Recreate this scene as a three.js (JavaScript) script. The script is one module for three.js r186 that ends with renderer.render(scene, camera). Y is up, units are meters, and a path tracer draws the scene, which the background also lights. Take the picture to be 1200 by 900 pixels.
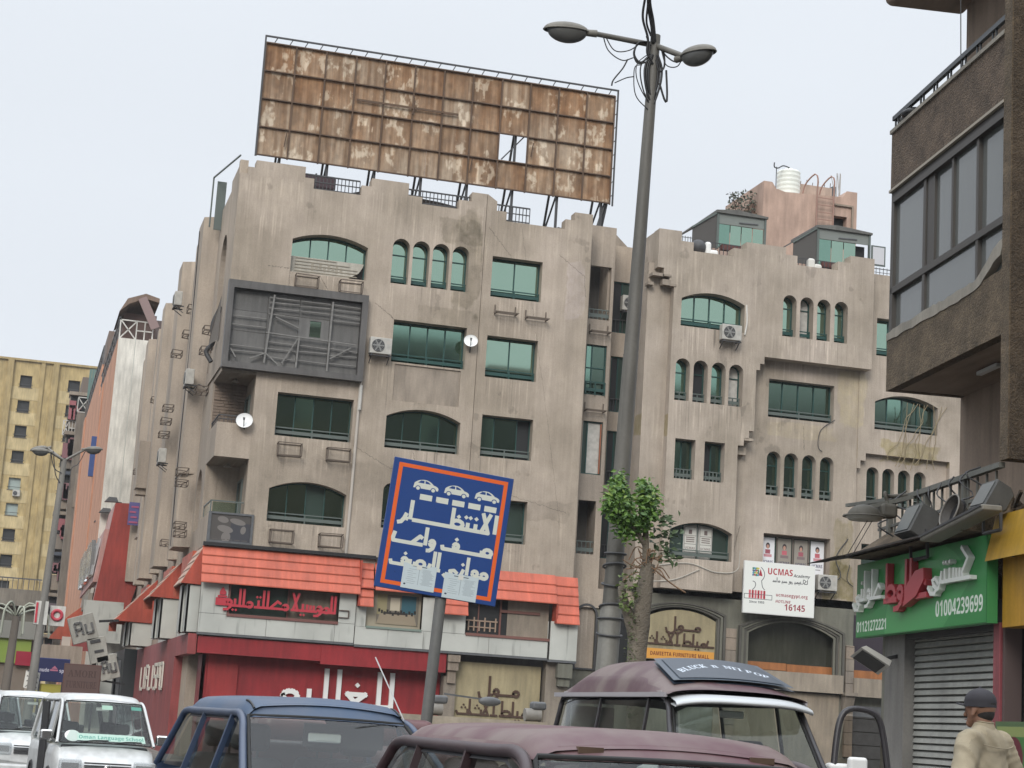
import * as THREE from 'three';
import { mergeGeometries, toCreasedNormals } from 'three/addons/utils/BufferGeometryUtils.js';
import { RoundedBoxGeometry } from 'three/addons/geometries/RoundedBoxGeometry.js';
import { MarchingCubes } from 'three/addons/objects/MarchingCubes.js';

// ---------------------------------------------------------------- camera, sky, sun, exposure
const scene = new THREE.Scene();
const camera = new THREE.PerspectiveCamera(23.785, 4 / 3, 0.1, 1200);
camera.position.set(0, 1.35, 0);
camera.up.set(-0.1075807, 0.98089252, 0.16209952);
camera.lookAt(0.25144308, 1.35 + 0.18458933, -0.95010692);
const renderer = new THREE.WebGLRenderer({ antialias: true });
renderer.toneMapping = THREE.LinearToneMapping;
renderer.toneMappingExposure = 1.42;
renderer.shadowMap.enabled = true;

function rng(seed) { let s = seed | 0; return () => { s = (s + 0x6d2b79f5) | 0; let t = Math.imul(s ^ (s >>> 15), 1 | s); t = (t + Math.imul(t ^ (t >>> 7), 61 | t)) ^ t; return ((t ^ (t >>> 14)) >>> 0) / 4294967296; }; }
// tileable value noise
const NT = new Float32Array(65536); { const r = rng(7); for (let i = 0; i < 65536; i++) NT[i] = r(); }
const sm = (t) => t * t * (3 - 2 * t), clamp = (x, a, b) => Math.min(b, Math.max(a, x)), lerp = (a, b, t) => a + (b - a) * t, sstep = (a, b, x) => sm(clamp((x - a) / (b - a), 0, 1));
function vn(x, y, px = 256, py = 256, s = 0) {
  const xi = Math.floor(x), yi = Math.floor(y), fx = sm(x - xi), fy = sm(y - yi);
  const x0 = ((xi % px) + px) % px, x1 = (x0 + 1) % px, y0 = ((yi % py) + py) % py, y1 = (y0 + 1) % py, h = (a, b) => NT[(a * 157 + b * 8191 + s * 7919 + a * b * 31) & 65535];
  return lerp(lerp(h(x0, y0), h(x1, y0), fx), lerp(h(x0, y1), h(x1, y1), fx), fy);
}
function fbm(x, y, px, py, o = 4, s = 0) { let v = 0, a = 0.5; for (let i = 0; i < o; i++) { v += a * vn(x, y, px, py, s + i * 13); x *= 2; y *= 2; px *= 2; py *= 2; a *= 0.5; } return v / (1 - Math.pow(0.5, o)); }

{ // even, pale overcast sky, boosted far brighter overhead to light the facades, with very faint cloud structure
  const W = 512, H = 256, d = new Float32Array(W * H * 4);
  for (let j = 0; j < H; j++) for (let i = 0; i < W; i++) {
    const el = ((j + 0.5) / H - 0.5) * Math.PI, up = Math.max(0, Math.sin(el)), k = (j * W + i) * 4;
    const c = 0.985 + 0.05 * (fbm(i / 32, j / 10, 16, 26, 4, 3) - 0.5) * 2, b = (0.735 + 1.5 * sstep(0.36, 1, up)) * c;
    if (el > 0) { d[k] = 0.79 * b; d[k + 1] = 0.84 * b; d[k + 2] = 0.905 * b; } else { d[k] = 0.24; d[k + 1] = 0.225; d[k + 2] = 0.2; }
    d[k + 3] = 1;
  }
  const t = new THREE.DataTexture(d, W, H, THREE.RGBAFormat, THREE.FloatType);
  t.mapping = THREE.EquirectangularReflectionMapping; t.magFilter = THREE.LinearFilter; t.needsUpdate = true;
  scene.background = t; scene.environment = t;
}
const sun = new THREE.DirectionalLight(new THREE.Color().setRGB(1, 0.96, 0.9), 1.5);
sun.position.set(-28, 62, 34); sun.target.position.set(14, 6, -50);
sun.castShadow = true; sun.shadow.radius = 45; sun.shadow.mapSize.set(4096, 4096);
Object.assign(sun.shadow.camera, { left: -70, right: 70, top: 70, bottom: -70, near: 1, far: 260 });
scene.add(sun, sun.target);
scene.fog = new THREE.FogExp2(new THREE.Color().setRGB(0.8, 0.82, 0.85), 0.00025);

// ---------------------------------------------------------------- helpers
const V = (x, y, z) => new THREE.Vector3(x, y, z);
const names = {}, bases = new Map();
function numbered(n) { names[n] = (names[n] ?? -1) + 1; return names[n] ? n + '_' + String(names[n]).padStart(3, '0') : n; }
function thing(name, label, category, p = [0, 0, 0], turn = 0, group, local) {  // children of a thing are given in world metres unless local
  const o = new THREE.Group(); o.name = numbered(name); scene.add(o); o.position.set(...p); o.rotation.y = turn;
  o.userData = { label, category }; if (group) o.userData.group = group;
  if (!local) bases.set(o, V(...p).negate());
  return o;
}
function rootOf(o) { while (o.parent && o.parent !== scene) o = o.parent; return o; }
function uvm(g) { // uv in metres from the dominant axis of each face
  const p = g.attributes.position, uv = new Float32Array(p.count * 2), a = V(), b = V(), c = V();
  for (let i = 0; i < p.count; i += 3) {
    a.fromBufferAttribute(p, i); b.fromBufferAttribute(p, i + 1); c.fromBufferAttribute(p, i + 2);
    const n = b.clone().sub(a).cross(c.clone().sub(a)), x = Math.abs(n.x), y = Math.abs(n.y), z = Math.abs(n.z);
    [a, b, c].forEach((q, k) => { const w = (i + k) * 2; if (z >= x && z >= y) { uv[w] = q.x; uv[w + 1] = q.y; } else if (x >= y) { uv[w] = q.z; uv[w + 1] = q.y; } else { uv[w] = q.x; uv[w + 1] = q.z; } });
  }
  g.setAttribute('uv', new THREE.BufferAttribute(uv, 2)); return g;
}
function flat(g) { const h = g.index ? g.toNonIndexed() : g; for (const k of Object.keys(h.attributes)) if (!['position', 'normal', 'uv'].includes(k)) h.deleteAttribute(k); h.clearGroups(); if (!h.attributes.normal) h.computeVertexNormals(); return h; }
function join(gs, keep) {
  gs = [].concat(gs).filter(Boolean).map(flat);
  if (!keep) gs.forEach(uvm); else gs.forEach((g) => g.attributes.uv || uvm(g));
  return gs.length === 1 ? gs[0] : mergeGeometries(gs);
}
function part(parent, name, gs, m, o = {}) {
  const g = o.raw ? gs : join(gs, o.uv), off = bases.get(rootOf(parent));
  if (off && !o.raw) g.translate(off.x, off.y, off.z);
  const me = new THREE.Mesh(g, m); me.name = name; me.castShadow = me.receiveShadow = true;
  if (o.label) me.userData.label = o.label; if (o.kind) me.userData.kind = o.kind;
  parent.add(me); return me;
}
function struct(name, gs, m) { const me = new THREE.Mesh(join(gs), m); me.name = name; me.userData.kind = 'structure'; me.castShadow = me.receiveShadow = true; scene.add(me); return me; }
const box = (x0, x1, y0, y1, z0, z1) => new THREE.BoxGeometry(Math.abs(x1 - x0), Math.abs(y1 - y0), Math.abs(z1 - z0)).translate((x0 + x1) / 2, (y0 + y1) / 2, (z0 + z1) / 2);
const rbox = (x0, x1, y0, y1, z0, z1, r = 0.02, s = 2) => new RoundedBoxGeometry(Math.abs(x1 - x0), Math.abs(y1 - y0), Math.abs(z1 - z0), s, r).translate((x0 + x1) / 2, (y0 + y1) / 2, (z0 + z1) / 2);
function along(g, a, b, up = V(0, 1, 0)) { // a geometry along +z of unit length is laid from a to b
  const d = b.clone().sub(a), L = d.length(); d.normalize(); if (Math.abs(d.dot(up)) > 0.98) up = V(0, 0, 1).lerp(V(1, 0, 0), 0.01);
  const x = up.clone().cross(d).normalize(), y = d.clone().cross(x);
  return g.applyMatrix4(new THREE.Matrix4().makeBasis(x, y, d).setPosition(a).multiply(new THREE.Matrix4().makeScale(1, 1, L)));
}
const bar = (a, b, w, h = w, up) => along(new THREE.BoxGeometry(w, h, 1).translate(0, 0, 0.5), a, b, up);
const cyl = (a, b, r0, r1 = r0, n = 12) => along(new THREE.CylinderGeometry(r1, r0, 1, n).rotateX(Math.PI / 2).translate(0, 0, 0.5), a, b);
const tube = (pts, r, seg = 0, n = 6, closed = false) => new THREE.TubeGeometry(new THREE.CatmullRomCurve3(pts.map((p) => (p.isVector3 ? p : V(...p))), closed), seg || pts.length * 5, r, n, closed);
function shapeOf(pts, holes = []) { const s = new THREE.Shape(pts.map((p) => new THREE.Vector2(...p))); for (const h of holes) s.holes.push(new THREE.Path(h.map((p) => new THREE.Vector2(...p)))); return s; }
// a polygon in x, y pulled from z0 to z1
const ext = (pts, z0, z1, holes, bevel = 0) => new THREE.ExtrudeGeometry(shapeOf(pts, holes), { depth: z1 - z0, bevelEnabled: bevel > 0, bevelThickness: bevel, bevelSize: bevel, bevelOffset: -bevel, bevelSegments: 1, curveSegments: 8 }).translate(0, 0, z0);
// a polygon in z, y pulled from x0 to x1
const extX = (pts, x0, x1, holes) => new THREE.ExtrudeGeometry(shapeOf(pts.map(([z, y]) => [-z, y]), holes?.map((h) => h.map(([z, y]) => [-z, y]))), { depth: x1 - x0, bevelEnabled: false }).rotateY(Math.PI / 2).translate(x0, 0, 0);
const rectP = (x0, x1, y0, y1) => [[x0, y0], [x1, y0], [x1, y1], [x0, y1]];
const quad = (a, b, c, d) => { const g = new THREE.BufferGeometry(); g.setAttribute('position', new THREE.Float32BufferAttribute([a, b, c, a, c, d].flatMap((p) => p.toArray()), 3)); g.setAttribute('uv', new THREE.Float32BufferAttribute([0, 0, 1, 0, 1, 1, 0, 0, 1, 1, 0, 1], 2)); g.computeVertexNormals(); return g; };
const lathe = (pts, n = 24) => new THREE.LatheGeometry(pts.map((p) => new THREE.Vector2(...p)), n);

function tex(w, h, fn, perX, perY, srgb = true) {
  const d = new Uint8Array(w * h * 4);
  for (let j = 0; j < h; j++) for (let i = 0; i < w; i++) { const c = fn(i / w, j / h), k = (j * w + i) * 4; if (typeof c === 'number') d[k] = d[k + 1] = d[k + 2] = clamp(c, 0, 1) * 255; else for (let q = 0; q < 3; q++) d[k + q] = clamp(c[q], 0, 1) * 255; d[k + 3] = 255; }
  const t = new THREE.DataTexture(d, w, h); t.wrapS = t.wrapT = THREE.RepeatWrapping; t.magFilter = THREE.LinearFilter; t.minFilter = THREE.LinearMipmapLinearFilter; t.generateMipmaps = true;
  if (srgb) t.colorSpace = THREE.SRGBColorSpace; if (perX) t.repeat.set(1 / perX, 1 / perY); t.needsUpdate = true; return t;
}
function paint(w, h, fn) { const c = document.createElement('canvas'); c.width = w; c.height = h; const g = c.getContext('2d'); fn(g, w, h); const t = new THREE.CanvasTexture(c); t.colorSpace = THREE.SRGBColorSpace; t.anisotropy = 8; return t; }
const M = (c, r = 0.8, o = {}) => { const m = new THREE.MeshPhysicalMaterial({ roughness: r, ...o }); m.color.setRGB(...c); m.side = THREE.DoubleSide; return m; };
const printed = (t, r = 0.6, o = {}) => M([1, 1, 1], r, { map: t, ...o });

// ---------------------------------------------------------------- materials
// brushed stucco: vertical comb marks, blotches, grain; period 16 m
const stuccoT = tex(1024, 1024, (u, v) => {
  const st = fbm(u * 110, v * 5, 110, 5, 4, 1), bl = fbm(u * 7, v * 6, 7, 6, 5, 5), gr = vn(u * 512, v * 512, 512, 512, 9), dr = sstep(0.6, 0.8, fbm(u * 160, v * 4, 160, 4, 3, 21)) * sstep(0.4, 0.7, fbm(u * 8, v * 9, 8, 9, 3, 31));
  const k = 0.80 + 0.07 * (st - 0.5) * 2 + 0.11 * (bl - 0.5) * 2 + 0.05 * (gr - 0.5) + 0.1 * dr; return [k, k * (0.995 - 0.02 * (bl - 0.5)), k * (0.985 - 0.05 * (bl - 0.5))];
}, 16, 16);
const combB = tex(512, 512, (u, v) => 0.6 * fbm(u * 96, v * 10, 96, 10, 3, 2) + 0.4 * vn(u * 256, v * 256, 256, 256, 4), 4, 4, false);
const grimeT = tex(512, 512, (u, v) => { const k = 0.83 + 0.2 * (fbm(u * 9, v * 6, 9, 6, 5, 41) - 0.5) + 0.16 * (fbm(u * 60, v * 8, 60, 8, 3, 47) - 0.5) + 0.05 * vn(u * 256, v * 256, 256, 256, 3); return [k, k * 0.99, k * 0.975]; }, 6, 6);
const grainT = tex(256, 256, (u, v) => 0.86 + 0.2 * (fbm(u * 12, v * 12, 12, 12, 5, 61) - 0.5), 1.6, 1.6);
const roughT = tex(512, 512, (u, v) => 0.5 * fbm(u * 40, v * 40, 40, 40, 4, 71) + 0.5 * vn(u * 170, v * 170, 170, 170, 77), 2.4, 2.4, false);
const roughC = tex(512, 512, (u, v) => { const n = vn(u * 170, v * 170, 170, 170, 77), k = 0.66 + 0.35 * (fbm(u * 10, v * 10, 10, 10, 5, 81) - 0.5) + 0.22 * (n - 0.5); return [k, k * 0.97, k * 0.93]; }, 2.4, 2.4);
const dustR = tex(256, 256, (u, v) => 0.35 + 0.5 * fbm(u * 10, v * 10, 10, 10, 5, 91), 1.3, 1.3, false);

const STUCCO = [0.545, 0.46, 0.378];
const mStucco = M(STUCCO, 0.95, { map: stuccoT, bumpMap: combB, bumpScale: 0.012 });
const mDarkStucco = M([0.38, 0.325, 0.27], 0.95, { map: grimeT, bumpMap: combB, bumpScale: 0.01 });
const mGreenWall = M([0.20, 0.20, 0.165], 0.9, { map: grimeT });
const mCore = M([0.16, 0.15, 0.14], 0.95, { map: grimeT });
const mStone = M([0.34, 0.28, 0.225], 0.9, { map: grimeT, bumpMap: roughT, bumpScale: 0.01 });
const mStoneB = M([0.30, 0.26, 0.215], 0.9, { map: grimeT, bumpMap: roughT, bumpScale: 0.01 });
const mGreenFrame = M([0.012, 0.055, 0.048], 0.45);
const mGrayFrame = M([0.09, 0.11, 0.1], 0.5);
const mGlassA = M([0.32, 0.45, 0.355], 0.03, { metalness: 1 });
const mGlassB = M([0.22, 0.36, 0.285], 0.06, { metalness: 1 });
const mGlassC = M([0.13, 0.19, 0.15], 0.12, { metalness: 1 });
const mDull = M([0.035, 0.055, 0.045], 0.22);
const mDark = M([0.012, 0.013, 0.014], 0.6);  // near-black, also put in as the darkness of rooms behind open windows
const mCurtain = M([0.62, 0.60, 0.55], 0.9, { map: grainT });
const mWhite = M([0.74, 0.735, 0.70], 0.55, { map: grimeT });
const mAcp = M([0.56, 0.565, 0.535], 0.42, { map: tex(256, 256, (u, v) => { const k = 0.9 + 0.16 * (fbm(u * 4, v * 4, 4, 4, 5, 401) - 0.5) - 0.12 * sstep(0.6, 0.75, fbm(u * 22, v * 2, 22, 2, 3, 405)) * sstep(0.45, 0.6, fbm(u * 5, v * 5, 5, 5, 2, 409)); return [k, k, k * 0.985]; }, 3.3, 3.3) });
// rust of the whole billboard, 13.93 x 4.42 m: weathering sheet by sheet, runs below the seams, scraps of old pale paint
const rustT = tex(1400, 448, (u, v) => {
  const X = u * 13.93, Y = v * 4.42, i = Math.floor(u * 12), j = Math.floor(v * 4), half = j < 2 && vn(i * 3.7, j * 5.1, 256, 256, 3) > 0.35 ? Math.floor(u * 24) & 1 : 0, h = vn(i * 7.3 + half * 2.9 + 0.5, j * 9.1 + 0.5, 256, 256, 77), h2 = vn(i * 5.1 + half * 1.7 + 9.5, j * 3.3 + 4.5, 256, 256, 79);
  const b = fbm(X * 1.1, Y * 1.3, 256, 256, 5, 101), f = fbm(X * 7, Y * 5, 256, 256, 4, 141), st = fbm(X * 7.5, Y * 0.5, 256, 256, 3, 201), st2 = fbm(X * 20, Y * 1.3, 256, 256, 3, 205), big = fbm(X * 0.32 + 3, Y * 0.5, 256, 256, 2, 211), low = 1 - v;
  const px = Math.abs((u * 12) % 1 - 0.5) * 2, run = sstep(0.75, 1, px) * 0.5 + sstep(0.8, 1, (v * 4) % 1) * 0.4;
  const grey = clamp(0.1 + 0.6 * low + 0.75 * (big - 0.5) + 0.6 * (h - 0.45) + 0.9 * (st - 0.5) + (i > 5 && i < 9 && j > 1 ? 0.28 : 0) - run * 0.25, 0, 1);
  const thr = 0.66 - 0.13 * h2 - 0.05 * low, pale = sstep(thr, thr + 0.09, fbm(X * 2.6, Y * 1.5, 256, 256, 5, 181) + 0.12 * (st2 - 0.5)) * sstep(0.34, 0.56, f) * (1 - 0.5 * run);
  const rust = [lerp(0.42, 0.65, b), lerp(0.295, 0.49, b), lerp(0.195, 0.345, b)], dirt = [0.645, 0.575, 0.495], paint = [0.83, 0.78, 0.70], k = (0.91 + 0.24 * (f - 0.5) + 0.22 * (st - 0.5) + 0.16 * (st2 - 0.5)) * (0.93 + 0.16 * h2) - 0.06 * run;
  return [0, 1, 2].map((c) => lerp(lerp(rust[c], dirt[c], grey), paint[c], pale * 0.62) * k);
}, 13.93, 4.42);
rustT.offset.set(-7.02 / 13.93, -21.78 / 4.42);
const mRustSheet = M([1, 1, 1], 0.85, { map: rustT, bumpMap: roughT, bumpScale: 0.004 });
const mRustBar = M([0.15, 0.095, 0.062], 0.85, { map: grimeT });
const mIron = M([0.045, 0.045, 0.047], 0.6);
const mIronGray = M([0.13, 0.135, 0.14], 0.55, { map: grainT });
const mBracket = M([0.11, 0.085, 0.065], 0.8);
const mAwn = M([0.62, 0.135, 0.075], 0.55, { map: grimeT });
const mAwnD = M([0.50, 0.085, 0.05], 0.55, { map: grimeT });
const mAwnPale = M([0.62, 0.42, 0.33], 0.6, { map: grimeT });
const mRed = M([0.33, 0.022, 0.028], 0.5, { map: grimeT });
const mMaroonWall = M([0.36, 0.075, 0.075], 0.6, { map: grimeT });
const mBlack = M([0.012, 0.012, 0.013], 0.5);
const mRubber = M([0.02, 0.02, 0.02], 0.85);
const mAcWhite = M([0.55, 0.53, 0.48], 0.5, { map: grainT });
const mChrome = M([0.75, 0.75, 0.74], 0.18, { metalness: 1 });
const mCream = M([0.42, 0.36, 0.22], 0.6, { map: grimeT });
const mBrown = M([0.06, 0.03, 0.018], 0.6);
const mWhitePaint = M([0.7, 0.7, 0.68], 0.5);

// ---------------------------------------------------------------- Arabic lettering drawn as pen strokes (right to left; x grows to the left)
const oval = (x, y, w, h, a0 = 0, a1 = 6.3) => Array.from({ length: 11 }, (_, i) => { const a = a0 + (a1 - a0) * i / 10; return [x + w * Math.cos(a), y + h * Math.sin(a)]; });
const G = {
  A: [0.22, [[[0.1, 1], [0.1, 0]]]], // alef
  Q: [0.55, [[[0.45, 1], [0.15, 0], [0.5, 0]], [[0.12, 1], [0.42, 0.05]]]], // lam-alef
  l: [0.24, [[[0.1, 1], [0.1, 0], [0.24, 0]], [[-0.06, 0], [0.1, 0]]]],
  L: [0.75, [[[-0.06, 0], [0.1, 0]], [[0.1, 1], [0.1, 0], [0.16, -0.22], [0.36, -0.3], [0.58, -0.2], [0.64, 0.08]]]],
  n: [0.3, [[[-0.05, 0], [0.3, 0]], [[0.14, 0], [0.14, 0.36]]], [[0.14, 0.62]]],
  t: [0.34, [[[-0.05, 0], [0.34, 0]], [[0.16, 0], [0.16, 0.36]]], [[0.08, 0.62], [0.26, 0.62]]],
  h: [0.5, [[[-0.05, 0], [0.5, 0], [0.56, 0.16]], [[-0.02, 0], [-0.02, 0.3]]], [[0.1, 0.45], [0.3, 0.45], [0.2, 0.64]]], // theh
  y: [0.3, [[[-0.05, 0], [0.3, 0]], [[0.14, 0], [0.14, 0.36]]], [[0.05, -0.26], [0.24, -0.26]]],
  _: [0.3, [[[-0.05, 0], [0.32, 0]]]],
  T: [0.55, [[[-0.05, 0], [0.55, 0]], oval(0.24, 0.19, 0.22, 0.19), [[0.46, 1], [0.46, 0.1]]]],
  Z: [0.55, [[[-0.05, 0], [0.55, 0]], oval(0.24, 0.19, 0.22, 0.19), [[0.46, 1], [0.46, 0.1]]], [[0.22, 0.58]]],
  r: [0.34, [[[-0.05, 0], [0.05, 0.02]], [[0.04, 0.3], [0.12, 0.02], [0.22, -0.18], [0.38, -0.24]]]],
  z: [0.34, [[[0.04, 0.3], [0.12, 0.02], [0.22, -0.18], [0.38, -0.24]]], [[0.1, 0.55]]],
  S: [0.66, [[[-0.05, 0], [0.66, 0]], oval(0.22, 0.18, 0.22, 0.18), [[0.54, 0], [0.54, 0.26]]]],
  F: [0.85, [[[-0.05, 0], [0.85, 0], [0.9, 0.2]], oval(0.14, 0.24, 0.13, 0.14)], [[0.14, 0.62]]],
  f: [0.4, [[[-0.05, 0], [0.4, 0]], oval(0.16, 0.2, 0.13, 0.16)], [[0.16, 0.62]]],
  w: [0.42, [oval(0.16, 0.18, 0.12, 0.14), [[0.05, 0.12], [0.1, -0.1], [0.26, -0.24], [0.44, -0.26]]]],
  H: [0.66, [[[0.04, 0.34], [0.2, 0.44], [0.58, 0.04]], [[0.0, 0], [0.68, 0]]]],
  d: [0.42, [[[-0.05, 0], [0.34, 0], [0.37, 0.16], [0.3, 0.5]]]],
  D: [0.42, [[[0.1, 0.5], [0.16, 0.3], [0.1, 0.02], [0.42, 0]]]],
  m: [0.42, [oval(0.15, 0.12, 0.14, 0.15), [[0.1, 0], [0.42, 0]]]],
  g: [0.46, [[[-0.05, 0], [0.46, 0]], [[0.3, 0.06], [0.1, 0.34], [0.4, 0.34], [0.24, 0.04]]], [[0.24, 0.62]]],
  s: [0.62, [[[-0.05, 0], [0.62, 0]], [[0.1, 0], [0.1, 0.3]], [[0.3, 0], [0.3, 0.3]], [[0.5, 0], [0.5, 0.34]]]],
  Y: [0.6, [[[-0.05, 0], [0.12, 0.16], [0.3, 0.1], [0.22, -0.08], [0.02, -0.18], [0.14, -0.34], [0.42, -0.32], [0.6, -0.12]]]],
  k: [0.5, [[[-0.05, 0], [0.4, 0], [0.44, 0.2], [0.1, 0.62], [0.5, 0.98]]]],
  ' ': [0.25, []],
};
function arabic(s) { // → strokes and dots in units of the alef's height, x leftwards from the right end
  let x = 0; const strokes = [], dots = [];
  for (const c of s) { const [adv, ss, dd = []] = G[c]; for (const p of ss) strokes.push(p.map(([a, b]) => [x + a, b])); for (const [a, b] of dd) dots.push([x + a, b]); x += adv; }
  return { strokes, dots, width: x };
}
function arabicOn(g, s, right, base, size, width, color, lw = 0.15) { // on a canvas, fitted to a width
  const a = arabic(s), kx = width / a.width; g.strokeStyle = g.fillStyle = color; g.lineWidth = lw * size; g.lineCap = 'butt'; g.lineJoin = 'round';
  for (const p of a.strokes) { g.beginPath(); p.forEach(([x, y], i) => g[i ? 'lineTo' : 'moveTo'](right - x * kx, base - y * size)); g.stroke(); }
  const q = lw * 0.42 * size; for (const [x, y] of a.dots) { g.save(); g.translate(right - x * kx, base - y * size); g.rotate(0.78); g.fillRect(-q, -q, 2 * q, 2 * q); g.restore(); }
}
function arabic3(s, right, base, z, size, width, depth, lw = 0.15) { // solid letters standing on the plane z
  const a = arabic(s), kx = width / a.width, gs = [], w = lw * size;
  for (const p of a.strokes) for (let i = 0; i + 1 < p.length; i++) {
    const A = V(right - p[i][0] * kx, base + p[i][1] * size, z + depth / 2), B = V(right - p[i + 1][0] * kx, base + p[i + 1][1] * size, z + depth / 2), d = B.clone().sub(A).normalize().multiplyScalar(w * 0.45);
    gs.push(bar(A.sub(d), B.add(d), w, depth * (1 - 0.004 * (gs.length % 9)), V(0, 0, 1)));
  }
  for (const [x, y] of a.dots) gs.push(new THREE.BoxGeometry(w * 0.8, w * 0.8, depth).rotateZ(0.78).translate(right - x * kx, base + y * size, z + depth / 2));
  return gs;
}
// ---------------------------------------------------------------- ground
const groundY = (z) => -0.5 * sstep(-15, -29, z);
{
  const asphalt = M([0.06, 0.058, 0.056], 0.9, { map: grainT, bumpMap: roughT, bumpScale: 0.006 });
  const zs = [60, 20, -15, -17, -19, -21, -23, -25, -27, -29, -70, -160, -300, -700];
  const sheet = (x0, x1, up, m, name, zz) => { const g = []; for (let i = 0; i + 1 < zz.length; i++) { const [a, b] = [zz[i], zz[i + 1]]; g.push(quad(V(x0, groundY(a) + up, a), V(x1, groundY(a) + up, a), V(x1, groundY(b) + up, b), V(x0, groundY(b) + up, b))); } return struct(name, g, m); };
  sheet(-700, 700, 0, asphalt, 'road', zs);
  const pav = M([0.26, 0.245, 0.225], 0.9, { map: grimeT });
  struct('pavement', [box(3, 40, -0.6, -0.37, -64.6, -61.2), box(3.4, 6.4, -0.6, -0.37, -230, -61.2)], pav);
  sheet(6.3, 16, 0.12, pav, 'pavement_right', [-4, -15, -17, -19, -21, -23, -25, -27, -29]);
  sheet(6.1, 6.3, 0.13, mWhite, 'kerb', [-4, -15, -17, -19, -21, -23, -25, -27, -29]);
}

// ---------------------------------------------------------------- windows
const topRect = (x0, x1, y1) => () => y1;
const topSeg = (x0, x1, y1, rise) => { const h = (x1 - x0) / 2, R = (h * h + rise * rise) / (2 * rise), c = (x0 + x1) / 2; return (x) => y1 + Math.sqrt(Math.max(0, R * R - (x - c) ** 2)) - (R - rise); };
const topRound = (x0, x1, y1) => { const h = (x1 - x0) / 2, c = (x0 + x1) / 2; return (x) => y1 + Math.sqrt(Math.max(0, h * h - (x - c) ** 2)); };
function outline(x0, x1, y0, top, inset = 0, n = 14) { // counter-clockwise opening outline
  const p = [[x0 + inset, y0 + inset], [x1 - inset, y0 + inset]];
  for (let i = 0; i <= n; i++) { const t = i / n, x = (x0 + x1) / 2 + ((x1 - x0) / 2 - inset) * Math.cos(Math.PI * t), xx = (x0 + x1) / 2 + ((x1 - x0) / 2) * Math.cos(Math.PI * t); p.push([x, top(xx) - inset]); }
  return p.filter((q, i) => i === 0 || Math.hypot(q[0] - p[i - 1][0], q[1] - p[i - 1][1]) > 1e-4);
}
const O = { // openings: [x0, x1, y0, y1, kind, rise]
  top: (o) => (o[4] === 'seg' ? topSeg(o[0], o[1], o[3], o[5]) : o[4] === 'round' ? topRound(o[0], o[1], o[3]) : topRect(o[0], o[1], o[3])),
  path: (o) => (o[4] ? outline(o[0], o[1], o[2], O.top(o)) : rectP(o[0], o[1], o[2], o[3])),
};
// one window set in an opening, its front at depth z; panes is a list of materials (one per column)
function windowIn(root, o, z, c = {}) {
  const [x0, x1, y0] = o, top = O.top(o), t = c.t ?? 0.05, n = c.cols ?? 2, fm = c.frame ?? mGreenFrame, fr = [], g0 = 0.012;
  const opening = outline(x0, x1, y0, top, 0), hole = outline(x0, x1, y0, top, t);
  fr.push(ext(opening, z - 0.07, z, [hole]));
  const ps = c.panes ?? [mGlassA], xs = Array.from({ length: n + 1 }, (_, i) => x0 + t + (x1 - x0 - 2 * t) * (c.at ? c.at[i] : i / n));
  for (let i = 1; i < n; i++) { const x = xs[i]; fr.push(ext([[x - t * 0.45, y0 + t], [x + t * 0.45, y0 + t], [x + t * 0.45, top(x + t * 0.45) - t - 0.004], [x - t * 0.45, top(x - t * 0.45) - t - 0.004]], z - 0.06, z - 0.008)); }
  const bars = [].concat(c.transom ?? []); for (const y of bars) fr.push(box(x0 + t, x1 - t, y - t * 0.4, y + t * 0.4, z - 0.055, z - 0.004));
  const w = part(root, 'window', fr, fm);
  const bottoms = c.from ?? y0 + t;
  for (let i = 0; i < n; i++) {
    const m = ps[i % ps.length]; if (!m) continue;
    const a = xs[i], b = xs[i + 1], pts = [[a, bottoms], [b, bottoms]]; for (let k = 0; k <= 6; k++) { const x = b + (a - b) * k / 6; pts.push([x, Math.max(bottoms + 0.05, top(clamp(x, x0 + 0.001, x1 - 0.001)) - t * 0.5)]); }
    const q = pts.filter((p, k) => k === 0 || Math.hypot(p[0] - pts[k - 1][0], p[1] - pts[k - 1][1]) > 1e-4);
    part(w, 'pane', [ext(q, z - 0.045 - g0 - 0.006 * ((i * 7) % 3), z - 0.03 - g0 - 0.006 * ((i * 7) % 3))], m);
  }
  if (c.rail) {
    const zr = z + 0.14, H = c.rail === true ? 0.36 : c.rail, gs = [box(x0 + 0.005, x1 - 0.005, y0 + H - 0.04, y0 + H, zr - 0.02, zr + 0.02), box(x0 + 0.005, x1 - 0.005, y0 + 0.12, y0 + 0.24, zr - 0.012, zr + 0.012)];
    const m = c.posts ?? 3; for (let i = 0; i < m; i++) { const x = lerp(x0 + 0.04, x1 - 0.04, i / (m - 1)); gs.push(box(x - 0.022, x + 0.022, y0, y0 + H - 0.045, zr - 0.018 + 0.001, zr + 0.024)); }
    part(w, 'rail', gs, c.railMat ?? mGrayFrame);
  }
  return w;
}
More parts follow.
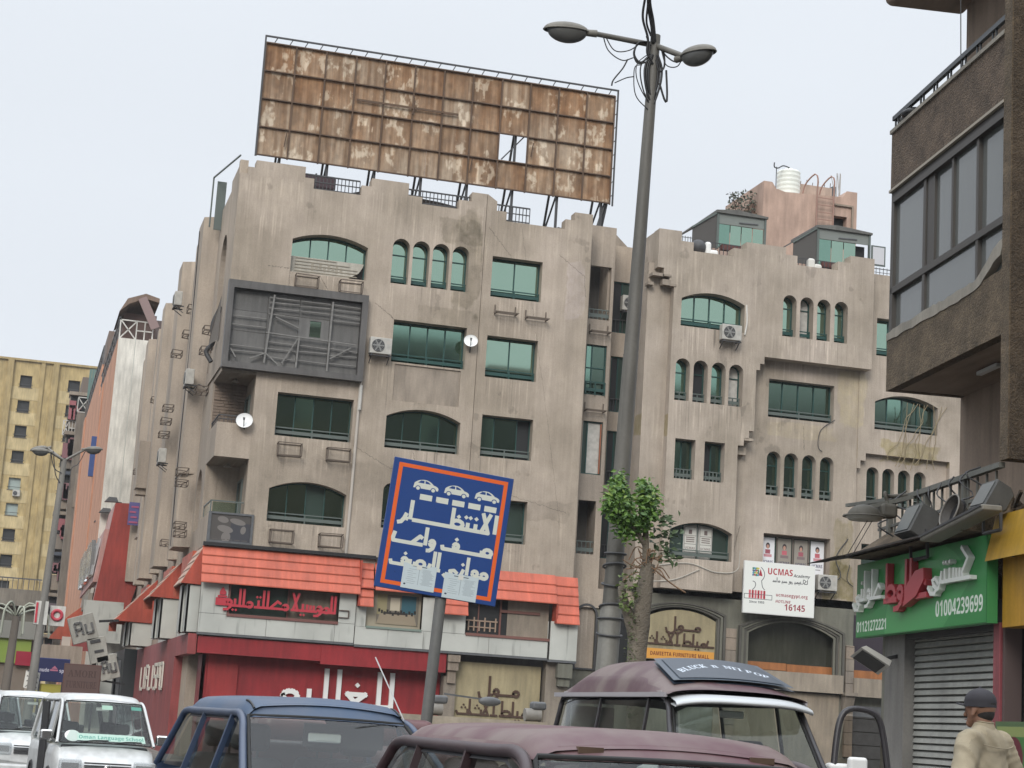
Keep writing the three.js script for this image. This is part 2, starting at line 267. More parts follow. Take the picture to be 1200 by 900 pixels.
function cage(x, y, z, w = 0.82, h = 0.44, d = 0.36, seed = 1) { // empty wire cage for an air conditioner, its back on the plane z
  const r = rng(seed), g = [], b = (p, q) => g.push(bar(p, q, 0.03));
  const c = (i, j, k) => V(x + i * w + (r() - 0.5) * 0.03, y + j * h + (r() - 0.5) * 0.04, z + k * d + 0.02);
  const P = [0, 1].map((i) => [0, 1].map((j) => [0, 1].map((k) => c(i, j, k))));
  for (const i of [0, 1]) { b(P[i][0][0], P[i][0][1]); b(P[i][0][0], P[i][1][0]); b(P[i][0][1], P[i][1][1].clone().lerp(P[i][0][1], 0.1)); b(P[i][1][0], P[i][1][1]); }
  for (const k of [0, 1]) { b(P[0][0][k], P[1][0][k]); b(P[0][1][k], P[1][1][k]); }
  b(P[0][0][0].clone().lerp(P[0][0][1], 0.5), P[1][0][0].clone().lerp(P[1][0][1], 0.5)); b(P[0][0][1], P[0][1][0]);
  return g;
}
function shelf(x, y, z, w = 0.9, d = 0.42) { // a plain bracket: two arms with three bars
  const g = []; for (const i of [0.06, w - 0.06]) { g.push(bar(V(x + i, y, z), V(x + i, y, z + d), 0.035), bar(V(x + i, y + 0.34, z + 0.02), V(x + i, y, z + 0.02), 0.035)); }
  for (const k of [0.1, 0.25, 0.4]) g.push(bar(V(x, y + 0.02, z + k), V(x + w, y + 0.02, z + k), 0.03)); return g;
}

// ---------------------------------------------------------------- the beige apartment block on the corner
const B = thing('apartment_building', 'large beige stucco apartment block with green windows filling the middle of the photo', 'building', [6.3, 0, -64]);
const FZ = -64;
// wall textures of their own: repairs, cracks and pale drips under the openings
function facadeTexture(X0, X1, Y0, Y1, W, H, drips, patches, cracks, seed) {
  const r = rng(seed), n = W * H, L = new Float32Array(n);
  const px = (x) => (x - X0) / (X1 - X0) * W, py = (y) => (y - Y0) / (Y1 - Y0) * H;
  for (const [a, b, y, k, len, amp] of drips) for (let i = 0; i < k; i++) {
    const cx = lerp(a, b, r()), w = 0.012 + 0.05 * r() * r(), l = len * (0.25 + 0.75 * r()), A = amp * (0.35 + 0.65 * r()) * (r() < 0.28 ? -1.1 : 1), x1 = Math.ceil(px(cx + w)), j1 = Math.round(py(y - 0.02)), j0 = Math.round(py(y - l));
    for (let xi = Math.floor(px(cx - w)); xi <= x1; xi++) for (let j = j0; j < j1; j++) { if (xi < 0 || xi >= W || j < 0 || j >= H) continue; const u = Math.abs((xi + 0.5) / W * (X1 - X0) + X0 - cx) / w, t = (j - j0) / (j1 - j0); if (u < 1) L[j * W + xi] += A * (1 - u * u) * Math.min(1, t * 3) * (0.5 + 0.9 * vn(xi * 0.3, j * 0.06, 256, 256, 3)); }
  }
  for (const pts of cracks) for (let i = 0; i + 1 < pts.length; i++) { const s = 200; for (let k = 0; k < s; k++) { const x = lerp(pts[i][0], pts[i + 1][0], k / s) + 0.05 * (fbm(k * 0.1, i, 256, 256, 3, 8) - 0.5), y = lerp(pts[i][1], pts[i + 1][1], k / s) + 0.09 * (fbm(k * 0.13, i + 9, 256, 256, 3, 5) - 0.5), xi = Math.round(px(x)), j = Math.round(py(y)); if (xi >= 0 && xi < W && j >= 0 && j < H) L[j * W + xi] = -0.3; } }
  const PX = (X1 - X0) / W;
  return tex(W, H, (u, v) => {
    const x = X0 + u * (X1 - X0), y = Y0 + v * (Y1 - Y0), i = Math.min(n - 1, Math.floor(v * H) * W + Math.floor(u * W));
    const st = fbm(x * 8.5, y * 0.45, 256, 256, 4, 1), st2 = fbm(x * 22, y * 1.1, 512, 256, 3, 11), bl = fbm(x * 0.55 + seed, y * 0.5, 256, 256, 5, 5), gr = vn(u * W * 0.7, v * H * 0.7, 256, 256, 9);
    let k = 0.80 + 0.06 * (st - 0.5) + 0.055 * (st2 - 0.5) + 0.24 * (bl - 0.5) + 0.1 * (fbm(x * 2.1, y * 1.9, 256, 256, 4, 15) - 0.5) + 0.055 * (gr - 0.5) + L[i] * 0.8, warm = 0.06 * (bl - 0.5);
    const pale = sstep(0.62, 0.78, fbm(x * 11, y * 0.7, 256, 256, 3, 21)) * sstep(0.45, 0.7, fbm(x * 0.5, y * 0.7, 256, 256, 3, 31)); k += 0.07 * pale;
    const spot = sstep(0.7, 0.78, fbm(x * 2.3 + 40, y * 2.1, 256, 256, 4, 51)) * sstep(0.5, 0.62, fbm(x * 0.35, y * 0.3, 256, 256, 2, 57)); k -= 0.08 * spot;
    for (const [a, b, c, d, amt, hue] of patches) { const q = Math.max(Math.abs((x - a) / c), Math.abs((y - b) / d)) + 0.75 * (fbm(x * 2.6, y * 1.8, 256, 256, 4, 63) - 0.5); const m = sstep(1.0, 0.82, q) * (0.55 + 0.9 * (fbm(x * 6, y * 6, 256, 256, 3, 67) - 0.25)); k += amt * m; warm -= (hue ?? 0) * m; }
    return [k * (1 - warm * 0.2), k * (0.993 - warm * 0.15), k * (0.98 + warm * 0.5)];
  });
}
const WL = [ // left block: opening, window settings
  [[8.4, 11.18, 17.0, 18.22, 'seg', 0.3], { cols: 4, panes: [mGlassA], from: 17.68, transom: 17.66 }],
  ...[12.1, 12.86, 13.61, 14.36].map((x) => [[x, x + 0.64, 17.03, 18.42, 'round'], { cols: 1, panes: [mGlassA], transom: 18.2, rail: 0.34, posts: 2, railMat: mGreenFrame }]),
  [[15.9, 17.85, 17.0, 18.55], { cols: 2, panes: [mGlassA], rail: true, railMat: mGreenFrame }],
  [[12.34, 15.1, 14.12, 15.69], { cols: 4, panes: [mGlassB], rail: true, railMat: mGreenFrame }],
  [[15.89, 17.85, 13.96, 15.52], { cols: 2, panes: [mGlassA], rail: true, railMat: mGreenFrame }],
  [[8.35, 11.1, 11.0, 12.56], { cols: 4, panes: [mGlassC, mGlassB, mGlassC, mGlassC], rail: true, t: 0.04 }],
  [[12.33, 15.09, 10.96, 12.12, 'seg', 0.34], { cols: 4, panes: [mGlassC, mGlassC, mGlassB, mGlassC], rail: true, t: 0.035 }],
  [[15.9, 17.85, 11.0, 12.54], { cols: 3, panes: [mGlassB, mGlassC, mDark], at: [0, 0.28, 0.75, 1], rail: true, t: 0.04 }],
  [[8.33, 11.1, 7.94, 9.1, 'seg', 0.33], { cols: 4, panes: [mGlassC, mGlassC, mDull, mGlassC], rail: true, t: 0.035 }],
  ...[12.42, 13.1, 13.78, 14.46].map((x) => [[x, x + 0.58, 8.06, 9.4, 'round'], { cols: 1, panes: [mGlassC], rail: 0.34, posts: 2 }]),
  [[15.9, 17.82, 7.91, 9.48], { cols: 2, panes: [mGlassC, mDull], rail: true }],
];
const WF = [ // right wing, front plane
  [[23.43, 26.03, 16.78, 17.86, 'seg', 0.32], { cols: 4, panes: [mGlassA], rail: true, railMat: mGreenFrame, posts: 3 }],
  ...[27.62, 28.34, 29.06, 29.8].map((x, i) => [[x, x + 0.56, 16.86, 18.23, 'round'], { cols: 1, panes: [i === 1 ? mCurtain : mGlassA], transom: 18.05, rail: 0.34, posts: 2, railMat: mGreenFrame }]),
  ...[23.31, 24.04, 24.77, 25.49].map((x, i) => [[x, x + 0.58, 13.88, 15.22, 'round'], { cols: 1, panes: [[mGlassB, mDark, mGlassB, mCurtain][i]], transom: 15.02, rail: 0.38, posts: 3 }]),
  [[23.43, 24.25, 10.9, 12.42], { cols: 2, panes: [mGlassB, mGlassC], rail: 0.42, posts: 6 }],
  [[24.62, 25.44, 10.9, 12.42], { cols: 2, panes: [mDark, mGlassC], rail: 0.42, posts: 6 }],
  [[23.38, 25.88, 7.94, 8.98, 'seg', 0.33], { cols: 4, panes: [mDull, mCurtain, mCurtain, mDull], at: [0, 0.26, 0.5, 0.74, 1], rail: true, t: 0.04 }],
];
const WR = [ // right wing, recessed plane
  [[27.4, 30.16, 13.75, 15.25], { cols: 4, panes: [mGlassC], rail: true }],
  ...[27.42, 28.15, 28.9, 29.65].map((x) => [[x, x + 0.58, 10.7, 12.12, 'round'], { cols: 1, panes: [mGlassC], transom: 11.9, rail: 0.4, posts: 3 }]),
  [[27.4, 30.18, 7.7, 9.23], { cols: 4, panes: [mDull], t: 0.07, frame: M([0.14, 0.115, 0.095], 0.6) }],
];
const WO = [ // far right wing
  [[31.9, 33.9, 16.68, 18.2], { cols: 3, panes: [mGlassA, mGlassB, mGlassA], rail: true, railMat: mGreenFrame }],
  [[31.9, 34.64, 13.72, 14.82, 'seg', 0.34], { cols: 4, panes: [mGlassC, mGlassB, mGlassC, mGlassC], rail: true }],
];
const WN = [31.74, 32.42, 33.1, 33.78].map((x) => [[x, x + 0.52, 10.7, 11.98, 'round'], { cols: 1, panes: [mGlassC], rail: 0.4, posts: 2 }]).concat([[[31.6, 33, 7.9, 9.2], { cols: 2, panes: [mDull] }]]);
const drips = (list) => list.map(([o]) => [o[0], o[1], o[2], Math.round((o[1] - o[0]) * 6), 1.5, 0.13]);
const texL = facadeTexture(6.3, 19.8, 6.6, 21.1, 1024, 1100, [...drips(WL), [8.5, 11, 16.3, 8, 0.8, 0.1], [16, 17.9, 16.3, 12, 2.2, 0.13], [11.3, 12.3, 14.1, 5, 2.5, 0.14], [6.4, 19.7, 20.4, 90, 2.6, 0.06], [7.4, 11.2, 10.3, 10, 1.2, 0.1]],
  [[14.95, 18.3, 0.55, 1.9, -0.13, 0.04], [14.6, 19.3, 0.9, 0.5, -0.12, 0.03], [14.2, 16.0, 1.1, 0.35, -0.08, 0.02], [12, 9.6, 2.2, 0.8, -0.05], [18.6, 9.2, 0.9, 0.4, -0.08], [19.2, 17.6, 0.4, 1.2, 0.07, -0.06], [7.4, 19.3, 1.0, 1.0, 0.03]],
  [[[16.9, 20], [17.6, 16.5], [18.4, 12.5], [19.1, 8.6]], [[7.6, 17.1], [8.4, 17.1], [8.4, 16.3]], [[11.2, 10.9], [12.6, 10.2], [14.9, 9.9]], [[16.9, 9.7], [19.3, 9.2]], [[15.7, 19.6], [16.6, 18.6]], [[18.5, 18.9], [19.5, 18.2], [19.6, 17.4]], [[11.6, 16.2], [12.2, 15.8], [12.3, 15.7]], [[9.5, 16.95], [9.8, 16.5]], [[13.4, 10.9], [13.6, 10.0]]], 3);
const texR = facadeTexture(22, 36, 6.6, 20.6, 1024, 1024, [...drips(WF), ...drips(WR), ...drips(WO), [22.5, 31.4, 20, 60, 2.4, 0.06], [27, 31.3, 16.85, 40, 0.9, 0.13], [23.2, 26, 13.9, 26, 1.6, 0.14], [23.2, 26, 16.8, 20, 2.0, 0.12], [23.2, 26, 8, 16, 1.2, 0.13]],
  [[30.6, 7.6, 0.7, 0.8, -0.16, 0.25], [33.6, 12.9, 1.3, 0.4, -0.14, 0.25], [30.7, 9, 0.4, 1.2, -0.09, 0.12], [28.8, 13.3, 1.7, 0.3, 0.02, 0.06], [35, 15.8, 1, 1, -0.04], [30.9, 14.8, 0.6, 1.2, 0.03, 0.1]],
  [[[30.9, 9.4], [30.5, 7.9], [31.1, 7.5]], [[26.1, 8.2], [26.4, 9.4], [26.2, 8.4]], [[28.9, 13.5], [28.95, 12.6]]], 9);
const wallMat = (t, X0, X1, Y0, Y1, c = STUCCO) => { t.repeat.set(1 / (X1 - X0), 1 / (Y1 - Y0)); t.offset.set(-X0 / (X1 - X0), -Y0 / (Y1 - Y0)); return M(c, 0.95, { map: t, bumpMap: combB, bumpScale: 0.012 }); };
function wallMap(t, bx, X0, X1, Y0, Y1, c) { const m = wallMat(t, X0 - bx, X1 - bx, Y0, Y1, c); return m; } // the group's base shifts x
const mWL = M([0.565, 0.48, 0.395], 0.95, { map: texL, bumpMap: combB, bumpScale: 0.012 }), mWR = M([0.57, 0.49, 0.41], 0.95, { map: texR, bumpMap: combB, bumpScale: 0.012 });
texL.repeat.set(1 / 13.5, 1 / 14.5); texL.offset.set(-6.3 / 13.5, -6.6 / 14.5);
texR.repeat.set(1 / 14, 1 / 14); texR.offset.set(-22 / 14, -6.6 / 14);

{ // left block: front wall in two panels with the seam between
  const par = [[15.53, 20.16], [15.0, 20.16]], holesA = WL.filter(([o]) => o[1] < 15.5).map(([o]) => O.path(o)), holesB = WL.filter(([o]) => o[0] > 15.5).map(([o]) => O.path(o));
  const polyA = [[7.53, 6.6], [15.53, 6.6], [15.53, 20.16], [14.2, 20.16], [13.06, 20.16], [13.06, 20.42], [12.53, 20.42], [12.53, 20.88], [11.13, 20.88], [11.13, 20.56], [10.77, 20.56], [10.77, 20.18], [9.0, 20.18], [9.0, 20.56], [8.66, 20.56], [8.66, 20.96], [6.86, 20.96], [6.86, 20.68], [6.58, 20.68], [6.58, 20.42], [6.3, 20.42], [6.3, 13.3], [7.53, 13.3]];
  // shift: the notches of the parapet stand where the photo has them
  const polyB = [[15.555, 6.6], [19.72, 6.6], [19.72, 20.66], [19.0, 20.66], [19.0, 20.34], [18.64, 20.34], [18.64, 19.95], [16.33, 19.95], [16.33, 20.31], [15.94, 20.31], [15.94, 20.66], [15.555, 20.9]];
  const A = [[7.53, 6.6], [15.53, 6.6], [15.53, 20.88], [14.95, 20.88], [14.95, 20.52], [14.46, 20.52], [14.46, 20.16], [13.06, 20.16], [13.06, 20.42], [12.53, 20.42], [12.53, 20.88], [11.13, 20.88], [11.13, 20.56], [10.77, 20.56], [10.77, 20.18], [9.0, 20.18], [9.0, 20.56], [8.66, 20.56], [8.66, 20.96], [6.86, 20.96], [6.86, 20.68], [6.58, 20.68], [6.58, 20.42], [6.3, 20.42], [6.3, 13.3], [7.53, 13.3]];
  const panelHole = rectP(12.5, 14.97, 12.7, 14.05);
  const wl = part(B, 'front_wall', [ext(A, FZ - 0.55, FZ, [...holesA, panelHole])], mWL, { wallUV: 1 });
  part(B, 'wall_panel', [box(12.5, 14.97, 12.7, 14.05, FZ - 0.2, FZ - 0.05)], mDarkStucco);
  part(B, 'front_wall', [ext(polyB, FZ - 0.55, FZ - 0.035, holesB)], mWL);
  for (const [o, c] of WL) windowIn(B, o, FZ - 0.42, c);
  // old sign board filling the lower half of the top left arched window
  part(B, 'sign_board', [ext([[8.42, 17.0], [10.1, 17.0], [10.6, 17.08], [10.95, 17.3], [11.1, 17.55], [11.12, 17.66], [8.42, 17.66]], FZ - 0.36, FZ - 0.3)], M([0.55, 0.53, 0.47], 0.8, { map: grimeT }), { label: 'dirty white board with four faded rows' });
  const sb = []; for (let i = 0; i < 5; i++) sb.push(box(8.6, 10.9 - (i > 2 ? 0.1 * i : 0) * (i === 4 ? 2 : 1), 17.12 + i * 0.12, 17.15 + i * 0.12, FZ - 0.3, FZ - 0.275)); for (let i = 0; i < 8; i++) sb.push(box(9.2 + i * 0.15, 9.28 + i * 0.15, 17.2 + (i % 3) * 0.05, 17.5 - (i % 2) * 0.1, FZ - 0.3, FZ - 0.285)); part(B, 'board_moulding', sb, M([0.28, 0.25, 0.2], 0.8));
  // core behind the fronts and roof
  part(B, 'core', [box(7.56, 19.7, -1, 19.3, -78, -64.6), box(6.5, 7.6, 13.3, 19.3, -104, -64.6), box(6.5, 19.7, -1, 19.3, -104, -67.2), box(21.05, 36.5, -1, 19.2, -80, -66.9), box(22.6, 36.4, -1, 19.2, -67, -65.2)], mCore);
  // roof parapets' other sides
  part(B, 'roof_parapet', [box(19.5, 19.72, 19, 20.5, -75, -64.56), box(31.25, 31.45, 19, 20.2, -75, -64.62), box(22.4, 22.6, 19, 20.4, -75, -66.71), box(6.4, 19.6, 19, 20.3, -76, -75.7), box(22.4, 36, 19, 20.3, -77, -76.7)], mStucco);
}
{ // corner loggias
  part(B, 'corner_parapet', [box(6.3, 7.53, 10.06, 11.28, FZ - 0.2, FZ + 0.001), box(6.3, 6.5, 10.06, 11.28, -66.6, FZ - 0.2), box(6.5, 7.6, 10.06, 10.25, -66.6, FZ - 0.2)], mStucco);
  part(B, 'corner_parapet', [box(6.3, 7.53, 6.95, 8.05, FZ - 0.2, FZ + 0.001), box(6.3, 6.5, 6.95, 8.05, -66.6, FZ - 0.2), box(6.5, 7.6, 6.95, 7.15, -66.6, FZ - 0.2)], mStucco);
  part(B, 'loggia_wall', [box(6.35, 7.6, 7, 13.3, -67.2, -66.62), box(7.53, 7.6, 7, 13.3, -66.7, -64.5)], mStucco);
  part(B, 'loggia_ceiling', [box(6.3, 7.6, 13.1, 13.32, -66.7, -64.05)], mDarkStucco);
  const r = rng(5), st = []; // stone cladding of the upper loggia
  for (let j = 0; j < 17; j++) { let x = 6.36; while (x < 7.5) { const w = 0.16 + 0.26 * r(); st.push(box(x, Math.min(7.52, x + w) - 0.012, 11.2 + j * 0.115, 11.2 + j * 0.115 + 0.1, -66.6, -66.56 + 0.05 * r())); x += w; } }
  part(B, 'stone_cladding', st, M([0.3, 0.235, 0.19], 0.9, { map: grimeT }), { kind: 'stuff' });
  for (const y of [7.2, 10.25]) { const d = part(B, 'balcony_door', [box(7.5, 7.528, y, y + 2.2, -66.2, -65.2)], mDull); part(d, 'frame', [box(7.46, 7.53, y, y + 2.28, -65.2, -65.1), box(7.46, 7.53, y, y + 2.28, -66.3, -66.2), box(7.46, 7.53, y + 2.2, y + 2.28, -66.2, -65.2)], mGrayFrame); }
  part(B, 'ceiling_lamp', [cyl(V(6.95, 10.0, -65.3), V(6.95, 9.86, -65.3), 0.05, 0.16, 12)], M([0.35, 0.32, 0.28], 0.6)); part(B, 'ceiling_lamp', [cyl(V(6.95, 13.08, -65.3), V(6.95, 12.98, -65.3), 0.05, 0.14, 12)], M([0.35, 0.32, 0.28], 0.6));
  const rl = [bar(V(6.36, 11.55, -64.1), V(7.4, 11.55, -64.1), 0.04), bar(V(6.36, 11.55, -64.1), V(6.36, 11.55, -66.5), 0.04), bar(V(6.36, 11.42, -64.1), V(7.4, 11.42, -64.1), 0.025)]; for (let i = 0; i < 8; i++) rl.push(bar(V(6.4 + i * 0.14, 11.26, -64.1), V(6.4 + i * 0.14, 11.55, -64.1), 0.02)); for (let i = 0; i < 7; i++) rl.push(bar(V(6.36, 11.26, -64.4 - i * 0.33), V(6.36, 11.55, -64.4 - i * 0.33), 0.02));
  part(B, 'balcony_rail', rl, mIron);
  const gl = part(B, 'balcony_rail', [bar(V(6.36, 8.5, -64.1), V(7.5, 8.5, -64.1), 0.045), bar(V(6.36, 8.5, -64.1), V(6.36, 8.5, -66.5), 0.045), bar(V(6.36, 8.05, -64.1), V(6.36, 8.5, -64.1), 0.04), bar(V(7.3, 8.05, -64.1), V(7.3, 8.5, -64.1), 0.04), bar(V(6.36, 8.05, -66.4), V(6.36, 8.5, -66.4), 0.04)], mGrayFrame);
  part(gl, 'glass_panel', [box(6.42, 7.26, 8.1, 8.46, -64.11, -64.098), box(6.355, 6.365, 8.1, 8.46, -66.3, -64.2)], M([0.62, 0.72, 0.66], 0.08, { transmission: 1, thickness: 0 }));
  // framed dark box round the balcony on the third floor: a worn empty advertising board
  const bb = part(B, 'box_frame', [box(6.24, 11.3, 16.1, 16.38, FZ + 0.003, FZ + 0.34), box(6.24, 11.3, 13.2, 13.42, FZ + 0.003, FZ + 0.34), box(6.24, 6.44, 13.42, 16.1, FZ + 0.003, FZ + 0.34), box(11.08, 11.3, 13.42, 16.1, FZ + 0.003, FZ + 0.34)], M([0.125, 0.12, 0.118], 0.5, { map: grimeT }));
  const gm = [0.16, 0.19, 0.145, 0.175].map((k) => M([k, k * 0.99, k * 0.97], 0.7, { map: grimeT, bumpMap: roughT, bumpScale: 0.004 }));
  const cols = [6.44, 7.72, 8.86, 9.98, 11.08], rows = [13.42, 14.6, 15.35, 16.1];
  for (let i = 0; i < 4; i++) for (let j = 0; j < 3; j++) {
    const x0 = cols[i], x1 = cols[i + 1] - 0.012, y0 = rows[j], y1 = rows[j + 1] - 0.012;
    if (i === 2 && j === 1) { part(B, 'sheet', [ext(rectP(x0, x1, y0, y1), FZ + 0.05, FZ + 0.08, [rectP(9.28, 9.68, 14.66, 15.25)])], gm[1]); part(B, 'pane', [box(9.28, 9.68, 14.6, 15.3, FZ + 0.01, FZ + 0.03)], mGlassA); continue; }
    part(B, 'sheet', [box(x0, x1, y0, y1, FZ + 0.05 + 0.01 * ((i + j) % 2), FZ + 0.08 + 0.01 * ((i + j) % 2))], gm[(i * 5 + j * 3) % 4]);
  }
  const q = rng(11), mBatten = M([0.24, 0.23, 0.215], 0.6, { map: grainT });
  for (let i = 0; i < 4; i++) { const n = i ? 7 : 4; for (let k = 0; k < n; k++) { const y = i ? [15.9, 15.72, 15.52, 15.3, 14.3, 14.05, 13.75][k] : [15.1, 14.78, 14.02, 13.86][k], a = V(cols[i] + 0.02, y + (q() - 0.5) * 0.05, FZ + 0.2), b = V(cols[i + 1] - 0.03, y + (q() - 0.5) * 0.09, FZ + 0.2); if (i === 2 && k === 3) continue; part(B, 'batten', [bar(a, b, 0.05, 0.03)], mBatten); } }
  for (const [x0, y0, x1, y1] of [[7.72, 13.5, 7.9, 16.0], [8.86, 13.45, 8.9, 14.55], [9.98, 13.45, 10.02, 16.0], [8.35, 13.55, 8.85, 14.5], [7.72, 13.85, 7.2, 13.6], [7.75, 13.85, 8.2, 13.5], [7.7, 14.6, 10.95, 14.52], [8.0, 15.2, 8.85, 14.9], [10.05, 13.9, 10.8, 14.4], [6.5, 13.9, 6.7, 13.6]]) part(B, 'batten', [bar(V(x0, y0, FZ + 0.26), V(x1, y1, FZ + 0.26), 0.06, 0.04)], mBatten);
  // the cheek and soffit of the balcony behind the box
  part(B, 'balcony_side', [box(6.25, 6.45, 13.3, 14.5, -68.6, FZ + 0.002), box(6.45, 7.6, 13.3, 13.45, -67.2, FZ)], mStucco);
  const cg = [[8.6, 16.42, 11], [10.22, 16.4, 12], [8.5, 10.29, 13], [10.26, 10.28, 14], [8.48, 7.2, 15], [10.22, 7.2, 16]]; for (const [x, y, s] of cg) part(B, 'air_conditioner_cage', cage(x, y, FZ, 0.82, 0.44, 0.36, s), mBracket);
  for (const [x, y] of [[16.05, 16.36], [17.24, 16.3]]) part(B, 'air_conditioner_bracket', shelf(x, y, FZ - 0.03), mBracket);
  part(B, 'drain_pipe', [tube([[11.28, 13.2, FZ + 0.06], [11.27, 12, FZ + 0.06], [11.25, 9, FZ + 0.06], [11.22, 6.9, FZ + 0.06]], 0.055, 12, 8)], M([0.42, 0.38, 0.33], 0.7));
  part(B, 'drain_pipe', [tube([[11.3, 13.1, FZ + 0.12], [11.3, 12.5, FZ + 0.12], [11.3, 12.2, FZ + 0.1]], 0.06, 6, 8)], mWhite);
}
{ // recess between the two blocks
  const o1 = [[20.1, 20.95, 16.9, 19.0], [20.1, 20.93, 13.95, 15.9], [20.14, 20.93, 10.9, 12.93], [20.12, 20.82, 7.88, 9.9]];
  part(B, 'recess_wall', [ext(rectP(19.6, 21.07, -0.6, 20.6), -65.4, -65.2, o1.map((o) => O.path(o)))], mStucco);
  part(B, 'recess_wall', [box(20.87, 21.07, -0.6, 20.5, -66.7, -65.4)], mStucco);
  part(B, 'recess_back', [box(19.6, 21.0, -0.6, 20.2, -66.9, -66.4)], mCore);
  windowIn(B, o1[1], -65.28, { cols: 2, panes: [mGlassB, mGlassC], transom: 15.0, rail: 0.5, at: [0, 0.3, 1], railMat: mGreenFrame });
  windowIn(B, o1[2], -65.28, { cols: 2, panes: [mDull, mCurtain], at: [0, 0.22, 1] });
  part(B, 'shutter_leaf', [box(20.84, 20.88, 10.95, 12.85, -65.28, -65.2)], M([0.28, 0.1, 0.05], 0.7));
  for (const [o, h] of [[o1[0], 0.42], [o1[3], 0.5]]) { const g = [box(o[0], o[1], o[2] + h - 0.04, o[2] + h, -65.3, -65.26), box(o[0], o[1], o[2] + 0.1, o[2] + 0.24, -65.3, -65.27)]; for (let i = 0; i < 5; i++) g.push(box(o[0] + 0.05 + i * 0.17, o[0] + 0.08 + i * 0.17, o[2], o[2] + h - 0.041, -65.299, -65.264)); part(B, 'rail', g, mGrayFrame); }
  for (const [x, y, s] of [[20.12, 16.35, 31], [20.1, 13.3, 32]]) part(B, 'air_conditioner_bracket', shelf(x, y, -65.2, 0.85), mBracket);
  const o2 = [[21.3, 22.35, 16.75, 18.8], [21.5, 22.12, 13.6, 15.8], [21.5, 22.1, 10.75, 12.85], [21.46, 22.08, 7.9, 9.95]];
  part(B, 'recess_wall', [ext(rectP(21.07, 22.7, -0.6, 20.25), -66.6, -66.4, o2.map((o) => O.path(o)))], mStucco);
  for (const o of o2) { windowIn(B, o, -66.46, { cols: 2, panes: [mDark, mDull] }); const g = [box(o[0], o[1], o[2] + 0.5, o[2] + 0.54, -66.42, -66.38)]; for (let i = 0; i < 5; i++) g.push(box(o[0] + 0.02 + i * 0.14, o[0] + 0.045 + i * 0.14, o[2], o[2] + 0.5, -66.41, -66.39)); part(B, 'rail', g, mIron); }
  part(B, 'recess_parapet', [ext([[21.2, 20.1], [22.5, 20.1], [21.6, 20.9], [21.2, 20.9]], -69, -67)], mDarkStucco);
}
{ // right wing
  const FP = [[23.1, 6.78], [25.96, 6.78], [25.96, 12.4], [26.2, 12.4], [26.2, 12.7], [26.4, 12.7], [26.4, 13.0], [26.6, 13.0], [26.6, 15.4], [26.75, 15.4], [26.75, 15.66], [26.92, 15.66], [26.92, 15.95], [31.45, 15.95], [31.45, 20.42], [30.41, 20.42], [30.41, 20.12], [29.88, 20.12], [29.88, 19.76], [28.15, 19.76], [28.15, 20.12], [27.66, 20.12], [27.66, 20.4], [26.0, 20.4], [26.0, 20.1], [25.47, 20.1], [25.47, 19.76], [23.82, 19.76], [23.82, 20.1], [23.32, 20.1], [23.32, 20.48], [22.4, 20.48], [22.4, 18.95], [22.66, 18.95], [22.66, 18.65], [22.9, 18.65], [22.9, 18.3], [23.1, 18.3]];
  part(B, 'front_wall', [ext(FP, FZ - 0.58, FZ, WF.map(([o]) => O.path(o)))], mWR);
  for (const [o, c] of WF) windowIn(B, o, FZ - 0.42, c);
  part(B, 'corbel', [box(22.62, 22.95, 18.28, 18.5, FZ - 0.3, FZ + 0.02), box(22.2, 22.62, 18.6, 18.72, FZ - 0.5, FZ + 0.03), box(22.66, 22.96, 18.62, 18.7, FZ - 0.3, FZ + 0.04), box(22.08, 22.3, 18.25, 18.36, FZ - 0.5, FZ - 0.1), box(22.92, 23.18, 18.26, 18.36, FZ - 0.3, FZ + 0.03)], mDarkStucco);
  part(B, 'pilaster', [box(22.18, 23.14, 6.78, 19.2, FZ - 1.2, FZ - 0.4)], mWR);
  part(B, 'side_wall', [box(22.4, 22.6, 18.9, 20.46, -66.7, FZ - 0.581), box(22.4, 22.62, -0.6, 19, -66.7, FZ - 1.2)], mWR);
  const RP = [[22.7, 6.6], [31.2, 6.6], [31.2, 19.0], [22.7, 19.0]];
  part(B, 'recessed_wall', [ext(RP, FZ - 1.15, FZ - 0.6, WR.map(([o]) => O.path(o)))], mWR);
  for (const [o, c] of WR) windowIn(B, o, FZ - 0.95, c);
  part(B, 'wall_step', [box(25.9, 26.42, 12.1, 12.38, FZ - 0.6, FZ - 0.3), box(25.94, 26.6, 12.62, 12.72, FZ - 0.6, FZ - 0.02)], mWR);
  // far right wing
  const OV = [[31.2, 12.1], [31.34, 12.1], [31.34, 12.42], [31.56, 12.42], [31.56, 12.72], [35.2, 12.72], [35.2, 6.6], [36.4, 6.6], [36.4, 19.98], [31.2, 19.98]];
  part(B, 'front_wall', [ext(OV, FZ - 1.1, FZ - 0.56, WO.map(([o]) => O.path(o)))], mWR);
  for (const [o, c] of WO) windowIn(B, o, FZ - 0.95, c);
  part(B, 'recessed_wall', [ext(rectP(31.2, 35.2, 6.6, 12.73), FZ - 1.25, FZ - 0.82, WN.map(([o]) => O.path(o)))], mWR);
  for (const [o, c] of WN) windowIn(B, o, FZ - 1.15, c);
  part(B, 'roof_rail', [bar(V(31.5, 20.25, -64.7), V(36.3, 20.25, -64.7), 0.03), bar(V(31.5, 20.1, -64.7), V(36.3, 20.1, -64.7), 0.02), ...Array.from({ length: 30 }, (_, i) => bar(V(31.55 + i * 0.16, 19.98, -64.7), V(31.55 + i * 0.16, 20.3, -64.7), 0.02))], mIronGray);
  part(B, 'roof_rail', [bar(V(23.3, 20.35, -64.3), V(23.85, 20.35, -64.3), 0.025), ...Array.from({ length: 5 }, (_, i) => bar(V(23.35 + i * 0.11, 20.05, -64.3), V(23.35 + i * 0.11, 20.4, -64.3), 0.02))], mIronGray);
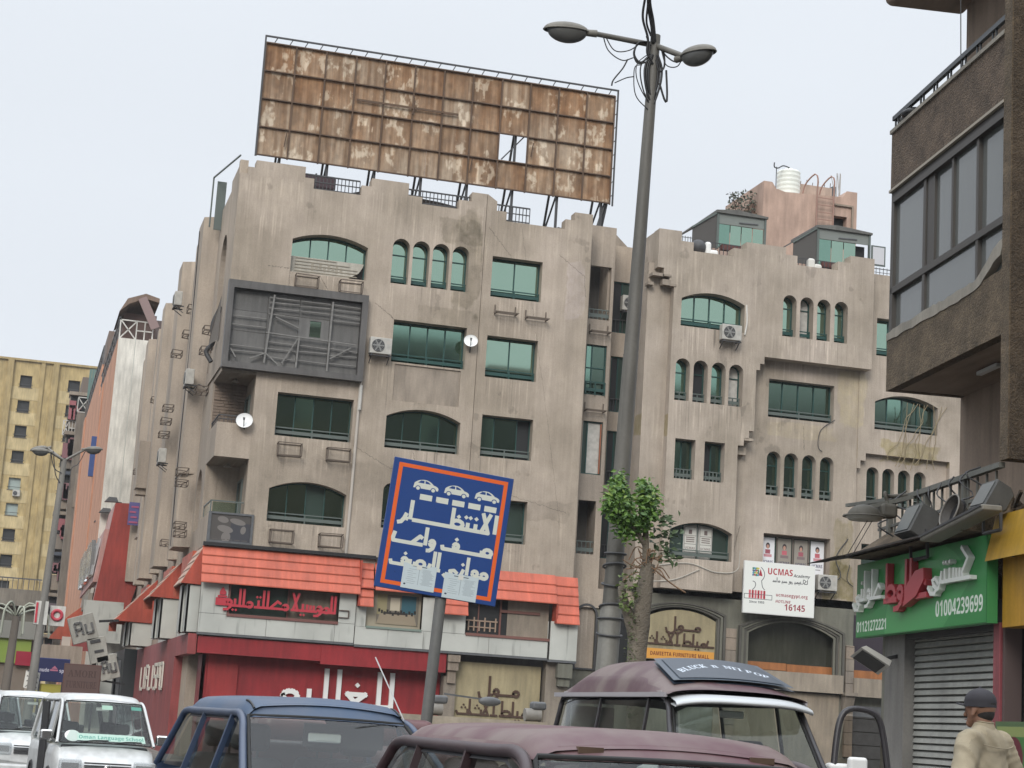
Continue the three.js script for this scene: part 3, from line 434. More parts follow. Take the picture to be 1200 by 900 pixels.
  part(B, 'pipe', [tube([[26.1, 17.9, -64.02], [26.12, 17.2, -63.96], [26.05, 16.7, -63.96]], 0.03, 8, 6)], mWhite);
  part(B, 'wall_cable', [tube([[30.2, 13.9, -64.55], [29.6, 13.4, -64.55], [29.55, 12.7, -64.55], [29.7, 12.6, -64.55]], 0.015, 16, 4), tube([[30.9, 9.3, -64.55], [30.4, 8.5, -64.53], [30.6, 7.8, -64.5], [30.1, 7.5, -64.5]], 0.02, 20, 4), tube([[31.0, 8.3, -64.55], [30.9, 7.7, -64.53], [31.15, 7.45, -64.5]], 0.015, 12, 4)], mIron);
  part(B, 'wall_cable', [tube([[23, 7.6, -63.96], [24.2, 7.75, -63.95], [25.3, 7.5, -63.95], [26.1, 7.65, -63.95], [26.2, 8.4, -63.95]], 0.018, 30, 4), tube([[22.6, 6.95, -63.96], [23.6, 7.1, -63.95], [24.6, 7.55, -63.95]], 0.018, 20, 4)], M([0.4, 0.38, 0.33], 0.8));
  const r = rng(21), vines = []; for (let i = 0; i < 9; i++) { const x = 33.2 + i * 0.2 + r() * 0.15; let y = 14.9; const p = []; for (let k = 0; k < 8; k++) { p.push([x - 0.09 * k * (i % 3) + (r() - 0.5) * 0.2, y, -64.45 - 0.06 * r()]); y -= 0.3 + 0.12 * r(); } vines.push(tube(p, 0.014, 24, 4)); } part(B, 'hanging_cable', vines, M([0.25, 0.2, 0.12], 0.9), { label: 'loose thin wires hanging over the arched window' });
}
{ // side front along the street
  const holes = [[[-66.6, -68.8, 16.4, 18.6, 1]], [[-69.9, -70.6, 14.2, 16, 1]]];
  const arch = (z0, z1, y0, y1) => outline(z0, z1, y0, topRound(z0, z1, y1));
  const wallHoles = [arch(-68.4, -66.4, 16.2, 17.9), arch(-69.6, -68.8, 13.9, 15.2), arch(-69.4, -67.6, 7.8, 9.2), arch(-78.6, -77, 16.2, 17.6), arch(-78.2, -77.4, 10.5, 12.2), arch(-86.6, -85.2, 16.2, 17.6), arch(-86.4, -85.6, 10.5, 12.2), arch(-95.4, -94, 13.2, 15), arch(-98.5, -97, 16.2, 18)];
  // the roof line steps down and up again between the bays
  const prof = [[-104.5, 6.0], [-104.5, 20.2], [-100, 20.2], [-100, 20.5], [-97, 20.5], [-97, 20.1], [-92.5, 20.1], [-92.5, 20.5], [-90, 20.5], [-90, 20.2], [-86, 20.2], [-86, 20.6], [-83.5, 20.6], [-83.5, 20.2], [-76, 20.2], [-76, 20.6], [-73, 20.6], [-73, 20.0], [-69.4, 20.0], [-69.4, 20.4], [-66.6, 20.4], [-66.6, 20.8], [-64.56, 20.8], [-64.56, 13.3], [-66.6, 13.3], [-66.6, 6.0]];
  part(B, 'side_wall', [extX(prof.reverse(), 6.3, 6.75, wallHoles)], mStucco);
  part(B, 'corner_pier', [box(6.3, 6.6, 20.42, 20.98, FZ - 0.56, FZ - 0.25)], mStucco);
  part(B, 'side_wall', [box(6.3, 6.75, -0.6, 6, -104.5, -66.6)], mStucco);
  const bay = (z, w, d, y0, y1, ring) => { const p = [[0, 0], [d, 0.35], [d, w - 0.35], [0, w]].map(([x, k]) => [6.32 - x, z - k]); const s = new THREE.Shape(p.map(([x, q]) => new THREE.Vector2(x, -q))); const g = new THREE.ExtrudeGeometry(s, { depth: y1 - y0, bevelEnabled: false }).rotateX(-Math.PI / 2).translate(0, y0, 0); part(B, 'pilaster', [g, ...(ring ? [box(6.28 - d, 6.3, ring, ring + 0.08, z - w + 0.3, z - 0.05)] : [])], mStucco); };
  bay(-70, 2.6, 0.62, 7.3, 20.3, 10.1); bay(-75.2, 1.2, 0.36, 7.2, 20.5); bay(-79.5, 2.4, 0.6, 7.2, 20.7); bay(-84, 1.4, 0.4, 7.2, 20.3); bay(-88, 2.4, 0.62, 7.2, 20.6); bay(-93, 1.6, 0.5, 7.2, 20.3); bay(-97.5, 2.6, 0.7, 7.6, 20.6); bay(-101.5, 1.6, 0.6, 7.6, 20.2);
  part(B, 'side_balcony', [box(5.2, 6.3, 11.6, 13.9, -90.6, -89.4), box(5.25, 6.3, 11.3, 11.6, -90.4, -89.6)], mStucco);
  part(B, 'bay_base', [box(5.95, 6.3, 9.9, 14, -97.0, -95.4), box(5.85, 6.3, 9.75, 9.9, -97.1, -95.3)], mStucco);
  const cg = (z, y, x = 5.68, s = 1, w = 0.8) => { const g = cage(0, 0, 0, w, 0.2, 0.42, s).map((q) => q.rotateY(-Math.PI / 2).translate(x, y, z)); part(B, 'air_conditioner_cage', g, mBracket); };
  for (const [z, y, x, s] of [[-68.3, 15.2, 6.3, 1], [-68.8, 14.5, 6.3, 2], [-69.0, 13.0, 6.3, 3], [-69.4, 9.9, 5.9, 4], [-69.2, 9.45, 5.9, 5], [-74.2, 17.2, 6.1, 6], [-75.5, 16.4, 6.1, 7], [-78, 16, 5.9, 8], [-78.5, 13.7, 5.8, 9], [-79, 13.2, 5.8, 10], [-79.5, 12.7, 5.8, 11], [-92, 16.2, 6.1, 12], [-97.4, 13.2, 5.9, 13], [-69.4, 7.9, 6.0, 14], [-69, 7.55, 6.0, 15], [-76.5, 7.8, 6.1, 16]]) cg(z, y, x, s);
  part(B, 'roof_screen', [bar(V(5.85, 19.7, -69.5), V(5.85, 21.7, -69.5), 0.06), bar(V(5.85, 21.7, -69.5), V(6.5, 21.8, -66.4), 0.05), box(6.0, 6.36, 19.6, 21.55, -69.45, -69.4)], mGrayFrame);
  part(B, 'torn_sheet', [tube([[6.28, 15.9, -66.3], [6.05, 15.2, -66.4], [6.1, 14.5, -66.3], [5.9, 14.2, -66.4], [6.1, 13.8, -66.3]], 0.09, 20, 5)], mIron);
  part(B, 'torn_sheet', [quad(V(6.25, 16.3, -66), V(6.0, 15.1, -66.1), V(5.95, 14.4, -66.2), V(6.25, 14.6, -66))], M([0.12, 0.11, 0.1], 0.8));
  part(B, 'side_cable', [tube([[5.65, 20, -71.5], [5.7, 15, -71.5], [5.66, 11, -71.4], [5.7, 7.4, -71.5]], 0.02, 24, 4)], mIron); part(B, 'side_cable', [tube([[5.7, 13.2, -70], [6.0, 13.45, -69.4], [6.2, 13.3, -69]], 0.02, 10, 4)], mIron);
}
// air conditioners
function airCon(label, x, y, z, turn = 0, bracket = true) { // x, y: lower left corner; z: wall plane
  const t = thing('air_conditioner', label, 'air conditioner', [x, y, z], turn, undefined, true), w = 0.8, h = 0.6, d = 0.32;
  part(t, 'casing', [rbox(0, w, 0, h, 0.1, 0.1 + d, 0.025)], mAcWhite);
  part(t, 'fan_grille', [cyl(V(0.3, 0.3, 0.1 + d), V(0.3, 0.3, 0.112 + d), 0.24, 0.23, 20)], mIron);
  const b = []; for (let i = 0; i < 6; i++) { const a = i * Math.PI / 3; b.push(bar(V(0.3, 0.3, 0.12 + d), V(0.3 + 0.22 * Math.cos(a), 0.3 + 0.22 * Math.sin(a), 0.12 + d), 0.05, 0.01, V(0, 0, 1))); } b.push(cyl(V(0.3, 0.3, 0.112 + d), V(0.3, 0.3, 0.13 + d), 0.06, 0.05, 12));
  for (const rr of [0.1, 0.16, 0.22]) b.push(new THREE.TorusGeometry(rr, 0.006, 4, 24).translate(0.3, 0.3, 0.125 + d));
  part(t, 'fan_guard', b, M([0.2, 0.2, 0.19], 0.6));
  part(t, 'label_plate', [box(0.6, 0.74, 0.38, 0.5, 0.1 + d, 0.104 + d)], M([0.4, 0.37, 0.33], 0.6));
  if (bracket) part(t, 'bracket', [box(0.05, 0.1, -0.05, 0, 0, 0.44), box(0.7, 0.75, -0.05, 0, 0, 0.44), bar(V(0.07, -0.3, 0.02), V(0.07, -0.04, 0.4), 0.03), bar(V(0.73, -0.3, 0.02), V(0.73, -0.04, 0.4), 0.03), box(0, 0.8, -0.08, -0.052, 0.38, 0.43)], mIron);
  return t;
}
airCon('dirty beige air conditioner beside the dark empty box frame', 11.46, 14.27, FZ, 0);
airCon('white air conditioner under the wide arched window right of the lamp post', 24.97, 16.35, FZ + 0.02, 0);
airCon('white air conditioner at the right edge of the white academy sign', 29.53, 7.2, -64.6, 0);
airCon('small white air conditioner in the shaded recess behind the tall lamp post', 21.72, 17.6, -66.4, 0);
airCon('grimy air conditioner high on the street side wall', 5.7, 18.0, -77.3, -Math.PI / 2);
airCon('white air conditioner halfway up the street side wall above the red awnings', 5.7, 11.3, -77.6, -Math.PI / 2);
airCon('white air conditioner left of the dark balcony box on the street side', 5.9, 13.4, -70.0, -Math.PI / 2);
function dish(label, x, y, z, r, yaw, tilt) {
  const t = thing('satellite_dish', label, 'satellite dish', [x, y, z], yaw, undefined, true), pts = []; for (let i = 0; i <= 8; i++) { const q = r * i / 8; pts.push([q, 0.28 * q * q / r]); }
  const tf = (g) => g.rotateX(Math.PI / 2 - tilt).translate(0, 0.3, 0.25);
  part(t, 'reflector', [tf(lathe([...pts, [r * 0.98, 0.3 * r], [0, 0.02]].slice(0, 10), 28))], mWhitePaint);
  part(t, 'arm', [tf(bar(V(0, 0, r * 0.85), V(0, r * 0.9, 0.05), 0.03)), tf(cyl(V(0, r * 0.85, 0.09), V(0, r * 1.0, 0.0), 0.03, 0.04, 8))], mIronGray);
  part(t, 'mount', [bar(V(0, -0.1, 0.02), V(0, 0.3, 0.2), 0.04), box(-0.08, 0.08, -0.25, 0.0, 0, 0.03)], mIron);
}
dish('white satellite dish on the parapet of the stone clad corner balcony', 7.29, 11.05, FZ - 0.1, 0.3, -0.2, 0.35);
dish('white satellite dish beside the wide green window in the middle of the wall', 15.27, 14.85, FZ - 0.05, 0.26, -0.2, 0.35);
// ---------------------------------------------------------------- shop floor of the left block: red louvred awning, white cladding, signs
{
  const S = thing('corner_shop', 'red slatted awning and white cladding wrapping the corner shops', 'shop front', [6.3, 0, -63.4]);
  const slat = (x0, x1, yt, yb, zt, zb, n, m = mAwn) => { for (let i = 0; i < n; i++) { const y1 = lerp(yt, yb, i / n), y0 = lerp(yt, yb, (i + 1) / n), z1 = lerp(zt, zb, i / n), z0 = lerp(zt, zb, (i + 1) / n); part(S, 'slat', [extX([[z1, y1], [z1 - 0.05, y1], [z0 - 0.05, y0 - 0.01], [z0 + 0.035, y0 - 0.01], [z0 + 0.035, y0 + 0.025]].map(([z, y]) => [z, y]).reverse(), x0, x1)], m); } };
  const top = 6.88, zt = -63.93, zb = -63.4;
  slat(6.2, 11.76, top, 5.6, zt, zb, 4); slat(11.8, 12.28, top - 0.02, 5.2, zt - 0.12, zb - 0.1, 5); slat(12.32, 14.5, top, 5.8, zt - 0.12, zb - 0.14, 3); slat(14.54, 15.7, top, 5.15, zt, zb, 5); slat(15.72, 19.0, top, 5.82, zt, zb - 0.02, 3); slat(19.0, 19.86, top - 0.03, 5.12, zt, zb, 5);
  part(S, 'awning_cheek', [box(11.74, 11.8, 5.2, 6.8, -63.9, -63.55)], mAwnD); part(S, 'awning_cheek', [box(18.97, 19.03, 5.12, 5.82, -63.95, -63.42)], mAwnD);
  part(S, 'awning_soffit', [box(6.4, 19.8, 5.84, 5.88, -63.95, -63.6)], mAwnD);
  part(S, 'cornice', [box(6.2, 12.3, 6.9, 7.02, -64.0, -63.8), box(12.3, 15, 6.88, 6.98, -64, -63.85)], mBlack);
  const P = (x0, x1, y0, y1, z = -63.7) => part(S, 'cladding_panel', [box(x0 + 0.006, x1 - 0.006, y0 + 0.006, y1 - 0.006, z - 0.06, z)], mAcp);
  P(6.25, 7.2, 4.56, 5.7); for (const [a, b] of [[6.25, 8.6], [8.6, 11.0], [11.0, 11.7]]) P(a, b, 3.9, 4.56); P(11.1, 11.7, 4.56, 5.7); P(11.72, 12.1, 4.5, 5.4, -63.8); for (const [a, b] of [[11.72, 14.2], [14.2, 16.6], [16.6, 18.8]]) P(a, b, 3.86, 4.5); P(14.1, 15.7, 4.5, 5.7); P(18.85, 19.88, 3.82, 5.2, -63.62); P(18.83, 18.86, 4.5, 5.2, -63.9);
  part(S, 'cladding_edge', [box(6.25, 11.7, 3.82, 3.9, -63.95, -63.68), box(11.72, 18.8, 3.78, 3.86, -63.95, -63.68), box(18.8, 19.88, 3.74, 3.82, -64, -63.6)], mIronGray);
  // windows in the cladding
  const w1 = part(S, 'display_window', [box(7.2, 9.35, 4.56, 5.6, -64.0, -63.95)], mDull); part(w1, 'frame', [box(7.2, 11.1, 4.5, 4.6, -63.95, -63.66), box(9.3, 9.36, 4.6, 5.6, -63.95, -63.9), box(7.2, 7.28, 4.6, 5.6, -63.95, -63.7)], M([0.15, 0.06, 0.05], 0.6));
  part(S, 'display_window', [box(9.36, 11.1, 4.56, 5.6, -64.0, -63.96)], M([0.2, 0.17, 0.13], 0.7, { map: grimeT }));
  part(S, 'conduit', [bar(V(11.1, 5.0, -63.66), V(11.45, 5.0, -63.66), 0.03), bar(V(11.45, 5.0, -63.66), V(11.45, 4.75, -63.66), 0.03), bar(V(11.45, 4.75, -63.66), V(11.1, 4.75, -63.66), 0.03)], mBrown);
  const room = printed(paint(256, 160, (g, w, h) => { g.fillStyle = '#6d665a'; g.fillRect(0, 0, w, h); g.fillStyle = '#2d5560'; g.fillRect(150, 0, 90, 100); g.fillStyle = '#8d8463'; g.fillRect(0, 0, 60, 110); g.fillStyle = '#b5ab97'; g.fillRect(80, 15, 60, 70); g.fillStyle = '#8c7f6b'; g.beginPath(); g.moveTo(0, 160); g.lineTo(20, 105); g.lineTo(230, 100); g.lineTo(250, 160); g.fill(); g.fillStyle = '#1f1b18'; for (let i = 0; i < 14; i++) g.fillRect(8 + i * 17, 78 + (i * 7) % 18, 13, 18); g.fillStyle = '#27221d'; g.fillRect(40, 95, 150, 10); }), 0.5);
  const w2 = part(S, 'display_window', [box(12.1, 14.1, 4.52, 5.82, -64.02, -63.98)], M([0.3, 0.26, 0.19], 0.6)); part(w2, 'poster', [quad(V(12.5, 4.66, -63.95), V(14.0, 4.66, -63.95), V(14.0, 5.7, -63.95), V(12.5, 5.7, -63.95))], room, { uv: true, label: 'photograph of a furnished room' });
  part(w2, 'sill', [box(12.1, 14.1, 4.46, 4.54, -63.98, -63.66)], M([0.16, 0.2, 0.17], 0.6));
  const w3 = part(S, 'display_window', [box(15.72, 17.3, 4.5, 5.8, -64.05, -64.0)], mDark); part(S, 'display_window', [box(17.3, 18.85, 4.5, 5.85, -64.0, -63.96)], M([0.36, 0.31, 0.25], 0.7, { map: grimeT }));
  part(w3, 'frame', [box(17.0, 17.06, 4.5, 5.8, -64, -63.92), box(16.2, 16.24, 4.6, 5.8, -64, -63.95), box(15.72, 18.85, 4.46, 4.56, -64, -63.66), box(17.0, 18.5, 5.38, 5.48, -63.96, -63.9)], M([0.16, 0.07, 0.055], 0.6));
  const shelfW = [box(15.76, 16.95, 5.0, 5.05, -63.98, -63.94), box(15.9, 16.85, 4.78, 4.82, -63.98, -63.94)]; for (let i = 0; i < 6; i++) shelfW.push(box(15.85 + i * 0.2, 15.9 + i * 0.2, 4.66, 5.0 + (i % 2) * 0.15, -63.98, -63.95)); part(w3, 'carved_shelf', shelfW, M([0.3, 0.22, 0.16], 0.7));
  // street level
  part(S, 'fascia_band', [box(6.32, 10.6, 3.2, 3.78, -64.0, -63.78), box(10.6, 15.1, 3.1, 3.78, -64.0, -63.76)], mRed);
  part(S, 'shop_wall', [box(6.6, 15.1, -0.6, 3.25, -64.62, -64.5), box(6.6, 6.72, -0.6, 3.2, -66, -64.5)], mRed); part(S, 'wall_pilaster', [box(6.8, 7.85, -0.6, 3.2, -64.5, -64.4)], M([0.36, 0.03, 0.03], 0.55, { map: grimeT }));
  part(S, 'stone_corbel', [box(15.15, 15.6, 3.5, 3.74, -64, -63.7), box(15.17, 15.56, 3.2, 3.5, -64, -63.76), ext([[15.2, 2.75], [15.5, 2.75], [15.5, 3.2], [15.2, 3.2]], -64, -63.85)], mStone);
  part(S, 'pier', [box(15.1, 15.55, -0.6, 3.0, -64.4, -63.95)], mStoneB); part(S, 'pier', [box(18.85, 19.7, -0.6, 3.8, -64.4, -63.9)], mStoneB); part(S, 'stone_corbel', [box(19.2, 19.75, 3.2, 3.7, -63.9, -63.6), box(19.25, 19.7, 2.9, 3.2, -63.9, -63.7)], mGreenWall);
  // street side of the corner: red louvred awnings over bays, cladding below
  for (const [z, w, out, y0] of [[-64.02, 2.6, 0.7, 5.55], [-72, 3, 1.15, 5.45], [-84, 4, 1.75, 4.95]]) {
    const X = 6.28, y1 = 6.9, n = 5;
    for (let i = 0; i < n; i++) { const a = i / n, b = (i + 1) / n, g = ext([[X - out * a, lerp(y1, y0, a)], [X - out * a + 0.04, lerp(y1, y0, a)], [X - out * b + 0.04, lerp(y1, y0, b) - 0.01], [X - out * b - 0.03, lerp(y1, y0, b) - 0.01], [X - out * b - 0.03, lerp(y1, y0, b) + 0.02]], z - w, z - 0.05); part(S, 'slat', [g], mAwnPale); }
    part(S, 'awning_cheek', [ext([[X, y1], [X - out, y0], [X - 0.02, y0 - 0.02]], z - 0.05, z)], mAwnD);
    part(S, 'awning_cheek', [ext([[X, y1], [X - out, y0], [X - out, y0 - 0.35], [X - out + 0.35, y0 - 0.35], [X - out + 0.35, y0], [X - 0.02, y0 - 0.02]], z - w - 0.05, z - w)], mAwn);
    for (let k = 0; k < 3; k++) { const z1 = z - 0.1 - k * w / 3, z0 = z - 0.1 - (k + 1) * w / 3 + 0.03, d = 0.05 + 0.12 * (k % 2); part(S, 'cladding_panel', [box(X - out * 0.55 - d, X - out * 0.55 - d + 0.07, 3.9, y0, z0, z1), box(X - out * 0.55 - d, X, 3.9, y0 - 0.04, z1 - 0.06, z1)], mAcp); }
    part(S, 'cladding_panel', [box(X - 0.12, X - 0.04, 3.9, 5.9, z - w - 4, z - w)], mAcp); part(S, 'awning_board', [box(X - 0.16, X - 0.02, 5.9, 6.9, z - w - 4, z - w)], mAwn);
  }
  part(S, 'side_wall', [box(6.0, 6.3, -0.6, 3.85, -88.5, -68.6), box(6.0, 6.3, 3.15, 3.85, -68.6, -64.05)], mMaroonWall);
  part(S, 'entrance', [box(5.5, 6.25, 1.4, 3.9, -104, -90), box(5.4, 6.25, -0.6, 3.6, -104, -95)], M([0.03, 0.035, 0.038], 0.5));
  for (const z of [-92, -95]) part(S, 'post', [box(5.35, 5.5, -0.6, 3.4, z - 0.12, z)], mIronGray);
}
function textTex(w, h, bg, fn) { return paint(w, h, (g) => { if (bg) { g.fillStyle = bg; g.fillRect(0, 0, w, h); } fn(g, w, h); }); }
// red Arabic letters in front of the dark window strip
{
  const t = thing('shop_lettering', 'raised red Arabic letters in front of the dark window strip under the red awning', 'letters', [7.3, 4.6, -63.6]);
  for (const [word, r, w] of [['mAlyw', 8.05, 0.95], ['mHlAt', 9.3, 1.15], ['AlmwsyQ', 11.0, 1.6]]) part(t, 'letters', arabic3(word, r, 4.88, -63.66, 0.56, w, 0.05, 0.15), M([0.42, 0.035, 0.05], 0.45));
  part(t, 'flame_emblem', [box(6.78, 7.22, 4.86, 5.12, -63.68, -63.62), ext([[6.84, 5.14], [7.16, 5.14], [7.16, 5.2], [6.84, 5.2]], -63.67, -63.62), ext([[6.9, 5.22], [7.1, 5.22], [7.12, 5.32], [7.0, 5.5], [6.9, 5.34]], -63.67, -63.62)], M([0.42, 0.035, 0.05], 0.45));
}
{
  const t = thing('wall_lettering', 'big raised white Arabic letters on the recessed dark red shop wall', 'letters', [11, 1.6, -64.3]);
  part(t, 'letters', arabic3('AlgAlyw', 13.55, 1.75, -64.5, 1.15, 4.35, 0.12, 0.14), mWhitePaint);
}
{
  const t = thing('wall_lettering', 'small raised pale letters on the brick red side wall at the corner', 'letters', [5.9, 2.3, -80], 0);
  const s = 'LIFLISPO'; const g = []; for (let i = 0; i < 8; i++) { const z = -72.5 - i * 1.5, L = []; const b = (a0, b0, a1, b1) => L.push(bar(V(5.94, 2.0 + b0 * 0.95, z - a0 * 1.0), V(5.94, 2.0 + b1 * 0.95, z - a1 * 1.0), 0.14, 0.05, V(1, 0, 0))); const strokes = { L: [[0, 1, 0, 0], [0, 0, 1, 0]], I: [[0.5, 0, 0.5, 1]], F: [[0, 0, 0, 1], [0, 1, 1, 1], [0, 0.5, 0.7, 0.5]], S: [[1, 1, 0, 1], [0, 1, 0, 0.5], [0, 0.5, 1, 0.5], [1, 0.5, 1, 0], [1, 0, 0, 0]], P: [[0, 0, 0, 1], [0, 1, 1, 1], [1, 1, 1, 0.5], [1, 0.5, 0, 0.5]], O: [[0, 0, 0, 1], [0, 1, 1, 1], [1, 1, 1, 0], [1, 0, 0, 0]] }[s[7 - i]]; for (const q of strokes) b(1 - q[0], q[1], 1 - q[2], q[3]); g.push(...L); }
  part(t, 'letters', g, M([0.6, 0.58, 0.5], 0.5));
}
function mall(label, x0, x1, y0, y1, z, big) { // cream board of the furniture shop
  const t = thing('shop_sign', label, 'shop sign', [(x0 + x1) / 2, y0, z]); const top = big ? topRect(x0, x1, y1) : topSeg(x0, x1, y1 - 0.35, 0.35);
  part(t, 'board', [ext(outline(x0, x1, y0, top), z - 0.08, z)], mCream);
  const w = x1 - x0;
  if (big) { part(t, 'letters', arabic3('m__wL', x1 - w * 0.25, y0 + 1.15, z, 0.62, w * 0.5, 0.05, 0.13), mBrown); part(t, 'letters', arabic3('dmyAT lQhAh', x1 - 0.12, y0 + 0.42, z, 0.5, w * 0.92, 0.05, 0.14), mBrown); } else {
    part(t, 'letters', arabic3('m__wL', x1 - w * 0.22, y0 + 1.15, z, 0.46, w * 0.52, 0.05, 0.14), mBrown); part(t, 'letters', arabic3('dmyAT lQhAh', x1 - 0.1, y0 + 0.58, z, 0.42, w * 0.94, 0.05, 0.15), mBrown);
    part(t, 'name_strip', [quad(V(x0 + 0.02, y0 + 0.02, z + 0.01), V(x1 - 0.02, y0 + 0.02, z + 0.01), V(x1 - 0.02, y0 + 0.4, z + 0.01), V(x0 + 0.02, y0 + 0.4, z + 0.01))], printed(textTex(512, 72, '#c98f3e', (g) => { g.fillStyle = '#5d2312'; g.font = 'bold 38px sans-serif'; g.textAlign = 'center'; g.fillText('DAMIETTA FURNITURE MALL', 256, 48, 440); }), 0.6), { uv: true });
  }
}
mall('cream furniture mall sign with brown Arabic letters at street level beside the red shop', 15.6, 18.75, 1.3, 3.55, -64.2, true);
mall('arched cream furniture mall sign with orange name strip behind the tree', 22.82, 25.6, 4.16, 6.05, -64.62, false);

{ // dark picture panel on the lower corner balcony
  const t = thing('balcony_sign', 'dark grey picture panel with faint portraits on the lower corner balcony', 'sign', [7, 7, -64]);
  part(t, 'frame', [ext(rectP(6.3, 7.88, 7.03, 8.1), FZ + 0.004, FZ + 0.09, [rectP(6.4, 7.8, 7.1, 8.03)])], mIronGray);
  part(t, 'print', [quad(V(6.4, 7.1, FZ + 0.05), V(7.8, 7.1, FZ + 0.05), V(7.8, 8.03, FZ + 0.05), V(6.4, 8.03, FZ + 0.05))], printed(textTex(300, 200, '#4b4744', (g) => { g.fillStyle = '#3d3d42'; g.fillRect(150, 60, 150, 140); g.fillStyle = '#6f6a66'; for (const [x, y, a, b] of [[90, 40, 42, 24], [200, 50, 60, 22], [110, 110, 60, 26], [120, 170, 34, 40], [245, 110, 20, 30]]) { g.beginPath(); g.ellipse(x, y, a, b, 0.2, 0, 7); g.fill(); } g.fillStyle = '#55504c'; for (let i = 0; i < 5; i++) g.fillRect(20 + i * 55, 186, 40, 5); }), 0.4), { uv: true });
}
// ---------------------------------------------------------------- shop floor of the right wing: portals, piers, shop window
{
  const S = thing('shop_arcade', 'grey green ground floor with moulded arches and stone block piers', 'arcade', [20, 0, -64.6]);
  const z = -64.6, seg = (o) => O.path(o);
  const P1 = [22.7, 25.62, 3.9, 5.78, 'seg', 0.36], P2 = [26.75, 30.55, 3.2, 5.55, 'seg', 0.5], P0 = [20.28, 21.05, 3.6, 6.0, 'round'], PN = [21.75, 22.45, 3.6, 5.9, 'round'];
  part(S, 'wall', [ext(rectP(22.45, 31.25, -0.6, 6.9), z - 0.35, z, [seg(P1), seg(P2)])], mGreenWall);
  part(S, 'wall', [ext(rectP(19.73, 22.5, -0.6, 6.5), -65.3, -65.12, [seg([20.28, 21.0, 3.6, 5.6, 'round'])])], mGreenWall);
  part(S, 'wall', [box(19.73, 22.5, 5.9, 6.62, -65.12, -65.05)], mStucco);
  part(S, 'niche', [box(20.28, 21.0, 3.6, 6, -65.45, -65.38)], mDark); part(S, 'niche_frame', [ext(outline(20.2, 21.08, 3.6, topRound(20.2, 21.08, 5.6)), -65.12, -65.04, [outline(20.28, 21.0, 3.66, topRound(20.28, 21.0, 5.6))])], mIron);
  part(S, 'niche', [box(20.3, 20.98, 4.55, 5.4, -65.36, -65.3)], M([0.42, 0.3, 0.16], 0.6)); part(S, 'niche', [ext(outline(21.55, 22.3, 2.5, topRound(21.55, 22.3, 5.4)), -65.11, -65.08)], mDark);
  const mould = (o, n, dx) => { for (let i = 0; i < n; i++) { const a = dx * i, b = dx * (i + 1) - 0.02, out = [o[0] - dx * n + a, o[1] + dx * n - a, o[2], o[3] + (dx * n - a) * 0.55, 'seg', o[5]], inn = [o[0] - dx * n + b, o[1] + dx * n - b, o[2] + 0.001, o[3] + (dx * n - b) * 0.55, 'seg', o[5]]; const pts = seg(out), hole = seg(inn); pts[0][1] -= 0; part(S, 'arch_moulding', [ext(pts, z, z + 0.16 - 0.045 * i, [hole.map(([x, y]) => [x, Math.max(y, out[2] + 0.002)])])], i % 2 ? mGreenWall : M([0.12, 0.115, 0.1], 0.8, { map: grimeT })); } };
  mould(P1, 3, 0.11); mould([26.95, 30.4, 3.3, 5.4, 'seg', 0.5], 4, 0.11);
  // stone blocks on the piers, one by one
  const r = rng(33), mats = [mStone, mStoneB, M([0.31, 0.27, 0.23], 0.9, { map: grimeT, bumpMap: roughT, bumpScale: 0.01 })];
  for (const [x0, x1, zz, y1] of [[25.98, 26.42, z + 0.1, 5.5], [30.92, 31.26, z + 0.12, 5.2], [21.1, 21.7, -65.06, 5.0], [22.5, 22.68, z + 0.05, 5.0]]) { for (let y = 1; y < y1; y += 0.46) part(S, 'stone_block', [rbox(x0, x1, y + 0.012, Math.min(y1, y + 0.46), z - 0.3, zz + 0.012 * r(), 0.012, 1)], mats[Math.floor(r() * 3)]); }
  for (const x of [30.62, 30.76]) part(S, 'pier_moulding', [box(x, x + 0.1, 3.5, 5.3, z, z + 0.08 + (x - 30.6) * 0.3)], mStoneB);
  part(S, 'corbel', [ext([[30.75, 3.3], [31.28, 3.3], [31.28, 3.42], [30.75, 3.42]], z, z + 0.5), extX([[z, 2.6], [z + 0.12, 2.6], [z + 0.4, 3.3], [z, 3.3]], 30.8, 31.22)], mStoneB);
  // the shop window of the second arch
  part(S, 'show_room', [box(26.8, 30.5, 3.2, 6, z - 1.6, z - 1.5)], M([0.05, 0.04, 0.035], 0.8));
  const glass = part(S, 'display_window', [box(26.8, 30.5, 4.1, 5.9, z - 0.3, z - 0.29)], M([0.8, 0.82, 0.78], 0.05, { transmission: 1, thickness: 0 }));
  part(glass, 'sill_band', [box(26.8, 28.6, 4.08, 4.36, z - 0.28, z - 0.2), box(28.62, 30.5, 4.06, 4.34, z - 0.28, z - 0.2)], M([0.42, 0.17, 0.06], 0.5, { map: grimeT }));
  part(S, 'ledge', [box(25.6, 30.75, 3.35, 4.04, z - 0.05, z + 0.3), box(31.25, 33, 3.3, 4.0, z - 0.05, z + 0.2)], M([0.36, 0.31, 0.25], 0.85, { map: grimeT }));
  const hb = [box(26.9, 30.2, 5.08, 5.2, z - 1, z - 0.8), box(27.0, 30.1, 4.2, 4.3, z - 1.1, z - 0.7)]; for (let i = 0; i < 6; i++) hb.push(cyl(V(27.2 + i * 0.56, 4.2, z - 0.9), V(27.2 + i * 0.56, 5.1, z - 0.9), 0.07, 0.05, 8)); hb.push(box(27.9, 28.6, 4.45, 4.95, z - 0.95, z - 0.9), box(28.9, 29.6, 4.45, 4.95, z - 0.95, z - 0.9), bar(V(27, 5.0, z - 0.9), V(27.8, 4.4, z - 0.9), 0.05), ...Array.from({ length: 14 }, (_, i) => new THREE.IcosahedronGeometry(0.09 + 0.04 * r(), 1).translate(28.3 + 0.6 * r(), 5.25 + 0.4 * r(), z - 0.85)));
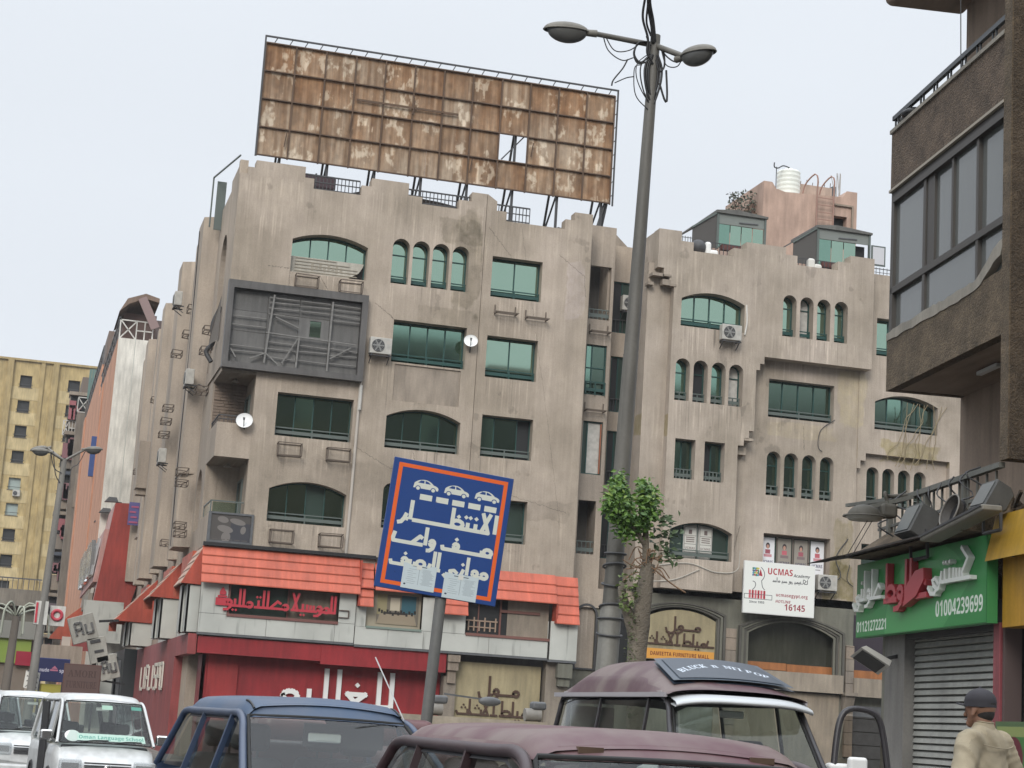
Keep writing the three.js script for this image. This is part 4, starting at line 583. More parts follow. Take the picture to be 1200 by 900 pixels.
  const fur = part(S, 'carved_cabinet', hb, M([0.34, 0.26, 0.2], 0.7));
  part(S, 'side_shop', [box(31.3, 33.2, 4.0, 6.4, z - 0.3, z - 0.2)], M([0.03, 0.022, 0.03], 0.5)); part(S, 'sill_band', [box(31.3, 33.2, 3.98, 4.3, z - 0.19, z - 0.1)], M([0.42, 0.17, 0.06], 0.5, { map: grimeT }));
  part(S, 'wall', [box(31.26, 36.4, -0.6, 6.62, z - 0.6, z - 0.31)], mGreenWall);
  for (let i = 0; i < 7; i++) part(S, 'shutter_slat', [box(31.3, 33.4, -0.5 + i * 0.5, -0.03 + i * 0.5, z - 0.3, z - 0.24 + 0.02 * (i % 2))], mIronGray);
  part(S, 'street_wall', [box(25.6, 30.7, -0.6, 3.3, z - 0.02, z + 0.06)], M([0.32, 0.27, 0.21], 0.85, { map: grimeT }));
}
{ // white board of the academy
  const t = thing('academy_sign', 'white academy board with red and black print and a head logo', 'sign', [26.4, 6.1, -64]);
  part(t, 'board', [box(26.42, 29.32, 6.1, 8.06, -64.12, -64.02)], mWhitePaint);
  const T = textTex(1024, 692, '#d9dad4', (g) => {
    g.fillStyle = '#a02632'; g.font = 'bold 120px sans-serif'; g.fillText('UCMAS', 330, 155, 375); g.fillStyle = '#33363a'; g.font = 'italic bold 56px sans-serif'; g.fillText('Academy', 712, 165, 240);
    arabicOn(g, 'AkAdymy yw sy mAs', 930, 250, 62, 520, '#3d3f43', 0.15);
    g.fillStyle = '#8a2f3a'; g.font = 'bold 62px sans-serif'; g.fillText('ucmasegypt.org', 462, 445, 470); g.font = 'italic bold 52px sans-serif'; g.fillText('HOTLINE', 455, 530, 250); g.font = 'bold 120px sans-serif'; g.fillText('16145', 590, 625, 310);
    g.fillStyle = '#3a3d41'; g.font = 'bold 44px sans-serif'; g.fillText('Since 1993', 80, 560, 260);
    // two profiles
    g.lineWidth = 9; g.strokeStyle = '#3c3f44'; g.beginPath(); g.moveTo(120, 265); g.bezierCurveTo(190, 270, 170, 350, 120, 380); g.stroke(); g.beginPath(); g.moveTo(235, 70); g.bezierCurveTo(320, 130, 290, 220, 250, 250); g.bezierCurveTo(260, 320, 260, 350, 300, 372); g.stroke();
    const cols = ['#3c7d5a', '#4a86a8', '#7a9a55', '#c8b04a', '#56606a', '#3f6f8a', '#aa3a44']; for (let i = 0; i < 16; i++) { g.fillStyle = cols[i % 7]; g.beginPath(); g.ellipse(125 + (i % 4) * 24, 90 + Math.floor(i / 4) * 30, 17, 13, i, 0, 7); g.fill(); }
    g.fillStyle = '#9c2b38'; g.beginPath(); g.moveTo(230, 90); g.lineTo(262, 190); g.lineTo(205, 185); g.fill();
    for (let i = 0; i < 6; i++) { g.fillStyle = i % 2 ? '#a02632' : '#c06068'; g.fillRect(70 + i * 42, 385, 30, 110); } g.strokeStyle = '#5a5d60'; g.lineWidth = 8; g.strokeRect(8, 440, 400, 62);
  });
  part(t, 'print', [quad(V(26.44, 6.12, -64.013), V(29.3, 6.12, -64.013), V(29.3, 8.04, -64.013), V(26.44, 8.04, -64.013))], printed(T, 0.5), { uv: true });
  part(t, 'bracket', [box(26.6, 26.7, 6.4, 7.8, -64.6, -64.12), box(29.05, 29.15, 6.4, 7.8, -64.6, -64.12)], mIron);
}
for (let i = 0; i < 4; i++) { // posters behind the four panes above it
  const x0 = 27.47 + i * 0.69, grey = i === 1 || i === 2, t = thing('window_poster', ['white portrait poster in the first pane above the academy board', 'grey portrait poster in the second pane above the academy board', 'grey portrait poster in the third pane above the academy board', 'white portrait poster in the last pane by the air conditioner'][i], 'poster', [x0, 7.8, -64.95]);
  const bg = grey ? '#908a80' : '#dcdde0';
  const T = textTex(128, 270, bg, (g) => { g.fillStyle = '#3a3234'; g.beginPath(); g.ellipse(64, 62, 20, 24, 0, 0, 7); g.fill(); g.fillStyle = '#b98d7c'; g.beginPath(); g.ellipse(64, 70, 13, 17, 0, 0, 7); g.fill(); g.fillStyle = i % 2 ? '#b8606a' : '#9a5560'; g.fillRect(40, 92, 48, 34); g.fillStyle = grey ? '#7a6a6a' : '#c08a90'; g.fillRect(26, 130, 78, 22); g.fillStyle = '#3a3a52'; g.font = 'bold 36px sans-serif'; g.textAlign = 'center'; g.fillText('UCMAS', 64, 205, 108); g.fillStyle = '#777'; g.fillRect(30, 220, 68, 6); });
  part(t, 'sheet', [box(x0, x0 + 0.56, 7.78, 9.12, -64.99, -64.975)], grey ? M([0.28, 0.25, 0.22], 0.7) : mWhitePaint); part(t, 'print', [quad(V(x0 + 0.01, 7.8, -64.97), V(x0 + 0.55, 7.8, -64.97), V(x0 + 0.55, 9.1, -64.97), V(x0 + 0.01, 9.1, -64.97))], printed(T, 0.5), { uv: true });
}
for (let i = 0; i < 2; i++) { const x0 = 24.1 + i * 0.62, t = thing('window_poster', ['left white notice in the arched window over the furniture mall sign', 'right white notice in the arched window over the furniture mall sign'][i], 'poster', [x0, 8, -64.4]); part(t, 'print', [quad(V(x0, 8.2, -64.395), V(x0 + 0.5, 8.2, -64.395), V(x0 + 0.5, 9.18, -64.395), V(x0, 9.18, -64.395))], printed(textTex(100, 190, '#c4c2ba', (g) => { g.strokeStyle = '#77756e'; g.lineWidth = 4; g.strokeRect(3, 3, 94, 62); g.strokeRect(3, 65, 94, 62); g.strokeRect(3, 127, 94, 60); g.fillStyle = '#6d5f5c'; g.fillRect(36, 22, 26, 32); for (let k = 0; k < 3; k++) g.fillRect(16, 76 + k * 15, 68, 7); g.font = 'bold 24px sans-serif'; g.fillText('UCMAS', 8, 164, 84); }), 0.6), { uv: true }); part(t, 'sheet', [box(x0 - 0.01, x0 + 0.51, 8.19, 9.19, -64.41, -64.4)], mWhitePaint); }
// ---------------------------------------------------------------- rusty billboard on the roof
{
  const t = thing('billboard', 'large rusty bare sheet metal billboard standing on the roof with one panel missing', 'billboard', [14, 20, -66]);
  const X0 = 7.02, X1 = 20.95, Y0 = 21.78, Y1 = 26.2, z = -66, nc = 12, nr = 4, cw = (X1 - X0) / nc, rh = (Y1 - Y0) / nr, r = rng(77);
  for (let i = 0; i < nc; i++) for (let j = 0; j < nr; j++) {
    if (i === 8 && j === 1) continue;
    const split = (j < 2 && r() < 0.7) ? [0, 0.42 + 0.16 * r(), 1] : [0, 1];
    for (let k = 0; k + 1 < split.length; k++) {
      const a = X0 + cw * (i + split[k]) + (k ? 0.002 : 0.012), b = X0 + cw * (i + split[k + 1]) - (k + 2 < split.length ? 0 : 0.012), y0 = Y0 + rh * j + 0.012, y1 = Y0 + rh * (j + 1) - 0.012;
      const g = box(a, b, y0, y1, -0.01, 0.01); part(t, 'sheet_panel', [g.translate(0, 0, z + 0.03 * (r() - 0.5))], mRustSheet);
    }
  }
  for (let i = 0; i <= nc; i++) { const x = X0 + cw * i; part(t, 'upright', [box(x - 0.026, x + 0.026, Y0 - 0.05, Y1, z + 0.03, z + 0.1)], mRustBar); }
  for (let j = 0; j <= nr; j++) part(t, 'crossbar', [box(X0, X1, Y0 + rh * j - 0.022, Y0 + rh * j + 0.022, z + 0.02, z + 0.11)], mRustBar);
  part(t, 'crossbar', [box(X0 + 3.6, X0 + 7.6, 24.42, 24.5, z + 0.1, z + 0.14)], mRustBar);
  part(t, 'outer_frame', [box(X0 - 0.06, X1 + 0.14, Y1 + 0.22, Y1 + 0.28, z + 0.05, z + 0.11), box(X1 + 0.08, X1 + 0.14, Y0 - 0.1, Y1 + 0.22, z + 0.05, z + 0.11), box(X0 - 0.06, X0, Y0 - 0.06, Y1 + 0.22, z + 0.03, z + 0.11)], mIron);
  const ties = []; for (let i = 0; i < 24; i++) { const x = X0 + 0.3 + i * 0.58; ties.push(bar(V(x, Y1, z + 0.07), V(x + 0.12, Y1 + 0.24, z + 0.07), 0.035)); } for (let j = 0; j < 8; j++) { const y = Y0 + 0.25 + j * 0.56; ties.push(bar(V(X1, y, z + 0.06), V(X1 + 0.1, y + 0.12, z + 0.06), 0.03)); } part(t, 'tie', ties, mIron);
  const sup = []; for (let i = 0; i < 8; i++) { const x = X0 + 0.9 + i * 1.82; sup.push(bar(V(x, 19.3, z - 0.12), V(x, Y1 - 0.2, z - 0.12), 0.09), bar(V(x, 19.3, z - 2.6), V(x, Y1 - 1.5, z - 0.12), 0.08), bar(V(x, 20.6, z - 2.0), V(x, 22, z - 0.12), 0.06)); } sup.push(bar(V(16.5, 23.0, z - 0.1), V(17.5, 24.2, z - 0.1), 0.05), bar(V(20.2, 19.3, z - 0.3), V(20.9, 22.2, z - 0.1), 0.09), bar(V(20.6, 19.4, z - 0.6), V(20.9, 22.0, z - 0.1), 0.09)); part(t, 'support', sup, mIron);
  for (let i = 0; i < 5; i++) part(t, 'loose_bar', [bar(V(X0 + 1 + i * 2.4, 22.2 + (i % 3), z + 0.13), V(X0 + 1.06 + i * 2.4, 22.75 + (i % 3), z + 0.16), 0.04)], mRustBar);
}
{ // roof of the left block
  const rail = (x0, x1, y0, y1, lab) => { const t = thing('roof_railing', lab, 'railing', [x0, y0, -64.3]); const g = [bar(V(x0, y1, -64.3), V(x1, y1, -64.3), 0.05), bar(V(x0, (y0 + y1) / 2 + 0.05, -64.3), V(x1, (y0 + y1) / 2 + 0.05, -64.3), 0.035), bar(V(x0, y0 + 0.08, -64.3), V(x1, y0 + 0.08, -64.3), 0.04)]; part(t, 'rail', g, mIron); const n = Math.round((x1 - x0) / 0.14), b = []; for (let i = 0; i <= n; i++) b.push(bar(V(lerp(x0, x1, i / n), y0 - 0.2, -64.32), V(lerp(x0, x1, i / n), y1, -64.32), 0.028)); part(t, 'bars', b, mIron); };
  rail(8.7, 10.75, 20.2, 20.78, 'dark roof railing in the leftmost notch under the billboard'); rail(12.55, 15.0, 20.2, 20.74, 'dark roof railing in the middle notch under the billboard'); rail(15.95, 17.3, 19.98, 20.62, 'dark roof railing in the rightmost notch under the billboard');
  const t = thing('roof_hut', 'dark roof shed with a sagging cover under the billboard', 'shed', [13, 19.4, -69]);
  part(t, 'wall', [box(10.6, 17.6, 19.3, 21.1, -73, -68.6)], mCore); part(t, 'cover', [ext([[10.3, 21.0], [12, 21.5], [14.6, 21.35], [17.7, 21.05], [17.7, 21.2], [14.6, 21.6], [12, 21.75], [10.3, 21.25]], -73.2, -68.3)], M([0.1, 0.085, 0.075], 0.9));
  const u = thing('roof_wall', 'low brown roof wall with a raised end right of the billboard legs', 'wall', [18.5, 19.4, -68]); part(u, 'wall', [ext([[17.2, 19.3], [19.9, 19.3], [19.9, 21.1], [19.5, 21.15], [18.9, 20.75], [17.2, 20.9]], -68.4, -68)], mDarkStucco); part(u, 'coping', [box(17.1, 19.0, 20.5, 20.6, -68.0, -67.9)], mCore);
  const v = thing('water_tank', 'dark round water tank half hidden under the right end of the billboard', 'water tank', [16.2, 19.5, -67.4]); part(v, 'drum', [cyl(V(15.4, 20.9, -67.4), V(16.6, 20.7, -67.4), 0.42, 0.42, 18)], mBlack); part(v, 'stand', [box(15.5, 15.6, 19.3, 20.5, -67.5, -67.3), box(16.4, 16.5, 19.3, 20.4, -67.5, -67.3)], mIron);
  const w = thing('storage_bundle', 'dark purple covered bundle on the roof left of the billboard legs', 'bundle', [9.3, 20.5, -65.5]); part(w, 'cover', [rbox(8.75, 10.0, 20.55, 21.12, -66.2, -65.2, 0.12, 3)], M([0.045, 0.025, 0.03], 0.8)); part(w, 'strap', [box(9.2, 9.26, 20.54, 21.135, -66.21, -65.19)], mIron);
}
{ // roof of the right wing
  const pink = M([0.56, 0.40, 0.325], 0.9, { map: grimeT });
  const t = thing('roof_house', 'pink plastered stair house on the roof of the right wing', 'roof house', [32, 19.3, -72]);
  part(t, 'wall', [ext([[30.0, 19.3], [34.45, 19.3], [34.45, 25.75], [33.95, 25.75], [33.75, 25.45], [31.0, 25.3], [30.55, 25.4], [30.35, 25.68], [29.95, 25.68]], -76.5, -72, [rectP(33.3, 33.98, 23.6, 24.55)])], pink);
  part(t, 'opening', [box(33.3, 33.98, 23.6, 24.55, -72.5, -72.4)], mDark);
  part(t, 'moulding', [box(33.35, 34.25, 25.0, 25.08, -72, -71.9), box(34.17, 34.25, 23.8, 25.0, -72, -71.9)], mStone);
  part(t, 'side_wing', [ext([[28.9, 19.3], [30.0, 19.3], [30.0, 25.0], [29.7, 24.9], [28.9, 23.6]], -76, -73)], pink);
  const u = thing('roof_block', 'pale plaster block behind the roof ladder', 'roof block', [33, 25, -74]); part(u, 'wall', [box(33.0, 34.6, 25.0, 26.8, -77.5, -75)], M([0.52, 0.40, 0.33], 0.9, { map: grimeT })); part(u, 'plate', [box(34.62, 34.8, 25.3, 26.9, -75.5, -75)], mIronGray); part(u, 'rods', Array.from({ length: 6 }, (_, i) => bar(V(33.2 + i * 0.3, 26.7, -75.5), V(33.25 + i * 0.3, 27.1 + 0.1 * (i % 2), -75.5), 0.025)), mRustBar);
  const l = thing('ladder', 'rusty ladder with curved hand rails on the pink roof house', 'ladder', [32.7, 23, -71.8]);
  for (const x of [32.42, 33.22]) part(l, 'rail', [tube([[x, 22.6, -71.8], [x, 25.3, -71.8], [x, 26.15, -71.8], [x - 0.06, 26.3, -71.9], [x - 0.35, 25.9, -72.3], [x - 0.45, 25.4, -72.4]], 0.035, 30, 6)], M([0.3, 0.18, 0.14], 0.8)); for (let i = 0; i < 8; i++) part(l, 'rung', [bar(V(32.42, 22.9 + i * 0.33, -71.8), V(33.22, 22.9 + i * 0.33, -71.8), 0.03)], M([0.3, 0.18, 0.14], 0.8));
  const k = thing('water_tank', 'white ribbed plastic water tank on top of the pink roof house', 'water tank', [31.55, 25.3, -73]); const pr = [[0, 0]]; for (let i = 0; i <= 20; i++) pr.push([0.52 + 0.015 * Math.cos(i * 1.9), i * 0.062]); pr.push([0.46, 1.3], [0.2, 1.38], [0.16, 1.44], [0, 1.44]); part(k, 'shell', [lathe(pr, 28).translate(31.55, 25.3, -73)], M([0.66, 0.68, 0.62], 0.5)); part(k, 'pipe', [tube([[31.55, 26.75, -72.9], [31.1, 26.7, -72.6], [30.7, 26.45, -72.3], [30.5, 26.45, -72.2], [30.5, 26.65, -72.2]], 0.03, 20, 6), bar(V(30.65, 25.3, -72.3), V(30.65, 26.5, -72.3), 0.03)], mIron);
  const frame = mGrayFrame;
  const cabin = (lab, x0, x1, y0, y1, open) => {
    const c = thing('roof_cabin', lab, 'roof cabin', [x0, y0, -65]); const z = -65.2, xm = x0 + 1.05, zb = -67.2, yb = y1 - 0.15;
    part(c, 'post', [box(xm - 0.05, xm + 0.05, y0, y1, z - 0.1, z), box(x1 - 0.08, x1, y0, y1, z - 0.1, z), box(x0, x0 + 0.08, y0, y1 - 0.75, zb, zb + 0.1)], frame);
    part(c, 'roof', [ext([[xm - 0.1, y1], [x1 + 0.05, y1], [x1 + 0.05, y1 + 0.08], [xm + 0.8, y1 + 0.2], [xm - 0.1, y1 + 0.1]], z - 2.5, z + 0.06), ext([[x0 - 0.05, y1 - 0.76], [xm, y1 + 0.0], [xm, y1 + 0.06], [x0 - 0.05, y1 - 0.7]], zb, z + 0.02)], M([0.15, 0.15, 0.14], 0.6, { map: grimeT }));
    part(c, 'side_screen', [ext([[x0, y0], [xm - 0.05, y0], [xm - 0.05, y1], [x0, y1 - 0.75]], z - 0.06, z - 0.03)], M([0.07, 0.065, 0.06], 0.8)); part(c, 'roof_edge', [bar(V(x0 - 0.05, y1 - 0.75, z), V(xm, y1 + 0.03, z), 0.06)], frame);
    part(c, 'fascia', [box(xm + 0.05, x1 - 0.08, y1 - 0.42, y1, z - 0.08, z - 0.04)], M([0.17, 0.185, 0.17], 0.5));
    const n = 4, w = (x1 - 0.08 - xm - 0.05) / n; for (let i = 0; i < n; i++) { if (open && i === 3) { part(c, 'opening', [box(xm + 0.05 + w * i, xm + 0.05 + w * (i + 1), y0 + 0.4, y1 - 0.42, z - 0.5, z - 0.4)], mDark); continue; } part(c, 'pane', [box(xm + 0.07 + w * i, xm + 0.03 + w * (i + 1), y0 + 0.05, y1 - 0.44, z - 0.06 - 0.01 * i, z - 0.045 - 0.01 * i)], i ? mGlassA : mGlassB); }
    if (open) { const q = part(c, 'casement', [box(x1 + 0.02, x1 + 0.64, y0 + 0.3, y1 - 0.42, z, z + 0.05)], frame); part(q, 'pane', [box(x1 + 0.08, x1 + 0.58, y0 + 0.36, y1 - 0.48, z + 0.05, z + 0.06)], M([0.5, 0.5, 0.52], 0.4)); }
    part(c, 'planter', [box(xm + 0.1, x1 - 0.7, y0 - 0.1, y0 + 0.12, z + 0.05, z + 0.25)], M([0.09, 0.03, 0.025], 0.7));
    const rl = [bar(V(x0, y0 + 0.05, z + 0.5), V(xm + 1.1, y0 + 0.05, z + 0.5), 0.03)]; for (let i = 0; i < 14; i++) rl.push(bar(V(x0 + i * 0.16, y0 - 0.55, z + 0.5), V(x0 + i * 0.16, y0 + 0.05, z + 0.5), 0.025)); part(c, 'rail', rl, mIron);
    part(c, 'motor', [cyl(V(xm + 1.3, y1 - 0.2, z - 0.2), V(xm + 1.3, y1 - 0.35, z - 0.2), 0.1, 0.1, 10), bar(V(xm + 0.9, y1 - 0.3, z - 0.02), V(xm + 1.7, y1 - 0.26, z - 0.02), 0.04)], mIronGray);
  };
  cabin('left green glass roof cabin on the right wing', 24.2, 27.3, 20.35, 21.8, false); cabin('right green glass roof cabin with its casement open', 28.5, 31.85, 20.2, 21.75, true);
  const b1 = thing('storage_sacks', 'pale sacks and a round pot beside the left roof cabin', 'sacks', [24.2, 19.8, -64.8]); part(b1, 'pot', [new THREE.SphereGeometry(0.32, 16, 10).translate(24.3, 20.15, -64.8)], mIron); part(b1, 'sacks', [rbox(24.55, 24.8, 19.75, 20.4, -64.9, -64.6, 0.1, 3), rbox(24.7, 25.1, 19.75, 20.1, -64.85, -64.6, 0.1, 3)], mWhitePaint);
  const b2 = thing('storage_sacks', 'pale sacks behind the railing beside the right roof cabin', 'sacks', [29, 19.8, -64.8]); part(b2, 'sacks', [rbox(28.9, 29.2, 19.75, 20.3, -64.9, -64.6, 0.1, 3), rbox(29.15, 29.5, 19.75, 20.1, -64.85, -64.6, 0.1, 3), rbox(27.3, 27.75, 20.05, 20.35, -64.9, -64.6, 0.1, 3)], M([0.55, 0.54, 0.5], 0.8));
}
// ---------------------------------------------------------------- leaves and plants
function leaves(n, seed, at, size, m, parent, name) { // many small folded leaves joined into one mesh
  const r = rng(seed), pos = [], nor = [], P = V(), q = new THREE.Quaternion(), e = new THREE.Euler();
  for (let i = 0; i < n; i++) {
    const p = at(r); if (!p) continue; const s = size * (0.6 + 0.8 * r()); e.set((r() - 0.5) * 2.2 + 0.5, r() * 6.28, (r() - 0.5) * 1.2); q.setFromEuler(e);
    const L = [V(0, 0, 0), V(0.28, 0.05, 0.5), V(0, -0.05, 0.5), V(-0.28, 0.05, 0.5), V(0, -0.16, 1)].map((v) => v.multiplyScalar(s).applyQuaternion(q).add(p));
    for (const [a, b, c] of [[0, 2, 1], [1, 2, 4], [0, 3, 2], [3, 4, 2]]) for (const k of [a, b, c]) pos.push(L[k].x, L[k].y, L[k].z);
  }
  const g = new THREE.BufferGeometry(); g.setAttribute('position', new THREE.Float32BufferAttribute(pos, 3)); g.computeVertexNormals(); return part(parent, name, [g], m);
}
{
  const t = thing('roof_bush', 'small grey green bush on the roof left of the pink roof house', 'plant', [29.2, 23.5, -73]); const b = []; const r = rng(3); for (let i = 0; i < 9; i++) b.push(bar(V(29.4, 23, -73), V(28.8 + r() * 1.2, 24.6 + r() * 0.9, -73.4 + r() * 0.8), 0.03)); part(t, 'stem', b, mBrown);
  leaves(420, 5, (q) => { const a = q() * 6.28, k = Math.sqrt(q()) * 0.75, h = q(); return V(29.4 + Math.cos(a) * k, 23.9 + h * 1.4, -73 + Math.sin(a) * k * 0.7); }, 0.15, M([0.075, 0.085, 0.06], 0.8), t, 'foliage');
  const u = thing('roof_bush', 'thin dry twigs on the roof right of the pink block', 'plant', [34, 25.7, -73]); const c = []; for (let i = 0; i < 8; i++) c.push(bar(V(33.9 + r() * 0.2, 25.6, -73), V(33.6 + r() * 0.8, 26.5 + r() * 0.5, -73), 0.02)); part(u, 'stem', c, M([0.3, 0.28, 0.25], 0.9));
}
{ // the pollarded tree beside the tall lamp post
  const t = thing('street_tree', 'pollarded street tree with one bushy green crown beside the tall lamp post', 'tree', [9.28, -0.4, -26.8]), z = -26.65, bark = M([0.235, 0.205, 0.165], 0.95, { map: grimeT, bumpMap: roughT, bumpScale: 0.02 });
  const limb = (pts, rs, seed) => { const c = new THREE.CatmullRomCurve3(pts.map((p) => V(...p))), n = 24, m = 12, pos = [], id = []; const fr = c.computeFrenetFrames(n); for (let i = 0; i <= n; i++) { const p = c.getPointAt(i / n), k = i / n * (rs.length - 1), k0 = Math.min(rs.length - 2, Math.floor(k)), R = lerp(rs[k0], rs[k0 + 1], k - k0); for (let j = 0; j <= m; j++) { const a = j / m * 6.2832, rr = R * (1 + 0.3 * (fbm(j % m * 0.7 + seed, i * 0.45, 256, 256, 3, seed) - 0.5)); const o = fr.normals[i].clone().multiplyScalar(Math.cos(a) * rr).add(fr.binormals[i].clone().multiplyScalar(Math.sin(a) * rr)).add(p); pos.push(o.x, o.y, o.z); } } for (let i = 0; i < n; i++) for (let j = 0; j < m; j++) { const a = i * (m + 1) + j, b = a + m + 1; id.push(a, b, a + 1, b, b + 1, a + 1); } const g = new THREE.BufferGeometry(); g.setAttribute('position', new THREE.Float32BufferAttribute(pos, 3)); g.setIndex(id); g.computeVertexNormals(); return g; };
  part(t, 'trunk', [limb([[9.34, -0.6, z], [9.32, 1.5, z], [9.3, 2.4, z], [9.32, 3.1, z], [9.36, 3.5, z], [9.4, 3.95, z]], [0.2, 0.155, 0.135, 0.13, 0.155, 0.11], 3)], bark);
  part(t, 'limb', [limb([[9.3, 2.7, z], [9.12, 3.1, z + 0.05], [8.98, 3.5, z + 0.05], [9.0, 3.62, z]], [0.12, 0.095, 0.08, 0.05], 7)], bark); part(t, 'limb', [limb([[9.38, 3.7, z], [9.36, 4.1, z], [9.33, 4.5, z], [9.28, 4.9, z]], [0.08, 0.055, 0.045, 0.03], 9)], bark); part(t, 'limb', [limb([[9.36, 4.2, z], [9.1, 4.5, z + 0.1], [8.9, 4.75, z + 0.1]], [0.04, 0.035, 0.02], 12)], bark);
  const tw = [], r = rng(9); for (let i = 0; i < 34; i++) { const a = r() * 6.28, h = 3.8 + r() * 0.35, L = 0.15 + 0.4 * r() * r(); tw.push(tube([[9.4, h, z], [9.4 + Math.cos(a) * L * 0.6, h + (r() - 0.4) * 0.2, z + Math.sin(a) * L * 0.5], [9.4 + Math.cos(a) * L, h + (r() - 0.6) * 0.3, z + Math.sin(a) * L * 0.7]], 0.009, 8, 4)); } tw.push(tube([[9.42, 3.9, z + 0.1], [9.8, 3.65, z + 0.1], [10.0, 3.55, z + 0.1]], 0.012, 10, 4)); part(t, 'twigs', tw, M([0.2, 0.12, 0.07], 0.9));
  const blobs = [[9.02, 5.1, 0, 0.36], [9.36, 5.0, 0.05, 0.4], [9.62, 4.95, -0.1, 0.3], [8.88, 4.75, 0.1, 0.42], [9.25, 4.68, 0.15, 0.42], [9.55, 4.7, 0.1, 0.3], [8.98, 4.45, 0, 0.33], [9.4, 4.4, 0.05, 0.28], [9.1, 4.25, 0.05, 0.26], [9.45, 4.2, 0, 0.2], [9.0, 5.35, -0.05, 0.2]], q = rng(15), pr = blobs.map((b) => b[3] ** 3), sum = pr.reduce((a, b) => a + b);
  const at = (f0, f = f0 * 0.92) => (rr) => { let k = rr() * sum, i = 0; while (k > pr[i]) k -= pr[i++]; i = Math.min(i, blobs.length - 1); const b = blobs[i], u = rr() * 2 - 1, a = rr() * 6.28, s = Math.sqrt(1 - u * u), d = b[3] * Math.pow(rr(), 0.38) * f * (0.75 + 0.5 * rr()); const p = V(9.08 + (b[0] + d * s * Math.cos(a) - 9.2) * 0.72, 4.8 + (b[1] + d * u * 0.9 - 4.75) * 0.8, z + b[2] + d * s * Math.sin(a) * 0.8); return fbm(p.x * 3.2, p.y * 3.2 + p.z * 2, 256, 256, 2, 5) < 0.36 ? null : p; };
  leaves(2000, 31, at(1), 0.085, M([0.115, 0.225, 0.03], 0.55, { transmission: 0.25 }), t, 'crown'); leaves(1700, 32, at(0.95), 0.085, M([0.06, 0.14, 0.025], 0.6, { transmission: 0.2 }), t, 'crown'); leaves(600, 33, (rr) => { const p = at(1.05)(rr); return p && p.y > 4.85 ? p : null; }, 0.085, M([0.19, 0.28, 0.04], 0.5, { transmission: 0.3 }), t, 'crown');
  leaves(260, 36, (rr) => { const h = 1.6 + rr() * 2.3, a = 2.2 + rr() * 2.2; return V(9.3 + Math.cos(a) * 0.19 + (rr() - 0.5) * 0.1, h, z + 0.1 + Math.abs(Math.sin(a)) * 0.12); }, 0.05, M([0.07, 0.085, 0.035], 0.8), t, 'creeper');
  leaves(60, 34, (rr) => V(9.0 + (rr() - 0.5) * 0.25, 3.2 + rr() * 0.55, z + 0.15 + rr() * 0.1), 0.09, M([0.09, 0.13, 0.03], 0.6), t, 'shoots'); leaves(110, 35, (rr) => V(9.5 + rr() * 0.35, 4.0 + rr() * 0.75, z + (rr() - 0.5) * 0.3), 0.12, M([0.05, 0.085, 0.03], 0.6), t, 'shoots');
}
// ---------------------------------------------------------------- street lamps
function lampHead(t, p, dir, s = 1, tilt = 0) { // a cobra head lantern from its neck p along dir
  const g = (pts, yy) => { const L = new THREE.SphereGeometry(1, 22, 12); return L; };
  const yaw = Math.atan2(-dir[2], dir[0]), put = (q) => q.scale(s, s, s).rotateZ(tilt).rotateY(yaw).translate(...p);
  const shell = new THREE.SphereGeometry(1, 26, 14, 0, 6.2832, 0, Math.PI / 2).scale(0.36, 0.13, 0.17).translate(0.36, 0, 0);
  const lens = new THREE.SphereGeometry(1, 26, 10, 0, 6.2832, Math.PI / 2, Math.PI / 2).scale(0.32, 0.2, 0.155).translate(0.34, -0.005, 0);
  const h = part(t, 'lamp_head', [put(shell), put(new THREE.CylinderGeometry(0.06, 0.05, 0.22, 10).rotateZ(Math.PI / 2).translate(-0.02, -0.01, 0)), put(new THREE.TorusGeometry(1, 0.05, 6, 30).rotateX(Math.PI / 2).scale(0.355, 0.25, 0.168).translate(0.36, -0.005, 0))], M([0.2, 0.19, 0.165], 0.6, { map: grimeT }));
  part(h, 'lens', [put(lens)], M([0.085, 0.085, 0.08], 0.3));
}
{
  const t = thing('street_lamp', 'tall grey twin arm street lamp post in front of the building', 'street lamp', [9.18, -0.5, -28]), A = V(9.18, -0.6, -28), T = V(9.56, 13.1, -28);
  const at = (y) => A.clone().lerp(T, (y + 0.6) / 13.7), grey = M([0.15, 0.145, 0.13], 0.6, { map: grimeT });
  part(t, 'pole', [cyl(at(-0.6), at(3.3), 0.165, 0.15, 20), cyl(at(3.3), at(7.5), 0.148, 0.125, 20), cyl(at(7.5), T, 0.122, 0.085, 20)], grey);
  part(t, 'pole_sleeve', [cyl(at(2.0), at(3.35), 0.178, 0.172, 20)], M([0.3, 0.3, 0.28], 0.7, { map: grimeT }));
  const bands = []; for (const [y, k] of [[2.9, 0.2], [3.15, 0.2], [3.35, 0.19], [3.7, 0.18], [4.0, 0.18], [4.2, 0.17]]) { const p = at(y); bands.push(new THREE.TorusGeometry(k, 0.018, 6, 26).rotateX(Math.PI / 2 + 0.2 * Math.sin(y * 9)).translate(p.x, p.y, p.z)); } part(t, 'band', bands, mIron);
  const hub = at(12.92); part(t, 'arm', [cyl(hub, V(8.35, 12.98, -28.05), 0.05, 0.045, 10)], grey); part(t, 'arm', [cyl(hub, V(9.88, 12.56, -27.4), 0.05, 0.05, 10)], grey);
  lampHead(t, [8.38, 12.98, -28.05], [-1, 0, -0.1], 1.08, -0.03); lampHead(t, [9.86, 12.56, -27.45], [0.42, 0, 0.9], 1.05, -0.06);
}
